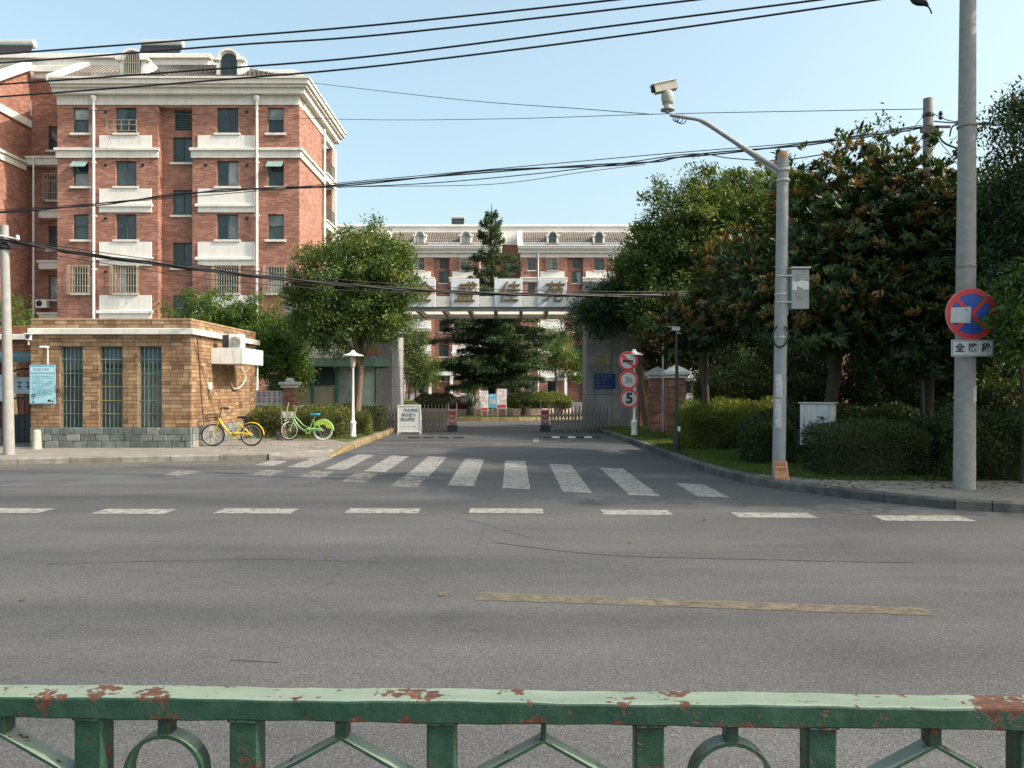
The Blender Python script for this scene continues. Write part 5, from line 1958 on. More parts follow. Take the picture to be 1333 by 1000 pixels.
slide_gate(wx(470, 29.2), wx(595.5, 29.2), 29.2, 'left folding steel gate with red chevron head, behind the white board', False)
slide_gate(wx(703, 29.2), wx(790, 29.2), 29.2, 'right folding steel gate in shade before the grey pillar', True)

t = thing('sign_board', (wx(533, 27.4), 27.4, 0), 'white standing notice board with three rows of characters before the left gate', 'notice board')
sa, sb = wx(517.5, 27.4), wx(548, 27.4)
mb = MB()
mb.bbox(sa + 0.02, sb - 0.02, 27.40, 27.425, 0.10, 1.0, 0.008)
mb.build('panel', M('board_white', (0.66, 0.69, 0.66), 0.5, 0.06, 3, dirt=((0.5, 0.5, 0.46), 0.5)), t)
mb = MB()
for (a, b, c, d) in ((sa, sb, 0.975, 1.02), (sa, sb, 0.08, 0.115), (sa, sa + 0.035, 0.118, 0.972), (sb - 0.035, sb, 0.118, 0.972)):
    mb.box(a, b, 27.385, 27.395, c, d)
mb.box(sa, sa + 0.035, 27.385, 27.42, 0, 0.078).box(sb - 0.035, sb, 27.385, 27.42, 0, 0.078)
mb.tube([(sa + 0.02, 27.43, 0.9), (sa + 0.02, 27.85, 0)], 0.015, 5)
mb.tube([(sb - 0.02, 27.43, 0.9), (sb - 0.02, 27.85, 0)], 0.015, 5)
mb.build('frame', WPAINT, t)
for k, (s_, dx) in enumerate((('外来车辆', 0.06), ('禁止驶入', -0.0), ('禁止停放', -0.04))):
    lettering(s_, 0.125, ((sa + sb) / 2 + dx, 27.393, 0.83 - k * 0.155), GREYINK, t, depth=0.003, bold=0.002)
print_rows(1, sa + 0.2, sb - 0.15, 0.30, 0.1, 27.392, 0.035, GREYINK, t, 51)

# brick fence piers right of the gate
for (px0, px1, Y, top, lab) in ((871, 893, 24.3, 2.3, 'nearest brick fence pier with white stepped cap by the black pole'), (848, 867, 27.0, 2.32, 'middle brick fence pier with white cap behind the speed sign post'), (832, 846, 30.3, 2.3, 'farthest brick fence pier beside the grey gate pillar')):
    xa, xb = wx(px0, Y), wx(px1, Y)
    t = thing('fence_pier', ((xa + xb) / 2, Y, 0.12), lab, 'pier', 'brick fence piers right of the gate')
    mb = MB()
    mb.bbox(xa, xb, Y, Y + 0.5, 0.1, top - 0.4, 0.01)
    for k in range(6):
        mb.bbox(xa - 0.02 - 0.07 * math.sin(math.pi * (k + .5) / 6), xa - 0.001, Y + 0.05, Y + 0.45, 0.3 + k * 0.26, 0.3 + (k + 1) * 0.26, 0.008)
    mb.build('shaft', 'facade_brick', t)
    mb = MB()
    mb.bbox(xa - 0.06, xb + 0.06, Y - 0.06, Y + 0.56, top - 0.397, top - 0.3, 0.015).bbox(xa - 0.12, xb + 0.12, Y - 0.12, Y + 0.62, top - 0.297, top - 0.2, 0.015)
    mb.add([(xa - .1, Y - .1, top - .197), (xb + .1, Y - .1, top - .197), (xb + .1, Y + .6, top - .197), (xa - .1, Y + .6, top - .197), ((xa + xb) / 2, Y + .25, top + .02)], [(0, 1, 4), (1, 2, 4), (2, 3, 4), (3, 0, 4), (3, 2, 1, 0)])
    mb.build('cap', TRIM, t)
t = thing('iron_fence', (8, 24.5, 0.12), 'dark iron picket fence behind the hedge right of the brick piers', 'fence')
for z in (0.5, 1.6):
    mb = MB()
    mb.box(5.6, 14, 24.5, 24.54, z, z + 0.04)
    mb.build('rail', IRON, t)
for k in range(60):
    mb = MB()
    mb.tube([(5.7 + k * 0.14, 24.48, 0.12), (5.7 + k * 0.14, 24.48, 1.75)], 0.012, 5)
    mb.build('picket', IRON, t)

# ================================================================== STREET FURNITURE
# camera pole
cp = thing('camera_pole', (4.34, 13.0, 0.12), 'grey painted steel pole with curved arm carrying the large camera', 'pole')
top = Vector((4.41, 13.0, 5.33))
mb = MB()
mb.tube([(4.34, 13, 0.1), (4.375, 13, 2.7), tuple(top)], [0.105, 0.10, 0.088], 20)
mb.build('mast', POLE, cp, True)
mb = MB()
mb.lathe([(0.092, 0), (0.092, 0.05), (0.06, 0.11), (0.01, 0.13)], top, 16)
mb.build('cap', M('rusty_cap', (0.36, 0.22, 0.12), 0.8, 0.2, 14), cp, True)
ax = lambda px, py: Vector((wx(px, 13), 13.0, wz(py, 13)))
mb = MB()
mb.tube(smooth_path([ax(1016, 222), ax(980, 200), ax(945, 177), ax(915, 158), ax(893, 153), ax(872, 149.5)], 5), [0.048] * 6 + [0.04] * 10 + [0.03] * 10, 10)
mb.build('arm', POLE, cp, True)
mb = MB()
a, b, c = ax(1013, 229), ax(1013, 218), ax(934, 172)
mb.add([a + Vector((0, -.012, 0)), b + Vector((0, -.012, 0)), c + Vector((0, -.012, 0)), a + Vector((0, .012, 0)), b + Vector((0, .012, 0)), c + Vector((0, .012, 0))], [(0, 1, 2), (3, 5, 4), (0, 2, 5, 3), (2, 1, 4, 5), (1, 0, 3, 4)])
mb.build('gusset', POLE, cp)
for z in (4.95, 5.12, 2.4, 3.1):
    mb = MB()
    mb.lathe([(0.103, 0), (0.108, 0.01), (0.108, 0.03), (0.103, 0.04)], (4.34 + 0.07 * (z - .1) / 5.2, 13, z), 16)
    mb.build('band', STEEL, cp, True)
mb = MB()
for k in range(3):
    c0 = ax(880 + k * 4, 152)
    rr = 0.05 + 0.012 * k
    mb.tube([c0 + Vector((rr * math.cos(t), 0.02 * k, rr * math.sin(t) - 0.03)) for t in [i * math.pi / 8 for i in range(17)]], 0.008, 5)
mb.build('cable_coil', CABLE, cp)
mb = MB()
mb.tube(smooth_path([(4.27, 12.87, 2.6), (4.2, 12.86, 2.45), (4.25, 12.86, 2.28), (4.38, 12.87, 2.28), (4.46, 12.88, 2.45), (4.40, 12.87, 2.6)], 5), 0.016, 6)
mb.build('cable_loop', CABLE, cp)
for (z0, z1, xx) in ((1.45, 1.82, 4.33), (0.95, 1.42, 4.32)):
    t = thing('pasted_notice', (xx, 12.9, z0), 'long white paper notice pasted on the camera pole' if z0 > 1.2 else 'lower worn paper notice pasted on the camera pole', 'notice')
    mb = MB()
    for q in range(5):
        a0, a1 = R(-130 + q * 16), R(-130 + (q + 1) * 16)
        rr = 0.108
        p = [(xx + rr * math.cos(t), 13 + rr * math.sin(t)) for t in (a0, a1)]
        mb.add([(p[0][0], p[0][1], z0), (p[1][0], p[1][1], z0), (p[1][0], p[1][1], z1), (p[0][0], p[0][1], z1)], [(0, 1, 2, 3)])
    mb.build('paper', M('old_paper', (0.46, 0.46, 0.48), 0.9, 0.35, 16), t)

t = thing('ptz_camera', (ax(868, 140).x, 13, 5.9), 'large beige surveillance camera with round motor head on the arm', 'security camera')
c = ax(869, 147)
mb = MB()
mb.lathe([(0.03, 0), (0.03, 0.03), (0.115, 0.04), (0.115, 0.055), (0.06, 0.065), (0.065, 0.14), (0.085, 0.145), (0.09, 0.15)], c, 20)
mb.build('base', M('cam_grey', (0.40, 0.40, 0.36), 0.45), t, True)
mb = MB()
mb.lathe([(0.05, 0.15), (0.085, 0.17), (0.105, 0.23), (0.10, 0.30), (0.07, 0.36), (0.045, 0.38), (0.045, 0.41)], c, 20)
mb.build('motor_head', M('cam_olive', (0.36, 0.37, 0.31), 0.45), t, True)
h = thing('housing', (0, 0, 0), None, None)
h.parent = None
bpy.data.objects.remove(h)


def tilted_box(mb, c, L, Wd, H, tilt, off=0.0):
    d = Vector((math.cos(tilt), 0, math.sin(tilt)))
    u = Vector((-math.sin(tilt), 0, math.cos(tilt)))
    s = Vector((0, 1, 0))
    vs = [c + d * (L * a) + s * (Wd * b) + u * (H * e + off) for e in (-.5, .5) for a, b in ((-.5, -.5), (.5, -.5), (.5, .5), (-.5, .5))]
    mb.add(vs, [(0, 3, 2, 1), (4, 5, 6, 7), (0, 1, 5, 4), (1, 2, 6, 5), (2, 3, 7, 6), (3, 0, 4, 7)])
    return d


hc = ax(866, 114) + Vector((0, 0, 0))
mb = MB()
d = tilted_box(mb, hc, 0.36, 0.14, 0.13, R(12))
mb.build('housing', M('cam_beige', (0.55, 0.50, 0.42), 0.5), t)
mb = MB()
tilted_box(mb, hc - d * 0.02, 0.42, 0.17, 0.014, R(12), 0.075)
mb.build('sun_shield', WPAINT, t)
mb = MB()
mb.tube([hc - d * 0.181, hc - d * 0.23], [0.05, 0.045], 14)
mb.build('lens', INK, t)

t = thing('junction_box', (4.6, 12.95, 2.9), 'grey metal junction box with torn white paper strapped to the pole', 'junction box')
jx0, jx1, jz0, jz1 = wx(1030, 12.9), wx(1053, 12.9), wz(402, 12.9), wz(350, 12.9)
mb = MB()
mb.bbox(jx0, jx1, 12.88, 13.08, jz0, jz1, 0.01)
mb.build('casing', M('box_grey', (0.30, 0.31, 0.30), 0.5, 0.15, 6, dirt=((0.18, 0.18, 0.17), 0.6)), t)
mb = MB()
mb.bbox(jx0 - 0.02, jx1 + 0.02, 12.84, 13.1, jz1 + 0.002, jz1 + 0.025, 0.008)
mb.build('lid', STEEL, t)
mb = MB()
for k in range(5):
    mb.box(jx0 + 0.09, jx1 - 0.08, 12.868, 12.879, jz1 - 0.09 - k * 0.022, jz1 - 0.08 - k * 0.022)
    mb.box(jx0 + 0.08, jx1 - 0.10, 12.868, 12.879, jz0 + 0.26 - k * 0.02, jz0 + 0.268 - k * 0.02)
mb.build('louvre', STEEL, t)
mb = MB()
pts = [(jx0 + .01, jz0 + .30), (jx0 + .07, jz0 + .29), (jx0 + .09, jz0 + .36), (jx0 + .15, jz0 + .33), (jx0 + .2, jz0 + .30), (jx1 - .01, jz0 + .31), (jx1 - .01, jz0 + .43), (jx0 + .15, jz0 + .46), (jx0 + .08, jz0 + .42), (jx0 + .01, jz0 + .45)]
mb.prism_y(pts, 12.872, 12.878)
mb.build('torn_paper', M('torn_paper', (0.62, 0.62, 0.58), 0.9, 0.15, 12), t)
mb = MB()
for z in (jz0 + 0.1, jz1 - 0.12):
    mb.box(4.28, jx0 + 0.01, 12.885, 12.9, z, z + 0.02)
mb.tube([(4.47, 12.98, jz0 - 0.1), (4.47, 12.98, jz1 - 0.1)], 0.02, 6)
mb.build('strap', STEEL, t)

t = thing('cardboard_sign', (4.34, 12.86, 0.1), 'orange cardboard sign with handwriting leaning on the pole foot', 'sign')
mb = MB()
mb.add([(4.20, 12.72, 0.06), (4.43, 12.72, 0.06), (4.43, 12.86, 0.42), (4.21, 12.86, 0.42), (4.20, 12.732, 0.06), (4.43, 12.732, 0.06), (4.43, 12.872, 0.42), (4.21, 12.872, 0.42)],
       [(0, 1, 2, 3), (4, 7, 6, 5), (0, 4, 5, 1), (1, 5, 6, 2), (2, 6, 7, 3), (3, 7, 4, 0)])
mb.build('card', M('cardboard', (0.42, 0.21, 0.115), 0.9, 0.15, 9), t)
o = print_rows(4, 4.225, 4.415, 0.385, 0.075, 12.79, 0.04, M('card_ink', (0.16, 0.05, 0.03), 0.8), t, 61, 0.9)
o.rotation_euler = (R(-21.2), 0, 0)
o.location = Vector((0, 0, 0))
# print sits on the leaning card: shear its rows back onto it
me = o.data
for v in me.vertices:
    zz = v.co.z + ORG[t].z
    v.co.y = (12.72 + (zz - 0.06) / 0.36 * 0.14 - 0.003) - ORG[t].y
o.rotation_euler = (0, 0, 0)

# big concrete pole with the no stopping sign
bp = thing('concrete_pole', (6.6, 11.66, 0.12), 'tall concrete utility pole at the right carrying the no stopping sign', 'pole')
mb = MB()
zz = [0.05, 1.0, 3, 5, 7, 9.2]
mb.tube([(6.6 + 0.0075 * z, 11.66, z) for z in zz], [0.150 - 0.0058 * z for z in zz], 24)
mb.build('shaft', CONC, bp, True)
for z in (3.35, 3.0, 5.4):
    mb = MB()
    mb.lathe([(0.136, 0), (0.139, 0.004), (0.139, 0.02), (0.136, 0.024)], (6.6 + 0.0075 * z, 11.66, z), 20)
    mb.build('ring_joint', CONC_DK, bp, True)
t = thing('pasted_notice', (6.6, 11.5, 1.2), 'small torn paper notices pasted on the tall concrete pole', 'notice')
mb = MB()
for q in range(4):
    a0, a1 = R(-75 + q * 16), R(-75 + (q + 1) * 16)
    p = [(6.61 + 0.148 * math.cos(s), 11.66 + 0.148 * math.sin(s)) for s in (a0, a1)]
    mb.add([(p[0][0], p[0][1], 1.40), (p[1][0], p[1][1], 1.40), (p[1][0], p[1][1], 1.62), (p[0][0], p[0][1], 1.62)], [(0, 1, 2, 3)])
mb.build('paper', MATS['old_paper'], t)
SY = 11.46
t = thing('no_stopping_sign', (wx(1264, SY), SY, 2.3), 'round blue sign with red rim and cross, partly pasted over, on the pole', 'road sign')
scx, scz, sr = wx(1264, SY), wz(409, SY), 0.365
mb = MB()
mb.disc_y((scx, scz), sr, SY - 0.01, SY, 44)
mb.build('disc', BLUE, t, False)
mb = MB()
mb.disc_y((scx, scz), sr, SY - 0.016, SY - 0.012, 44, sr * 0.80)
for s in (1, -1):
    q = sr * 0.81 / math.sqrt(2)
    w = 0.030
    mb.prism_y([(scx - q - w * s * 0.7, scz - s * q + w * 0.7), (scx - q + w * s * 0.7, scz - s * q - w * 0.7), (scx + q + w * s * 0.7, scz + s * q - w * 0.7), (scx + q - w * s * 0.7, scz + s * q + w * 0.7)], SY - 0.0155 - (0.002 if s > 0 else 0), SY - 0.012)
mb.build('red_cross', RED, t)
mb = MB()
mb.disc_y((scx, scz), sr + 0.006, SY - 0.014, SY + 0.003, 44, sr - 0.004)
mb.build('rim', M('rim_pale', (0.45, 0.25, 0.24), 0.5), t)
mb = MB()
px0, px1, pz0, pz1 = wx(1236, SY), wx(1263, SY), wz(421, SY), wz(399.5, SY)
mb.prism_y([(px0, pz0 + 0.01), (px1 - 0.01, pz0), (px1, pz1), (px0 + 0.01, pz1 - 0.015)], SY - 0.024, SY - 0.02)
mb.build('pasted_paper', M('paper_patch', (0.45, 0.48, 0.50), 0.9, 0.1, 5), t)
mb = MB()
mb.box(scx - 0.25, scx + 0.25, SY + 0.004, SY + 0.05, scz - 0.02, scz + 0.02)
mb.build('clamp', STEEL, t)
t = thing('plate_sign', (wx(1264, SY), SY, 1.9), 'white rectangular plate with three black characters below the round sign', 'road sign')
ax0, ax1, az0, az1 = wx(1238, SY), wx(1293, SY), wz(464, SY), wz(442.5, SY)
mb = MB()
mb.bbox(ax0, ax1, SY - 0.01, SY, az0, az1, 0.004)
mb.build('plate', M('plate_face', (0.50, 0.52, 0.53), 0.5, 0.08), t)
mb = MB()
e = 0.012
for (a, b, c_, d_) in ((ax0 + e, ax1 - e, az0 + e, az0 + e + .006), (ax0 + e, ax1 - e, az1 - e - .006, az1 - e), (ax0 + e, ax0 + e + .006, az0 + e + .007, az1 - e - .007), (ax1 - e - .006, ax1 - e, az0 + e + .007, az1 - e - .007)):
    mb.box(a, b, SY - 0.013, SY - 0.0105, c_, d_)
mb.build('border', INK, t)
for i, ch in enumerate('全路段'):
    lettering(ch, 0.135, (wx(1249 + i * 17, SY), SY - 0.013, (az0 + az1) / 2 - 0.005), INK, t, 0.002, 0.004, name='character')

# old utility pole with its fittings behind the trees
UP = (wx(1208, 21), 21.0)
t = thing('utility_pole', (UP[0], 21, 0.1), 'old dark utility pole with cable clamps standing behind the trees', 'pole')
mb = MB()
mb.tube([(UP[0], 21, 0.0), (UP[0], 21, 9.2)], [0.17, 0.118], 18)
mb.build('shaft', CONC_DK, t, True)
for z, r_ in ((8.35, 0.17), (8.15, 0.155), (8.7, 0.14)):
    mb = MB()
    mb.lathe([(0.12, 0), (r_, 0.02), (r_, 0.1), (0.12, 0.12)], (UP[0], 21, z), 14)
    mb.build('clamp', CABLE, t, True)
mb = MB()
mb.box(UP[0] - 0.28, UP[0] + 0.2, 20.82, 20.87, 8.25, 8.42).box(UP[0] + 0.1, UP[0] + 0.5, 20.82, 20.87, 8.38, 8.44)
mb.lathe([(0.03, 0), (0.06, 0.05), (0.03, 0.1), (0.06, 0.15), (0.03, 0.22)], (UP[0] + 0.28, 20.9, 8.62), 10)
mb.build('bracket', IRON, t)

# left pole
lx = wx(9, 17.7)
t = thing('concrete_pole', (lx + 0.05, 17.7, 0.12), 'thin pale concrete pole before the guardhouse at the left edge', 'pole')
mb = MB()
mb.tube([(lx + 0.05, 17.7, 0.05), (lx + 0.0, 17.7, 2.6), (lx - 0.06, 17.7, 5.2)], [0.115, 0.10, 0.085], 18)
mb.build('shaft', CONC, t, True)
mb = MB()
mb.tube([(lx - 0.3, 17.7, 4.98), (lx - 0.02, 17.7, 4.35)], [0.035, 0.035], 8)
mb.tube([(lx - 0.5, 17.65, 5.02), (lx - 0.05, 17.6, 4.95), (lx + 0.28, 17.6, 4.88)], 0.02, 6)
mb.lathe([(0.02, 0), (0.045, 0.03), (0.03, 0.06), (0.045, 0.09), (0.01, 0.12)], (lx + 0.3, 17.6, 4.85), 8)
mb.build('bracket', WPAINT, t)
mb = MB()
mb.lathe([(0.105, 0), (0.125, 0.03), (0.125, 0.1), (0.1, 0.13)], (lx - 0.05, 17.7, 4.66), 14)
mb.build('clamp', CABLE, t, True)


def lamp(x, y, ztop, label, r=0.3, lantern=True):
    t = thing('garden_lamp', (x, y, 0.12), label, 'lamp', 'white garden lamps beside the drive')
    mb = MB()
    mb.lathe([(0.10, 0), (0.10, 0.06), (0.085, 0.1), (0.085, 0.40), (0.10, 0.43), (0.08, 0.48), (0.04, 0.54), (0.03, ztop - 0.5), (0.042, ztop - 0.48), (0.042, ztop - 0.44)], (x, y, 0.12), 16)
    mb.build('post', WPAINT, t, True)
    mb = MB()
    mb.lathe([(0.04, ztop - 0.50), (0.06, ztop - 0.47), (0.07, ztop - 0.42), (0.09, ztop - 0.20), (0.06, ztop - 0.17)], (x, y, 0.12), 14)
    mb.build('lantern', M('lantern_glass', (0.42, 0.40, 0.34), 0.3), t, True)
    mb = MB()
    mb.lathe([(0.06, ztop - 0.165), (r, ztop - 0.15), (r, ztop - 0.125), (r * 0.45, ztop - 0.07), (0.07, ztop - 0.03), (0.05, ztop + 0.02), (0.01, ztop + 0.03)], (x, y, 0.12), 24)
    mb.build('shade', WPAINT, t, True)
    return t


lamp(wx(459.5, 23.9), 23.9, 2.58, 'white garden lamp with flat round hat beside the left tree', 0.31)
LYr = 24.4
lamp(wx(825.5, LYr), LYr, 2.63, 'white garden lamp behind the three round speed and horn signs', 0.27)
# three round signs on the post
SYr = 24.18


def round_sign(px, py, label, kind):
    cx, cz, r = wx(px, SYr), wz(py, SYr), 0.292
    t = thing('road_sign', (cx, SYr, cz - r), label, 'road sign', 'round red rimmed signs on the white post')
    mb = MB()
    mb.disc_y((cx, cz), r, SYr - 0.012, SYr, 36)
    mb.build('disc', M('sign_face', (0.40, 0.43, 0.43), 0.5, 0.06), t)
    mb = MB()
    mb.disc_y((cx, cz), r - 0.008, SYr - 0.02, SYr - 0.014, 36, r * 0.78)
    if kind == 'horn':
        q = r * 0.79 / math.sqrt(2)
        w = 0.022
        mb.prism_y([(cx - q - w, cz + q - w), (cx - q + w, cz + q + w), (cx + q + w, cz - q + w), (cx + q - w, cz - q - w)][::-1], SYr - 0.0195, SYr - 0.0155)
    mb.build('red_ring', RED, t)
    mb = MB()
    mb.box(cx + 0.05, cx + 0.25, SYr + 0.001, SYr + 0.12, cz - 0.02, cz + 0.02)
    mb.build('clamp', STEEL, t)
    if kind == 'horn':
        mb = MB()
        mb.prism_y([(cx - 0.16, cz - 0.06), (cx - 0.13, cz - 0.05), (cx - 0.05, cz - 0.02), (cx + 0.14, cz - 0.02), (cx + 0.14, cz + 0.02), (cx - 0.05, cz + 0.015), (cx - 0.13, cz + 0.05), (cx - 0.16, cz + 0.06)], SYr - 0.024, SYr - 0.0205)
        k = 14
        for i in range(k):
            a0, a1 = 2 * math.pi * i / k, 2 * math.pi * (i + 1) / k
            f = lambda a, s: (cx + 0.05 + 0.10 * s * math.cos(a), cz - 0.025 + 0.055 * s * math.sin(a))
            mb.prism_y([f(a0, 0.68), f(a0, 1.0), f(a1, 1.0), f(a1, 0.68)], SYr - 0.0265, SYr - 0.0245)
        mb.build('horn_symbol', INK, t)
    elif kind == 'five':
        lettering('5', 0.44, (cx, SYr - 0.018, cz), INK, t, 0.003, 0.016, name='numeral')
    else:
        lettering('3t', 0.26, (cx, SYr - 0.018, cz), GREYINK, t, 0.003, 0.008, name='numeral')


round_sign(817.6, 470, 'round no horn sign, topmost of the three on the white post', 'horn')
round_sign(818.2, 494.6, 'round limit sign with faded grey figure, middle of the three signs', 'faded')
round_sign(819.2, 519, 'round speed limit sign with black 5, lowest of three', 'five')

t = thing('black_post', (wx(881, 18.2), 18.2, 0.12), 'slim black post with swollen foot and white camera on the verge', 'post')
bx = wx(881, 18.2)
mb = MB()
mb.lathe([(0.10, 0), (0.10, 0.05), (0.08, 0.07), (0.075, 0.40), (0.055, 0.46), (0.038, 0.52), (0.036, 2.78), (0.02, 2.8)], (bx, 18.2, 0.12), 14)
mb.build('shaft', IRON, t, True)
mb = MB()
mb.tube([(bx - 0.05, 18.1, 1.6), (bx - 0.16, 18.05, 1.62)], 0.02, 6).tube([(bx + 0.05, 18.1, 1.66), (bx + 0.15, 18.05, 1.69)], 0.02, 6)
mb.build('bracket', IRON, t)
mb = MB()
mb.bbox(bx + 0.0, bx + 0.06, 18.08, 18.11, 0.62, 0.72, 0.01)
mb.build('tag_plate', WPAINT, t)
cctv(bx - 0.02, 18.15, 2.94, R(-60), 'white camera on top of the slim black post', 0.75)
dx = wx(863, 25.5)
t = thing('camera_mast', (dx, 25.5, 0.12), 'thin pale mast with white dome camera rising between the fence piers', 'mast')
mb = MB()
mb.tube([(dx, 25.5, 0.1), (dx, 25.5, 2.75), (dx, 25.5, 3.45)], [0.03, 0.028, 0.018], 8)
mb.build('shaft', STEEL, t, True)
mb = MB()
mb.lathe([(0.01, 0), (0.06, 0.02), (0.09, 0.08), (0.10, 0.13), (0.10, 0.2), (0.03, 0.22)], (dx, 25.35, 3.22), 14)
mb.build('dome_camera', WPAINT, t, True)

# tilted round lamp head poking out of the magnolia
t = thing('flood_lamp', (wx(1134, 16), 16, 0.1), 'tilted round olive lamp head poking out of the magnolia top', 'lamp')
c = Vector((wx(1133, 16), 16, wz(197, 16)))
mb = MB()
mb.lathe([(0.0, 0.12), (0.09, 0.11), (0.16, 0.07), (0.195, 0.0), (0.19, -0.04), (0.14, -0.06)], (0, 0, 0), 20)
mt = Matrix.Rotation(R(25), 4, 'Y') @ Matrix.Rotation(R(-35), 4, 'X')
mb.v = [tuple(mt @ Vector(v) + c) for v in mb.v]
mb.build('lamp_head', M('lamp_olive', (0.33, 0.27, 0.16), 0.5, 0.15, 6), t, True)
mb = MB()
mb.tube(smooth_path([c + Vector((0.1, 0.05, -0.05)), c + Vector((0.5, 0.1, -0.6)), c + Vector((0.95, 0.15, -1.2)), (wx(1210, 16), 16.2, 0.1)], 5), 0.045, 8)
mb.build('arm', IRON, t, True)

# white cabinet among the hedges
t = thing('cabinet', (5.4, 14.1, 0.12), 'weathered white steel cabinet on a leg, standing askew among hedges', 'cabinet', rz=R(-34))
mb = MB()
mb.bbox(-0.27, 0.27, -0.16, 0.16, 0.48, 1.20, 0.012)
mb.build('casing', M('cabinet_white', (0.56, 0.57, 0.57), 0.5, 0.08, 3, dirt=((0.28, 0.27, 0.25), 0.7)), t)
mb = MB()
mb.bbox(-0.30, 0.30, -0.19, 0.19, 1.203, 1.225, 0.008)
mb.build('lid', STEEL, t)
mb = MB()
mb.box(-0.24, 0.24, -0.175, -0.162, 0.52, 1.16)
mb.build('door', MATS['cabinet_white'], t)
mb = MB()
mb.bbox(-0.05, 0.05, -0.05, 0.05, -0.02, 0.478, 0.01)
mb.build('leg', STEEL, t)
mb = MB()
for (a, b, e, g_) in ((0.02, 0.14, 0.96, 0.98), (0.08, 0.16, 0.93, 0.955), (-0.03, 0.03, 0.67, 0.69), (0.0, 0.012, 0.70, 0.75), (-0.2, -0.19, 0.8, 0.95)):
    mb.box(a, b, -0.18, -0.1765, e, g_)
mb.build('paint_scuff', INK, t)

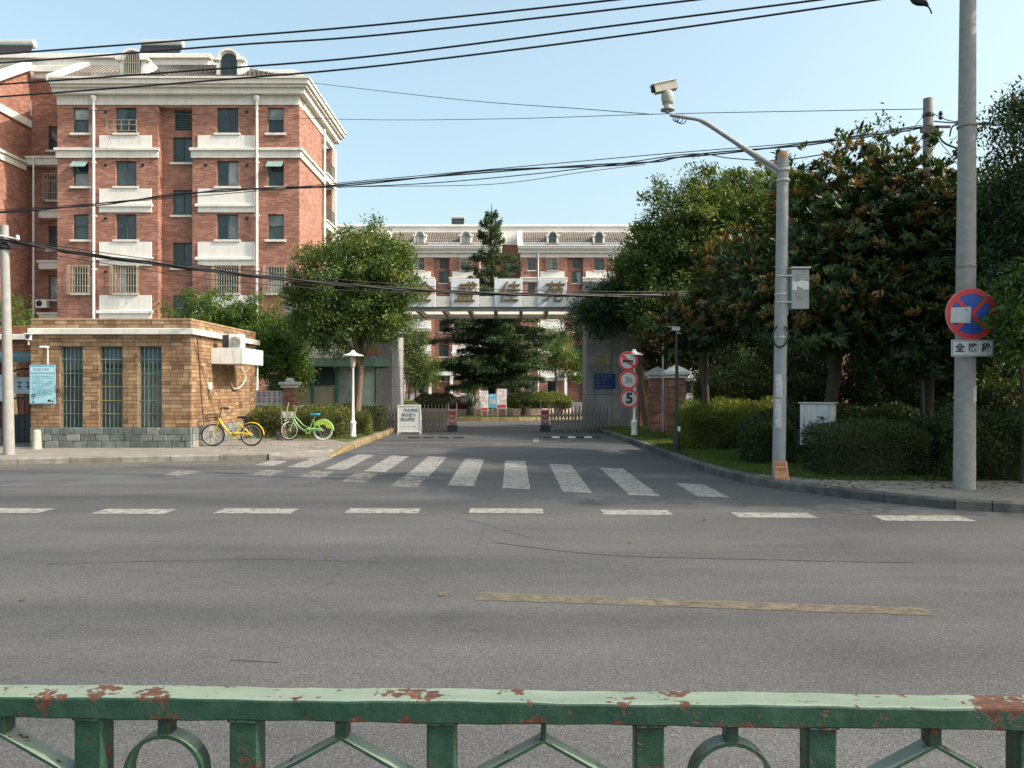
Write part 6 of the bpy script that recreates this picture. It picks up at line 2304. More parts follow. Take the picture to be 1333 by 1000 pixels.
# ================================================================== BICYCLES
def bicycle(loc, rz, label, frame_mat, tyre_mat, seat_mat, lady=False, guard=None, steer=0.0):
    t = thing('bicycle', loc, label, 'bicycle', 'parked bicycles by the guardhouse', rz)
    fr = frame_mat
    Rw = 0.285
    fx, rx_ = -0.49, 0.47

    def wheel(x, ang, tyre):
        ca, sa = math.cos(ang), math.sin(ang)
        mb = MB()
        P = lambda r, a, y=0: (x + r * math.cos(a) * ca - y * sa, r * math.cos(a) * sa + y * ca, Rw + r * math.sin(a))
        mb.tube([P(Rw - 0.018, 2 * math.pi * i / 36) for i in range(37)], 0.018, 8, False)
        w = mb.build('wheel', tyre, t, True)
        mb = MB()
        mb.tube([P(Rw - 0.045, 2 * math.pi * i / 36) for i in range(37)], 0.009, 6, False)
        mb.build('rim', STEEL if not lady else WPAINT, w, True)
        mb = MB()
        for i in range(20):
            a = 2 * math.pi * i / 20
            mb.tube([P(0.025, a + (0.5 if i % 2 else -0.5), 0.02 if i % 2 else -0.02), P(Rw - 0.045, a)], 0.0022, 4)
        mb.tube([P(0, 0, -0.05), P(0, 0, 0.05)], 0.024, 10)
        mb.build('spokes', STEEL, w)
        return w
    wheel(fx, steer, BLACK)
    wheel(rx_, 0, tyre_mat)
    mb = MB()
    H0, H1 = Vector((-0.36, 0, 0.60)), Vector((-0.33, 0, 0.72))
    BB = Vector((0.06, 0, 0.27))
    ST = Vector((0.21, 0, 0.60))
    if lady:
        mb.tube(smooth_path([H0, (-0.26, 0, 0.45), (-0.12, 0, 0.31), BB], 5), 0.022, 10)
        mb.tube(smooth_path([H1 - Vector((0, 0, .04)), (-0.22, 0, 0.56), (-0.08, 0, 0.42), (0.09, 0, 0.36)], 5), 0.016, 8)
    else:
        mb.tube(smooth_path([H1 - Vector((0, 0, .05)), (-0.24, 0, 0.52), (-0.08, 0, 0.33), BB], 5), 0.032, 12)
    mb.tube([H0 - Vector((0.01, 0, 0.03)), H1], 0.026, 10)
    mb.tube([BB, ST], 0.02, 10)
    for y in (-0.055, 0.055):
        mb.tube([BB + Vector((0, y * .6, 0)), (rx_, y, Rw)], 0.013, 8)
        mb.tube([ST + Vector((-0.02, y * .3, -0.05)), (rx_, y, Rw)], 0.011, 8)
    mb.build('frame', fr, t, True)
    mb = MB()
    ca, sa = math.cos(steer), math.sin(steer)
    for y in (-0.05, 0.05):
        mb.tube([H0 + Vector((-sa * y, y * ca, -0.02)), (-0.43, y, 0.42), (fx - sa * y, y * ca, Rw)], 0.013, 8)
    mb.build('fork', fr, t, True)
    mb = MB()
    hb = Vector((-0.28, 0, 0.95))
    mb.tube([H1, (-0.31, 0, 0.82), hb], 0.014, 8)
    hd = lambda x, y: hb + Vector((x * ca - y * sa, x * sa + y * ca, 0))
    mb.tube(smooth_path([hd(0.16, -0.27) + Vector((0, 0, .0)), hd(0.04, -0.22) + Vector((0, 0, .03)), hd(-0.02, -0.06), hd(-0.02, 0.06), hd(0.04, 0.22) + Vector((0, 0, .03)), hd(0.16, 0.27)], 4), 0.012, 8)
    mb.build('handlebar', IRON if not lady else STEEL, t, True)
    for y in (-1, 1):
        mb = MB()
        mb.tube([hd(0.17, 0.275 * y), hd(0.06, 0.235 * y) + Vector((0, 0, .022))], 0.018, 8)
        mb.build('grip', BLACK, t, True)
    mb = MB()
    mb.tube([ST, ST + Vector((0.045, 0, 0.10))], 0.013, 8)
    mb.build('seat_post', STEEL, t, True)
    mb = MB()
    sc = ST + Vector((0.05, 0, 0.13))
    prof = [(-0.15, 0.018, 0.02), (-0.08, 0.028, 0.03), (0.0, 0.055, 0.035), (0.06, 0.09, 0.04), (0.11, 0.085, 0.03), (0.13, 0.04, 0.02)]
    vs, fs = [], []
    for (x, w, hh) in prof:
        for k in range(8):
            a = 2 * math.pi * k / 8
            vs.append(sc + Vector((x, w * math.cos(a), hh * math.sin(a))))
    for i in range(5):
        for k in range(8):
            q = (k + 1) % 8
            fs.append((i * 8 + k, i * 8 + q, i * 8 + 8 + q, i * 8 + 8 + k))
    fs += [tuple(reversed(range(8))), tuple(range(40, 48))]
    mb.add(vs, fs)
    mb.build('saddle', seat_mat, t, True)

    def arc(x, r, a0, a1, w, n=14, ang=0):
        m = MB()
        ca_, sa_ = math.cos(ang), math.sin(ang)
        vs, fs = [], []
        for i in range(n + 1):
            a = a0 + (a1 - a0) * i / n
            for (dr, y) in ((0, -w), (0.014, 0), (0, w), (-.004, 0)):
                rr = r + dr
                vs.append((x + rr * math.cos(a) * ca_ - y * sa_, rr * math.cos(a) * sa_ + y * ca_, Rw + rr * math.sin(a)))
        for i in range(n):
            for k in range(4):
                q = (k + 1) % 4
                fs.append((4 * i + k, 4 * i + 4 + k, 4 * i + 4 + q, 4 * i + q))
        return m.add(vs, fs)
    arc(rx_, Rw + 0.025, R(0), R(150), 0.03).build('rear_mudguard', fr, t, True)
    arc(fx, Rw + 0.022, R(35), R(120), 0.026, ang=steer).build('front_mudguard', fr if lady else BLACK, t, True)
    mb = MB()
    mb.tube([(BB.x, -0.05, BB.z + 0.05), (0.25, -0.05, 0.33), (rx_ - 0.02, -0.05, Rw + 0.03)], [0.035, 0.02, 0.02], 8)
    mb.disc_y((BB.x, BB.z), 0.085, -0.06, -0.045, 20, 0.05)
    mb.build('chain_guard', fr, t, True)
    mb = MB()
    for s in (-1, 1):
        mb.tube([(BB.x, 0.07 * s, BB.z), (BB.x + 0.09 * s, 0.085 * s, BB.z - 0.12 * s)], 0.009, 6)
        mb.bbox(BB.x + 0.09 * s - 0.045, BB.x + 0.09 * s + 0.045, 0.085 * s + (0 if s > 0 else -0.07), 0.085 * s + (0.07 if s > 0 else 0), BB.z - 0.12 * s - 0.01, BB.z - 0.12 * s + 0.012, 0.004)
    mb.build('crank', IRON, t)
    mb = MB()
    mb.tube([(rx_ - 0.12, 0.06, 0.26), (rx_ - 0.02, 0.13, 0.01)], 0.009, 6)
    mb.build('kickstand', STEEL, t)
    bk = MB()
    bx0, bx1, by, bz0, bz1 = -0.66, -0.40, 0.14, 0.64, 0.80
    n = 7
    for i in range(n + 1):
        u = i / n
        x = bx0 + (bx1 - bx0) * u
        bk.tube([(x, -by, bz1), (x * 0.85 - 0.08, -by * .75, bz0), (x * 0.85 - 0.08, by * .75, bz0), (x, by, bz1)], 0.004, 4)
        yy = -by + 2 * by * u
        bk.tube([(bx0, yy, bz1), (bx0 * .85 - .08, yy * .75, bz0), (bx1 * .85 - .08, yy * .75, bz0), (bx1, yy, bz1)], 0.004, 4)
    for z, s in ((bz1, 1.0), (bz0 + 0.08, 0.92), (bz0, 0.85)):
        q = [(bx0 * s - .53 * (1 - s), -by * (s * 1.6 - .6)), (bx1 * s - .53 * (1 - s), -by * (s * 1.6 - .6)), (bx1 * s - .53 * (1 - s), by * (s * 1.6 - .6)), (bx0 * s - .53 * (1 - s), by * (s * 1.6 - .6))]
        bk.tube([(a, b, z) for a, b in q + q[:1]], 0.006, 5)
    bk.build('basket', IRON if not lady else M('basket_pale', (0.5, 0.5, 0.47), 0.5), t)
    if guard:
        for s in (-1, 1):
            m = MB()
            n = 12
            o_ = [(rx_ + (Rw + 0.02) * math.cos(a), Rw + (Rw + 0.02) * math.sin(a)) for a in [R(8) + R(137) * i / n for i in range(n + 1)]]
            i_ = [(rx_ + 0.13 * math.cos(a), Rw + 0.05 + 0.12 * math.sin(a)) for a in [R(8) + R(137) * i / n for i in range(n + 1)]]
            for i in range(n):
                m.prism_y([i_[i], o_[i], o_[i + 1], i_[i + 1]], 0.045 * s - 0.004, 0.045 * s + 0.004)
            m.build('skirt_guard', guard, t)
    return t


YEL = M('bike_yellow', (0.60, 0.385, 0.025), 0.35, 0.06)
bicycle((wx(303, 20.3), 20.3, 0.12), R(3), 'yellow shared bicycle with black basket parked beside the lit brick wall', YEL, BLACK, BLACK, steer=R(12))
bicycle((wx(399, 22.5), 22.5, 0.12), R(-4), 'lime green bicycle with teal saddle cover parked before the clipped hedge', M('bike_green', (0.28, 0.50, 0.18), 0.35, 0.06), M('pale_tyre', (0.50, 0.52, 0.46), 0.6), M('teal_cloth', (0.03, 0.30, 0.36), 0.8), lady=True, guard=M('lime_guard', (0.36, 0.52, 0.07), 0.4), steer=R(48))

# brooms and bucket beside the green bicycle
for (pxa, pya, pxb, pyb, Y, lab, m_) in ((375.5, 524, 369, 566, 22.9, 'long broom with pale handle leaning at the green bicycle front', M('wood_handle', (0.50, 0.38, 0.22), 0.7)),
                                        (366, 531, 367, 566, 22.95, 'thin second broom with grey handle left of the green bicycle', STEEL)):
    a, b = Vector(W(pxa, pya, Y)), Vector(W(pxb, pyb, Y))
    t = thing('broom', (b.x, b.y, 0.12), lab, 'broom')
    MB().tube([a, b + (a - b) * 0.25], 0.012, 6).build('handle', m_, t)
    mb = MB()
    g_ = random.Random(5)
    for k in range(26):
        e = Vector((b.x + g_.uniform(-.13, .13), b.y + g_.uniform(-.06, .06), 0.13))
        mb.tube([b + (a - b) * 0.28, b + (a - b) * 0.16 + Vector((g_.uniform(-.03, .03), 0, 0)), e], [0.006, 0.006, 0.003], 4)
    mb.build('bristles', M('bristle', (0.26, 0.15, 0.075), 0.9), t)
t = thing('bucket', (wx(364, 22.7), 22.7, 0.12), 'small dark pail on the pavement at the foot of the brooms', 'bucket')
mb = MB()
mb.lathe([(0.075, 0), (0.10, 0.19), (0.11, 0.2), (0.098, 0.2), (0.07, 0.02)], (wx(364, 22.7), 22.7, 0.12), 14)
mb.build('pail', M('pail_grey', (0.16, 0.16, 0.16), 0.5), t, True)
mb = MB()
mb.tube([(wx(364, 22.7) + 0.105 * math.cos(a), 22.62, 0.32 + 0.06 * math.sin(a)) for a in [math.pi * i / 8 for i in range(9)]], 0.005, 4)
mb.build('handle', STEEL, t)

# ================================================================== CABLES
def cable(pts, r, label, group=None, sag=0.0, strands=1, k=8, mat=None):
    P = [Vector(W(*p)) for p in pts]
    path = smooth_path(P, k)
    mb = MB()
    for s in range(strands):
        off = 0 if strands == 1 else r * 1.3
        pp = [p + Vector((0, off * math.cos(i * 0.5 + s * 6.283 / strands), off * math.sin(i * 0.5 + s * 6.283 / strands))) for i, p in enumerate(path)]
        mb.tube(pp, r, 6)
    o = mb.build('overhead_cable', mat or CABLE, None, True)
    return tag(o, label, 'cable', group)


GR = 'thick overhead cables crossing the sky'
cable([(-220, 86, 15.5), (0, 70.5, 14.4), (300, 48, 13.5), (500, 31.5, 13), (800, 0, 12.4), (1000, -24, 12)], 0.016, 'topmost of four thick cables rising across the sky', GR)
cable([(-220, 93, 15.6), (0, 82, 14.6), (300, 59, 13.7), (500, 45, 13.2), (905, 0, 12.3), (1150, -32, 12)], 0.016, 'second from top of four thick cables rising across the sky', GR)
cable([(-220, 124, 15.7), (0, 110, 14.8), (300, 88.5, 13.9), (500, 71.5, 13.3), (800, 33.5, 12.6), (1065, 0, 12.0), (1350, -38, 11.6)], 0.016, 'third from top of four thick cables rising across the sky', GR)
cable([(-220, 139, 15.7), (0, 126, 14.9), (300, 103, 14), (500, 85, 13.4), (800, 48, 12.7), (1140, 0, 12.0), (1400, -40, 11.6)], 0.016, 'lowest of four thick cables rising across the sky', GR)
cable([(405, 108, 42), (600, 130, 34), (760, 142, 28), (850, 149, 25.5)], 0.014, 'thin cable descending from the apartment roof corner across the sky', mat=M('thin_cable', (0.05, 0.055, 0.06), 0.6))
cable([(100, 143, 38), (430, 155, 33), (640, 155, 29), (860, 148.5, 25), (1060, 144.5, 22.5), (1204, 142, 21)], 0.011, 'thin level cable reaching the old utility pole top', mat=MATS['thin_cable'])
GB = 'bundled cables sagging below the sign arch line'
cable([(-180, 292, 17.4), (8, 314, 17.6), (110, 331, 18.2), (270, 352, 19), (420, 368.5, 20), (560, 378.5, 21), (740, 384.5, 22.5), (930, 383.5, 24), (1060, 378, 25)], 0.022, 'heavy twisted cable bundle sagging from the left pole past the gate lettering', GB, strands=3)
cable([(8, 322, 17.6), (130, 342, 18.2), (270, 363, 19), (420, 376, 20), (560, 382, 21), (740, 386, 22.5), (930, 387, 24)], 0.010, 'thin cable hanging just under the heavy twisted bundle', GB)
cable([(8, 310, 17.6), (200, 338, 18.6), (420, 362, 20), (620, 376, 21.5), (830, 380, 23), (930, 379, 24)], 0.010, 'thin cable running just above the heavy twisted bundle', GB)
GU = 'cables rising to the old utility pole'
cable([(-160, 287, 24), (0, 276.5, 24), (130, 266, 24), (240, 252.5, 24), (330, 246, 24), (440, 241.5, 24), (640, 223, 23), (830, 212.5, 22.5), (890, 204, 22.3), (1040, 189, 21.6), (1130, 177, 21.3), (1200, 166, 21)], 0.020, 'main cable rising from left over the facade to the utility pole', GU, strands=2)
cable([(-160, 279, 25), (0, 273, 25), (200, 260, 24.6), (330, 249, 24.3), (440, 238.5, 24), (700, 215, 23), (880, 199, 22.3), (1060, 184, 21.6), (1200, 163, 21)], 0.012, 'upper thin strand above the main cable to the utility pole', GU)
cable([(440, 244, 24), (560, 238.5, 23.6), (700, 226, 23), (800, 214, 22.7), (900, 200.5, 22.3), (950, 206, 21.8), (1010, 209, 20), (1080, 200, 19)], 0.014, 'short cable with hump joining the camera pole top', GU)
cable([(330, 247, 24.4), (480, 243, 23.8), (640, 240, 23.2), (760, 224, 22.8), (840, 214, 22.5)], 0.009, 'thin slack cable sagging under the main strand over the far roof', GU)
GT = 'slack wires around the utility pole head'
for (pts, r, lab) in (([(1206, 170, 20.9), (1168, 228, 20.3), (1150, 262, 20)], 0.011, 'slack wire dropping left from the utility pole into the magnolia, outer'),
                      ([(1204, 176, 20.9), (1176, 205, 20.4), (1160, 216, 20)], 0.011, 'slack wire dropping left from the utility pole, inner short one'),
                      ([(1206, 146, 20.9), (1188, 168, 20.7), (1182, 172, 20.6)], 0.010, 'short stay wire at the utility pole upper clamp'),
                      ([(1214, 148, 20.9), (1240, 158, 20.3), (1290, 160, 19.5), (1345, 150, 18.6)], 0.012, 'wire leaving the utility pole rightward behind the concrete pole'),
                      ([(1216, 158, 20.9), (1240, 160, 20.4), (1300, 163, 19.4), (1345, 166, 18.6)], 0.018, 'thick cable leaving the utility pole to the right edge'),
                      ([(1218, 168, 20.9), (1228, 185, 20.7), (1246, 193, 20.4), (1252, 192, 20.3)], 0.026, 'thick black cable looping down right of the utility pole'),
                      ([(1236, 178, 20.6), (1240, 165, 20.5), (1252, 161, 20.3)], 0.022, 'short black loop of cable between the two right poles'),
                      ([(1212, 172, 20.9), (1236, 200, 20.4), (1246, 214, 20.1)], 0.010, 'thin wire slanting down to the foliage behind the concrete pole')):
    cable(pts, r, lab, GT)
t = thing('cable_end', (wx(1199, 12), 12, wz(6, 12)), 'dark taped cable end with a drooping tail at the top edge', 'cable end')
mb = MB()
mb.tube(smooth_path([W(1186, -5, 11.9), W(1194, 1, 11.9), W(1203, 4, 11.9), W(1208, 8, 11.9)], 4), [0.03, 0.05, 0.06, 0.065, 0.065, 0.065, 0.06, 0.055, 0.05, 0.04, 0.03, 0.025, 0.02], 8)
mb.build('taped_joint', CABLE, t, True)
mb = MB()
mb.tube(smooth_path([W(1206, 6, 11.9), W(1210, 11, 11.9), W(1213, 18, 11.9)], 4), 0.012, 6)
mb.tube(smooth_path([W(1190, -8, 11.9), W(1200, -6, 11.9), W(1206, -2, 11.9)], 4), 0.012, 6)
mb.build('tail', CABLE, t, True)

# ================================================================== FOREGROUND RAILING
rl = thing('railing', (0, 1.815, 0), 'chalky green steel railing with rust patches along the bottom of the view', 'railing', rz=math.atan(-0.0301))
mb = MB()
g_ = np.random.default_rng(2)
# top rail: slightly uneven hollow section with soft edges
nx_ = 120
zt, hh, dd = 0.886, 0.052, 0.080
prof = [(0.0, zt - hh + .004), (0.0, zt - 0.006), (0.002, zt - 0.002), (0.006, zt), (dd - 0.006, zt), (dd - .002, zt - .002), (dd, zt - 0.006), (dd, zt - hh + .004), (dd - .004, zt - hh), (0.004, zt - hh)]
vs, fs = [], []
for i in range(nx_ + 1):
    x = -3.2 + 6.4 * i / nx_
    for (y, z) in prof:
        w = 0.0012 * math.sin(x * 9 + z * 60) + 0.0008 * math.sin(x * 37 + y * 90)
        vs.append((x, y + w * 0.6, z + w))
n_p = len(prof)
for i in range(nx_):
    for k in range(n_p):
        q = (k + 1) % n_p
        fs.append((i * n_p + k, i * n_p + q, (i + 1) * n_p + q, (i + 1) * n_p + k))
mb.add(vs, fs)
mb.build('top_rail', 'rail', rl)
posts = [-2.86, -2.4, -1.93, -1.44, -0.985, -0.62, -0.163, 0.313, 0.70, 1.17, 1.63, 2.1, 2.57]
for x in posts:
    mb = MB()
    mb.bbox(x - 0.033, x + 0.033, 0.008, 0.066, 0.0, zt - hh - 0.0005, 0.004)
    mb.build('post', 'rail', rl)
mb = MB()
mb.bbox(-3.2, 3.2, 0.012, 0.062, 0.14, 0.18, 0.004)
mb.build('bottom_rail', 'rail', rl)
for x in posts:
    mb = MB()
    r_ = random.Random(int(x * 1000))
    for side in (-0.036, 0.036):
        mb.tube([(x + side, 0.012 + 0.006 * k, zt - hh - 0.003 + r_.uniform(-.001, .001)) for k in range(9)], [0.003 + r_.uniform(0, 0.0025) for k in range(9)], 6)
    mb.tube([(x - 0.03 + 0.0075 * k, 0.006, zt - hh - 0.003 + r_.uniform(-.001, .001)) for k in range(9)], [0.003 + r_.uniform(0, 0.0025) for k in range(9)], 6)
    mb.build('weld_bead', 'rail', rl, True)
orn = [(-1.20, 'v'), (-0.81, 'o'), (-0.395, 'v'), (0.072, 'v'), (0.50, 'o'), (0.955, 'v'), (1.4, 'o'), (1.87, 'v'), (-1.68, 'o'), (-2.16, 'v')]
for x, kd in orn:
    zb_ = 0.792
    w = 0.014 if abs(x) > 0.3 else 0.006
    mb = MB()
    mb.bbox(x - w, x + w, 0.014, 0.056, zb_, zt - hh - 0.0005, 0.002)
    mb.build('stem', 'rail', rl)
    mb = MB()
    if kd == 'o':
        mb.disc_y((x, zb_ - 0.092), 0.095, 0.012, 0.058, 40, 0.086)
        mb.build('ring', 'rail', rl)
    else:
        for s in (-1, 1):
            e = Vector((x + s * 0.19, 0, zb_ - 0.105))
            d = Vector((s * 0.19, 0, -0.105)).normalized()
            nrm = Vector((-d.z, 0, d.x)) * (0.0035 * (1 if s > 0 else -1))
            a = Vector((x, 0, zb_))
            q = [a - nrm, e - nrm, e + nrm, a + nrm]
            mb.add([(p.x, 0.012, p.z) for p in q] + [(p.x, 0.060, p.z) for p in q], [(0, 1, 2, 3), (7, 6, 5, 4), (0, 4, 5, 1), (1, 5, 6, 2), (2, 6, 7, 3), (3, 7, 4, 0)])
        mb.build('chevron_brace', 'rail', rl)

# ================================================================== ISLAND BEHIND THE GATE
mb = MB()
ic = (-1.5, 45.5)
mb.prism([(ic[0] + 6.9 * math.cos(2 * math.pi * i / 48), ic[1] + 6.9 * math.sin(2 * math.pi * i / 48)) for i in range(48)], 0, 0.14)
isl = mb.build('lawn_island', LAWN)
tag(isl, 'round planted island in the drive behind the gate', kind='structure')
mb = MB()
for i in range(48):
    a0, a1 = 2 * math.pi * i / 48, 2 * math.pi * (i + 0.97) / 48
    q = [(ic[0] + r_ * math.cos(a), ic[1] + r_ * math.sin(a)) for r_, a in ((7.06, a0), (7.06, a1), (6.91, a1), (6.91, a0))]
    m2 = MB()
    m2.prism(q, 0, 0.17)
    m2.build('kerb_stone', 'painted_kerb', isl)
t = thing('planter_wall', (0, 41.5, 0.14), 'low pinkish wall edging the planted island behind the gate', 'wall')
mb = MB()
for i in range(20):
    a0, a1 = math.pi + math.pi * i / 20, math.pi + math.pi * (i + 1) / 20
    mb.prism([(ic[0] + r_ * math.cos(a), ic[1] + r_ * math.sin(a)) for r_, a in ((5.0, a0), (5.0, a1), (4.8, a1), (4.8, a0))], 0.1, 0.52)
mb.build('wall_face', M('pink_wall', (0.36, 0.25, 0.21), 0.8, 0.12, 3), t)
for (pa, pb, pt, pbm, foot, lab, blue) in ((626, 635.5, 509, 535, 541, 'left white panel with red characters on the island', False), (647, 659.5, 506.5, 531.5, 541, 'right taller white panel with red characters on the island', False), (635.7, 646.5, 513, 531, 540, 'blue and white poster between the two red lettered panels', True)):
    Y = 39.4 if not blue else 39.7
    t = thing('poster_stand', (wx((pa + pb) / 2, Y), Y, 0.14), lab, 'poster stand', 'poster stands on the island')
    x0_, x1_, z0_, z1_ = wx(pa, Y), wx(pb, Y), wz(pbm, Y), wz(pt, Y)
    mb = MB()
    mb.bbox(x0_, x1_, Y, Y + 0.03, z0_, z1_, 0.004)
    mb.build('panel', M('poster_cyan', (0.16, 0.48, 0.72), 0.4, 0.2, 3) if blue else M('poster_white', (0.74, 0.71, 0.69), 0.5), t)
    if blue:
        mb = MB()
        mb.prism_y([(x0_ + .03, z0_ + .22), (x1_ - .03, z0_ + .18), (x1_ - .06, z0_ + .42), (x0_ + .1, z0_ + .46)], Y - 0.005, Y - 0.001)
        mb.prism_y([(x0_ + .08, z1_ - .14), (x1_ - .2, z1_ - .12), (x1_ - .18, z1_ - .04), (x0_ + .05, z1_ - .06)], Y - 0.005, Y - 0.001)
        mb.build('pale_shape', SIGNW, t)
    else:
        print_rows(6, x0_ + 0.06, x1_ - 0.02, z1_ - 0.06, 0.125, Y - 0.002, 0.075, M('poster_red', (0.5, 0.05, 0.06), 0.5), t, int(pa), 0.85)
        mb = MB()
        mb.box(x0_ + 0.02, x1_ - 0.02, Y - 0.004, Y - 0.001, z0_ + 0.02, z0_ + 0.16)
        mb.build('red_band', MATS['poster_red'], t)
    mb = MB()
    for x in ((x0_ + 0.03, x1_ - 0.03) if not blue else ((x0_ + x1_) / 2,)):
        mb.tube([(x, Y + 0.015, 0.1), (x, Y + 0.015, z0_)], 0.018, 6)
    mb.build('leg', STEEL, t)

fm = MB()
n = 18
for i in range(n):
    u = (i + 1) / n
    p = Vector((1.05 * u, 0, 0.75 * math.sin(u * 2.3) * 0.9))
    if i:
        fm.tube([pp, p], 0.012 * (1.2 - u), 4)
    pp = p
    l_ = 0.20 * (math.sin(math.pi * (0.15 + u * 0.8))) + 0.03
    for s in (-1, 1):
        e = p + Vector((0.10, s * l_, 0.06))
        fm.add([p + Vector((-0.02, 0, 0)), p + Vector((0.02, 0, 0.005)), e], [(0, 1, 2)])
fme = fm.mesh('frond', 'deep_leaf')
for px, Y, sd, lab in ((613, 40.2, 1, 'cycad palm left of the poster stands'), (684, 40.2, 2, 'cycad palm right of the poster stands')):
    x = wx(px, Y)
    t = thing('cycad', (x, Y, 0.14), lab, 'plant', 'cycads flanking the poster stands')
    mb = MB()
    mb.lathe([(0.22, 0), (0.24, 0.2), (0.2, 0.5), (0.1, 0.58)], (x, Y, 0.1), 10)
    mb.build('trunk', BARK_DK, t, True)
    r_ = random.Random(sd)
    for k in range(26):
        o = place('frond', fme, (x, Y, 0.62), t)
        o.rotation_euler = (0, R(r_.uniform(-38, 22)), R(k * 137.5))
        s_ = r_.uniform(0.8, 1.15)
        o.scale = (s_, s_, s_)

# ================================================================== TREES, HEDGES, GRASS
# cedar
def cedar(base, H, label, seed=1):
    g = np.random.default_rng(seed)
    t = thing('cedar_tree', base, label, 'tree')
    b = np.array(base, float)
    mb = MB()
    mb.tube([(b[0], b[1], b[2] - 0.1), (b[0] + .05, b[1], b[2] + H * .5), (b[0] - 0.05, b[1], b[2] + H * .8), (b[0], b[1], b[2] + H)], [0.24, 0.15, 0.07, 0.015], 10)
    P, D, N, L = [], [], [], []
    z = 0.14 * H
    while z < H * 0.985:
        u = (z / H - 0.14) / 0.86
        rad = 0.40 * (H - z) * (1 if u > 0.10 else 0.85 + 1.5 * u) + 0.06
        nb_ = 8 if u < 0.42 else 5
        a0 = g.random() * 6.28
        for k in range(nb_):
            a = a0 + 2 * math.pi * k / nb_ + g.normal(0, 0.25)
            ln = rad * g.uniform(0.5, 1.18)
            rise = g.uniform(0.02, 0.22) if u < 0.75 else 0.55
            d = np.array([math.cos(a), math.sin(a), 0])
            s0 = b + np.array([0, 0, z + g.normal(0, 0.06)])
            tip = s0 + d * ln + np.array([0, 0, rise * ln - 0.10 * ln * ln * 0.25])
            midp = s0 + d * ln * .5 + np.array([0, 0, rise * ln * 0.62])
            mb.tube([s0, midp, tip], [0.035 * (1 - u) + 0.012, 0.02 * (1 - u) + .006, 0.004], 5)
            m = int((330 if u < 0.42 else 230) * ln) + 10
            q = g.random(m) ** 0.7
            c = np.where(q[:, None] < .5, s0 + (midp - s0) * (q[:, None] * 2), midp + (tip - midp) * (q[:, None] * 2 - 1))
            side = np.array([-d[1], d[0], 0])
            wdt = 0.34 * ln ** 0.6 * (1.15 - q) * (0.5 + 0.8 * (q > 0.15))
            lat = g.normal(0, 0.6, m) * wdt
            c = c + side * lat[:, None] + np.column_stack([np.zeros(m), np.zeros(m), g.normal(0, 0.085, m) - np.abs(lat) * 0.22])
            P.append(c)
            D.append(d * 0.9 + side * np.sign(lat)[:, None] * 0.7 + np.column_stack([np.zeros(m), np.zeros(m), g.normal(-0.05, 0.35, m)]))
            N.append(np.column_stack([g.normal(0, 0.4, m), g.normal(0, 0.4, m), np.ones(m)]))
            L.append(g.uniform(0.11, 0.24, m))
        z += H * (0.031 if u < 0.42 else 0.036) * g.uniform(0.7, 1.4)
    mb.build('trunk', BARK_DK, t)
    P, D, N, L = map(np.concatenate, (P, D, N, L))
    link('crown', leaf_mesh('crown', P - b, D, N, L, L * 0.36, 'cedar_needle'), t)


cedar((wx(640, 44.5), 44.5, 0.14), 11.7, 'tall dark layered cedar on the island behind the gate')

tree('camphor_tree', (wx(463, 25.6), 25.6, 0.12), [((-5.3, 25.9, 5.0), (2.05, 2.0, 1.6)), ((-4.6, 25.9, 5.9), (1.4, 1.4, 0.95)), ((-6.35, 25.9, 4.3), (1.05, 1.1, 1.15)), ((-3.9, 25.9, 5.0), (0.8, 1.1, 1.35)), ((-4.4, 25.4, 3.7), (1.2, 1.2, 0.75)), ((-5.9, 25.3, 3.5), (1.2, 1.0, 0.8)), ((-3.95, 25.6, 3.7), (0.65, 0.9, 0.7))],
     'leafy camphor tree with forked trunk behind the left lamp', seed=11, clumps=700, per=100, spread=0.25, L=0.11, Wd=0.05, trunk_r=0.105, fork=(wx(470, 25.8), 25.8, 2.35), limbs=18, tint_share=0.14)
tree('broadleaf_tree', (-9.6, 29.4, 0.1), [((-11.0, 29.2, 3.7), (1.55, 1.3, 1.45)), ((-9.2, 29.0, 3.4), (1.6, 1.3, 1.5)), ((-8.2, 28.6, 2.5), (0.9, 0.9, 1.3))],
     'dense broadleaf tree rising behind the guardhouse roof', seed=12, clumps=480, per=100, spread=0.28, L=0.115, Wd=0.055, leaf='bright_leaf')
tree('round_shrub', (-15.2, 24.5, 0.1), [((-15.3, 24.5, 3.3), (1.15, 1.0, 1.05)), ((-16.3, 24.5, 3.0), (1, 1, 1))], 'round bright shrub above the annex roof at the left edge', cat='shrub', seed=13, clumps=110, per=90, leaf='bright_leaf', L=0.09, Wd=0.04, limbs=6)

tree('camphor_tree', (6.6, 27.5, 0.12), [((6.7, 27.5, 6.4), (2.3, 2.2, 2.6)), ((5.1, 27.3, 5.4), (1.6, 1.8, 1.9)), ((8.3, 27.5, 7.0), (1.9, 2.0, 2.2)), ((9.6, 27.8, 6.6), (1.7, 1.8, 2.2)), ((6.2, 27.0, 4.2), (2.4, 1.6, 1.4))],
     'tall camphor tree with pale shoot tips right of the gate pillar', seed=14, clumps=1600, per=100, spread=0.29, L=0.14, Wd=0.065, trunk_r=0.16, leaf='camphor_leaf', tint_share=0.22)
tree('camphor_tree', (4.9, 29.0, 0.12), [((3.7, 28.4, 4.55), (1.35, 1.1, 1.15)), ((4.6, 28.4, 5.0), (1.4, 1.2, 1.2)), ((2.9, 28.3, 4.35), (0.85, 0.8, 0.75))],
     'dark leaning camphor whose branches overhang the gate pillar', seed=15, clumps=380, per=95, spread=0.28, L=0.10, Wd=0.045, leaf='deep_leaf', fork=(4.5, 28.6, 3.6))
mag = dict(leaf='magnolia_leaf', whorl=True, L=0.165, Wd=0.068, tint_share=0.22, droop=0)
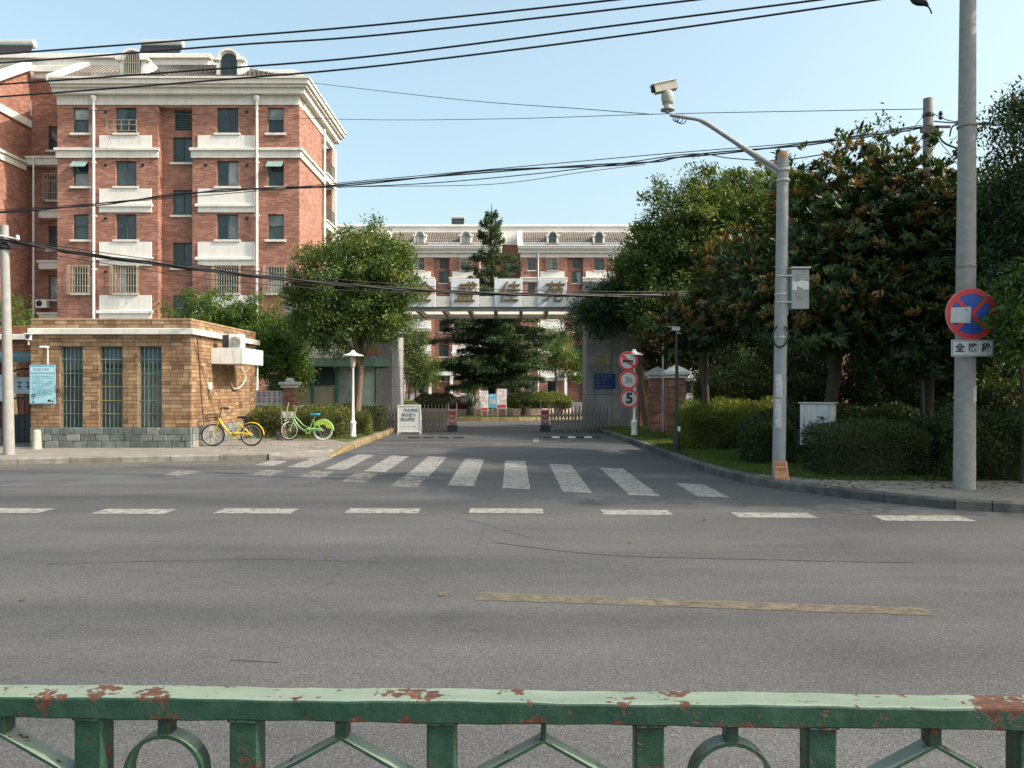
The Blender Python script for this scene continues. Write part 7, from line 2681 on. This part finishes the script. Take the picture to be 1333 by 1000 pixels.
tree('magnolia_tree', (wx(1072, 17), 17.0, 0.12), [((6.95, 16.9, 4.9), (1.75, 1.7, 1.95)), ((7.8, 16.6, 5.0), (1.4, 1.4, 1.55)), ((5.35, 16.6, 3.55), (1.15, 1.2, 1.1)), ((6.3, 16.2, 3.2), (1.7, 1.3, 1.0))],
     'broad magnolia tree with rusty leaf undersides behind the camera pole', seed=16, clumps=2900, per=14, spread=0.07, trunk_r=0.13, bark=BARK_DK, **mag)
tree('magnolia_tree', (4.75, 19.4, 0.12), [((4.6, 19.2, 3.2), (1.25, 1.1, 0.85)), ((5.5, 19.2, 4.2), (1.2, 1.1, 1.2)), ((4.0, 19.2, 2.9), (0.7, 0.8, 0.5))],
     'low magnolia with orange leaf tips above the black post', seed=17, clumps=950, per=14, spread=0.07, trunk_r=0.08, bark=BARK_DK, **{**mag, 'tint_share': 0.5})
tree('magnolia_tree', (8.7, 16.8, 0.12), [((8.6, 16.4, 4.4), (1.5, 1.4, 1.9)), ((8.2, 15.9, 3.0), (1.4, 1.2, 1.2)), ((9.3, 16.6, 3.4), (1.5, 1.3, 1.6))],
     'dark magnolia tree between the utility pole and the concrete pole', seed=18, clumps=2100, per=14, spread=0.07, trunk_r=0.12, bark=BARK_DK, **{**mag, 'tint_share': 0.15})
tree('broadleaf_tree', (9.9, 14.6, 0.12), [((9.85, 14.5, 5.25), (1.45, 1.3, 2.0)), ((9.3, 14.2, 3.8), (1.4, 1.2, 1.5)), ((11.0, 14.6, 4.4), (1.6, 1.4, 2.2)), ((9.9, 13.6, 2.6), (1.3, 1.0, 1.0))],
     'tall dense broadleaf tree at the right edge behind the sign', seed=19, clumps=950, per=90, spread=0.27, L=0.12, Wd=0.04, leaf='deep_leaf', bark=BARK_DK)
tree('sapling', (7.85, 12.3, 0.12), [((7.05, 11.15, 2.62), (0.34, 0.22, 0.36)), ((7.35, 11.3, 3.0), (0.42, 0.3, 0.4)), ((7.15, 11.2, 2.15), (0.24, 0.2, 0.26)), ((7.6, 11.7, 2.6), (0.4, 0.3, 0.5))],
     'young tree whose leafy twigs cover the right half of the signs', seed=20, clumps=95, per=40, spread=0.17, L=0.13, Wd=0.042, leaf='bright_leaf', trunk_r=0.03, limbs=22, bark=BARK_DK)
for i, (bx_, by_, lob, lab) in enumerate((
        ((10.5), 24.5, [((10.5, 24, 5.2), (2.6, 1.8, 3.4)), ((8.4, 23.3, 3.6), (1.9, 1.4, 2.4))], 'shadowy broadleaf tree behind the two magnolias'),  # crown raised and lower lobe added to shade the round signs
        ((14.5), 25.5, [((14.5, 25, 4.4), (2.9, 2.0, 2.9)), ((12.6, 24.5, 2.6), (1.8, 1.4, 1.8))], 'shadowy broadleaf tree behind the concrete pole'),
        ((8.4), 31.5, [((8.4, 31.5, 4.6), (2.6, 2, 2.6)), ((6.2, 31, 3.4), (1.6, 1.4, 2.0))], 'deep green tree behind the brick fence piers'),
        ((18.5), 23.0, [((18.5, 23, 4.4), (3.0, 2.2, 3.2))], 'shadowy broadleaf tree near the right edge in the far row'))):
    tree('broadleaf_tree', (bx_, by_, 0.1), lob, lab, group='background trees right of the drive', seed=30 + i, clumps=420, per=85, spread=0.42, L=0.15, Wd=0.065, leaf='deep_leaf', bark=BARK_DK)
for i, (bx_, by_, lob, lab) in enumerate((
        (11.8, 10.9, [((11.6, 10.9, 7.6), (2.4, 2.3, 3.4)), ((10.9, 10.6, 4.2), (1.7, 1.6, 2.0))], 'roadside tree just beyond the right edge'),
        (15.2, 10.6, [((15.2, 10.4, 6.6), (2.4, 2.1, 3.2)), ((14.2, 10.2, 4.2), (1.6, 1.5, 1.7))], 'second roadside tree beyond the right edge'),
        (13.4, 21.2, [((13.4, 21.2, 5.2), (2.4, 1.8, 2.6)), ((11.8, 21.2, 3.4), (1.8, 1.4, 1.8))], 'roadside tree deep in the shade beyond the concrete pole'),
        (20.0, 15.5, [((20, 15.5, 5.4), (3, 2.6, 3))], 'roadside tree farther along the row right of the view'))):
    tree('broadleaf_tree', (bx_, by_, 0.1), lob, lab, group='roadside tree row on the right', seed=40 + i, clumps=460, per=75, spread=0.36, L=0.15, Wd=0.065, leaf='deep_leaf', bark=BARK_DK)

tree('broadleaf_tree', (wx(532, 42), 42, 0.1), [((-5.3, 42, 3.9), (0.9, 1.0, 1.8)), ((-4.6, 42, 2.6), (0.8, 0.9, 1.0))], 'slim light green tree beside the gatehouse behind the left gate', seed=51, clumps=130, per=70, spread=0.3, L=0.12, Wd=0.055, leaf='camphor_leaf', trunk_r=0.07)
tree('broadleaf_tree', (2.9, 50, 0.1), [((2.7, 50, 4.0), (1.5, 1.4, 1.3)), ((3.9, 50, 3.0), (1.3, 1.2, 1.2))], 'bright yellow green tree behind the cedar on its right', seed=52, clumps=130, per=70, spread=0.36, L=0.13, Wd=0.06, leaf='bright_leaf', trunk_r=0.08)
tree('broadleaf_tree', (4.2, 40, 0.1), [((3.6, 40, 4.9), (1.3, 1.2, 1.3)), ((4.3, 40, 3.6), (1.0, 1.0, 1.2))], 'dark tree just behind the gate pillar inside the entrance', seed=53, clumps=150, per=70, spread=0.3, L=0.12, Wd=0.055, leaf='deep_leaf', trunk_r=0.08)
for i, (x, y, lab) in enumerate(((-7.5, 62, 'small tree before the far block, left of the cedar'), (6.5, 64, 'small tree before the far block, right of the cedar'), (-3.2, 70, 'small tree before the far block behind the cedar foot'), (-12.5, 52, 'dark tree behind the gatehouse'))):
    tree('broadleaf_tree', (x, y, 0.05), [((x, y, 3.4), (1.9, 1.6, 1.6)), ((x + 0.8, y, 2.6), (1.4, 1.4, 1.2))], lab, group='garden trees before the far block', seed=60 + i, clumps=130, per=55, spread=0.42, L=0.16, Wd=0.07, leaf='camphor_leaf' if i % 2 else 'bright_leaf')

hedge('clipped_hedge', -7.75, -4.95, 23.6, 24.6, 0.12, 1.02, 'clipped box hedge behind the green bicycle with sunny top', 'hedge_leaf', 1, dens=2600)
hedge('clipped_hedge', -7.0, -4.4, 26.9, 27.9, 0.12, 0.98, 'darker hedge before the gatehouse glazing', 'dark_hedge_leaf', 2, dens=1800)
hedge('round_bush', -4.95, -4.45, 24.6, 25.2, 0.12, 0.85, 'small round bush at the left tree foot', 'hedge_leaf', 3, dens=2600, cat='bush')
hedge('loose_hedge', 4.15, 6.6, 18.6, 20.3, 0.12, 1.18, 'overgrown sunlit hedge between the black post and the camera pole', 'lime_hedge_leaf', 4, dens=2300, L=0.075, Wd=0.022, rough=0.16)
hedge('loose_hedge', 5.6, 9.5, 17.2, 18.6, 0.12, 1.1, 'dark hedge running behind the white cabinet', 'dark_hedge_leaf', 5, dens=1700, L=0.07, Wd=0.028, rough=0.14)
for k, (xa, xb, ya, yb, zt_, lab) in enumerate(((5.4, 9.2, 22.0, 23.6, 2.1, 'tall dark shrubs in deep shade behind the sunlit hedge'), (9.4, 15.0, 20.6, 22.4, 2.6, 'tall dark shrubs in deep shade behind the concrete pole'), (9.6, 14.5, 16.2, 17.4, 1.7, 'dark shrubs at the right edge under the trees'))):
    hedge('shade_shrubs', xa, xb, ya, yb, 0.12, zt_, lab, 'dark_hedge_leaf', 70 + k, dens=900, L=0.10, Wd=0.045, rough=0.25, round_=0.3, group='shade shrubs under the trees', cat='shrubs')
hedge('box_hedge', 5.15, 6.75, 12.95, 14.2, 0.12, 1.0, 'dark boxy hedge between the white cabinet and the concrete pole', 'dark_hedge_leaf', 6, dens=3600, L=0.045, Wd=0.02, rough=0.08)
hedge('loose_hedge', 6.95, 9.9, 12.75, 14.0, 0.12, 1.15, 'dark hedge right of the concrete pole at the edge', 'dark_hedge_leaf', 7, dens=3000, L=0.06, Wd=0.026, rough=0.14)
hedge('loose_hedge', 4.65, 5.4, 15.2, 16.4, 0.12, 0.95, 'small shaded shrub right behind the camera pole', 'dark_hedge_leaf', 8, dens=2400, L=0.06, Wd=0.025, rough=0.16)
hedge('round_bush', -0.3, 3.1, 42.2, 44.2, 0.5, 1.28, 'lime green mounded bush on the island right of the cedar', 'lime_hedge_leaf', 9, dens=1100, L=0.07, Wd=0.04, rough=0.12, round_=0.4, cat='bush')
hedge('round_bush', -5.2, -2.9, 42.0, 44.0, 0.14, 1.2, 'dark green bush on the island left of the cedar', 'dark_hedge_leaf', 10, dens=1100, L=0.07, Wd=0.04, rough=0.12, round_=0.4, cat='bush')
M_leaf('plum_leaf', [(0.0, (0.04, 0.012, 0.02)), (0.5, (0.075, 0.025, 0.035)), (1.0, (0.13, 0.045, 0.05))], trans=0.2)
hedge('round_bush', -3.05, -2.2, 41.0, 41.9, 0.14, 1.05, 'purple red bush behind the left gate head', 'plum_leaf', 11, dens=1500, L=0.07, Wd=0.04, rough=0.12, round_=0.3, cat='bush')
hedge('clipped_hedge', -6.9, -4.4, 36.2, 37.2, 0.12, 1.0, 'low green hedge along the gatehouse flank', 'hedge_leaf', 12, dens=1100, L=0.07, Wd=0.035)

rk = np.array(RK)


def on_verge(q):
    ys = rk[:12, 1][::-1]
    xs = rk[:12, 0][::-1]
    kx = np.interp(q[:, 1], ys, xs)
    inside = q[:, 0] > kx + 0.17
    # keep off the paved corner
    pv = (q[:, 1] < 14.3) & (q[:, 0] > 3.9) & (q[:, 1] < 12.75 + np.clip(5.0 - q[:, 0], 0, 2) * 0.9)
    return inside & ~pv


grass('grass', [(3.4, 7.0, 12.4, 18.8, on_verge), (2.9, 5.2, 18.8, 30, on_verge)], 1500, 0.085, 'green verge grass under the trees right of the drive', 1)
grass('grass', [(-7.9, -4.5, 22.9, 28.9, lambda q: q[:, 1] > 22.9 + np.clip(-5.2 - q[:, 0], 0, 0.5) * 0.8)], 1300, 0.075, 'small green lawn around the left tree and lamp', 2)
grass('grass', [(-8, 5, 38.6, 42, lambda q: (q[:, 0] - ic[0]) ** 2 + (q[:, 1] - ic[1]) ** 2 < 6.85 ** 2)], 500, 0.10, 'sunlit grass on the front of the island', 3, z=0.14)
g_ = np.random.default_rng(77)
n = 420
Pq = np.column_stack([g_.uniform(4.6, 9.5, n), g_.uniform(11.6, 13.2, n), np.full(n, 0.132)])
Pq = np.concatenate([Pq, np.column_stack([g_.uniform(-7.8, -4.3, 120), g_.uniform(18.8, 22.8, 120), np.full(120, 0.128)])])
Pq = np.concatenate([Pq, np.column_stack([g_.uniform(-7, 6.5, 26), g_.uniform(3.0, 16, 26), np.full(26, 0.012)])])
n = len(Pq)
M_leaf('dry_leaf', [(0.0, (0.10, 0.06, 0.025)), (0.5, (0.15, 0.10, 0.05)), (1.0, (0.24, 0.18, 0.10))], trans=0.1)
me = leaf_mesh('fallen_leaves', Pq, np.column_stack([g_.normal(size=n), g_.normal(size=n), g_.normal(0, .1, n)]), np.column_stack([g_.normal(0, .3, n), g_.normal(0, .3, n), np.ones(n)]), g_.uniform(0.04, 0.09, n), 0.035, 'dry_leaf')
tag(link('fallen_leaves', me), 'dry fallen leaves scattered over the corner pavements and the road', 'leaves', kind='stuff')
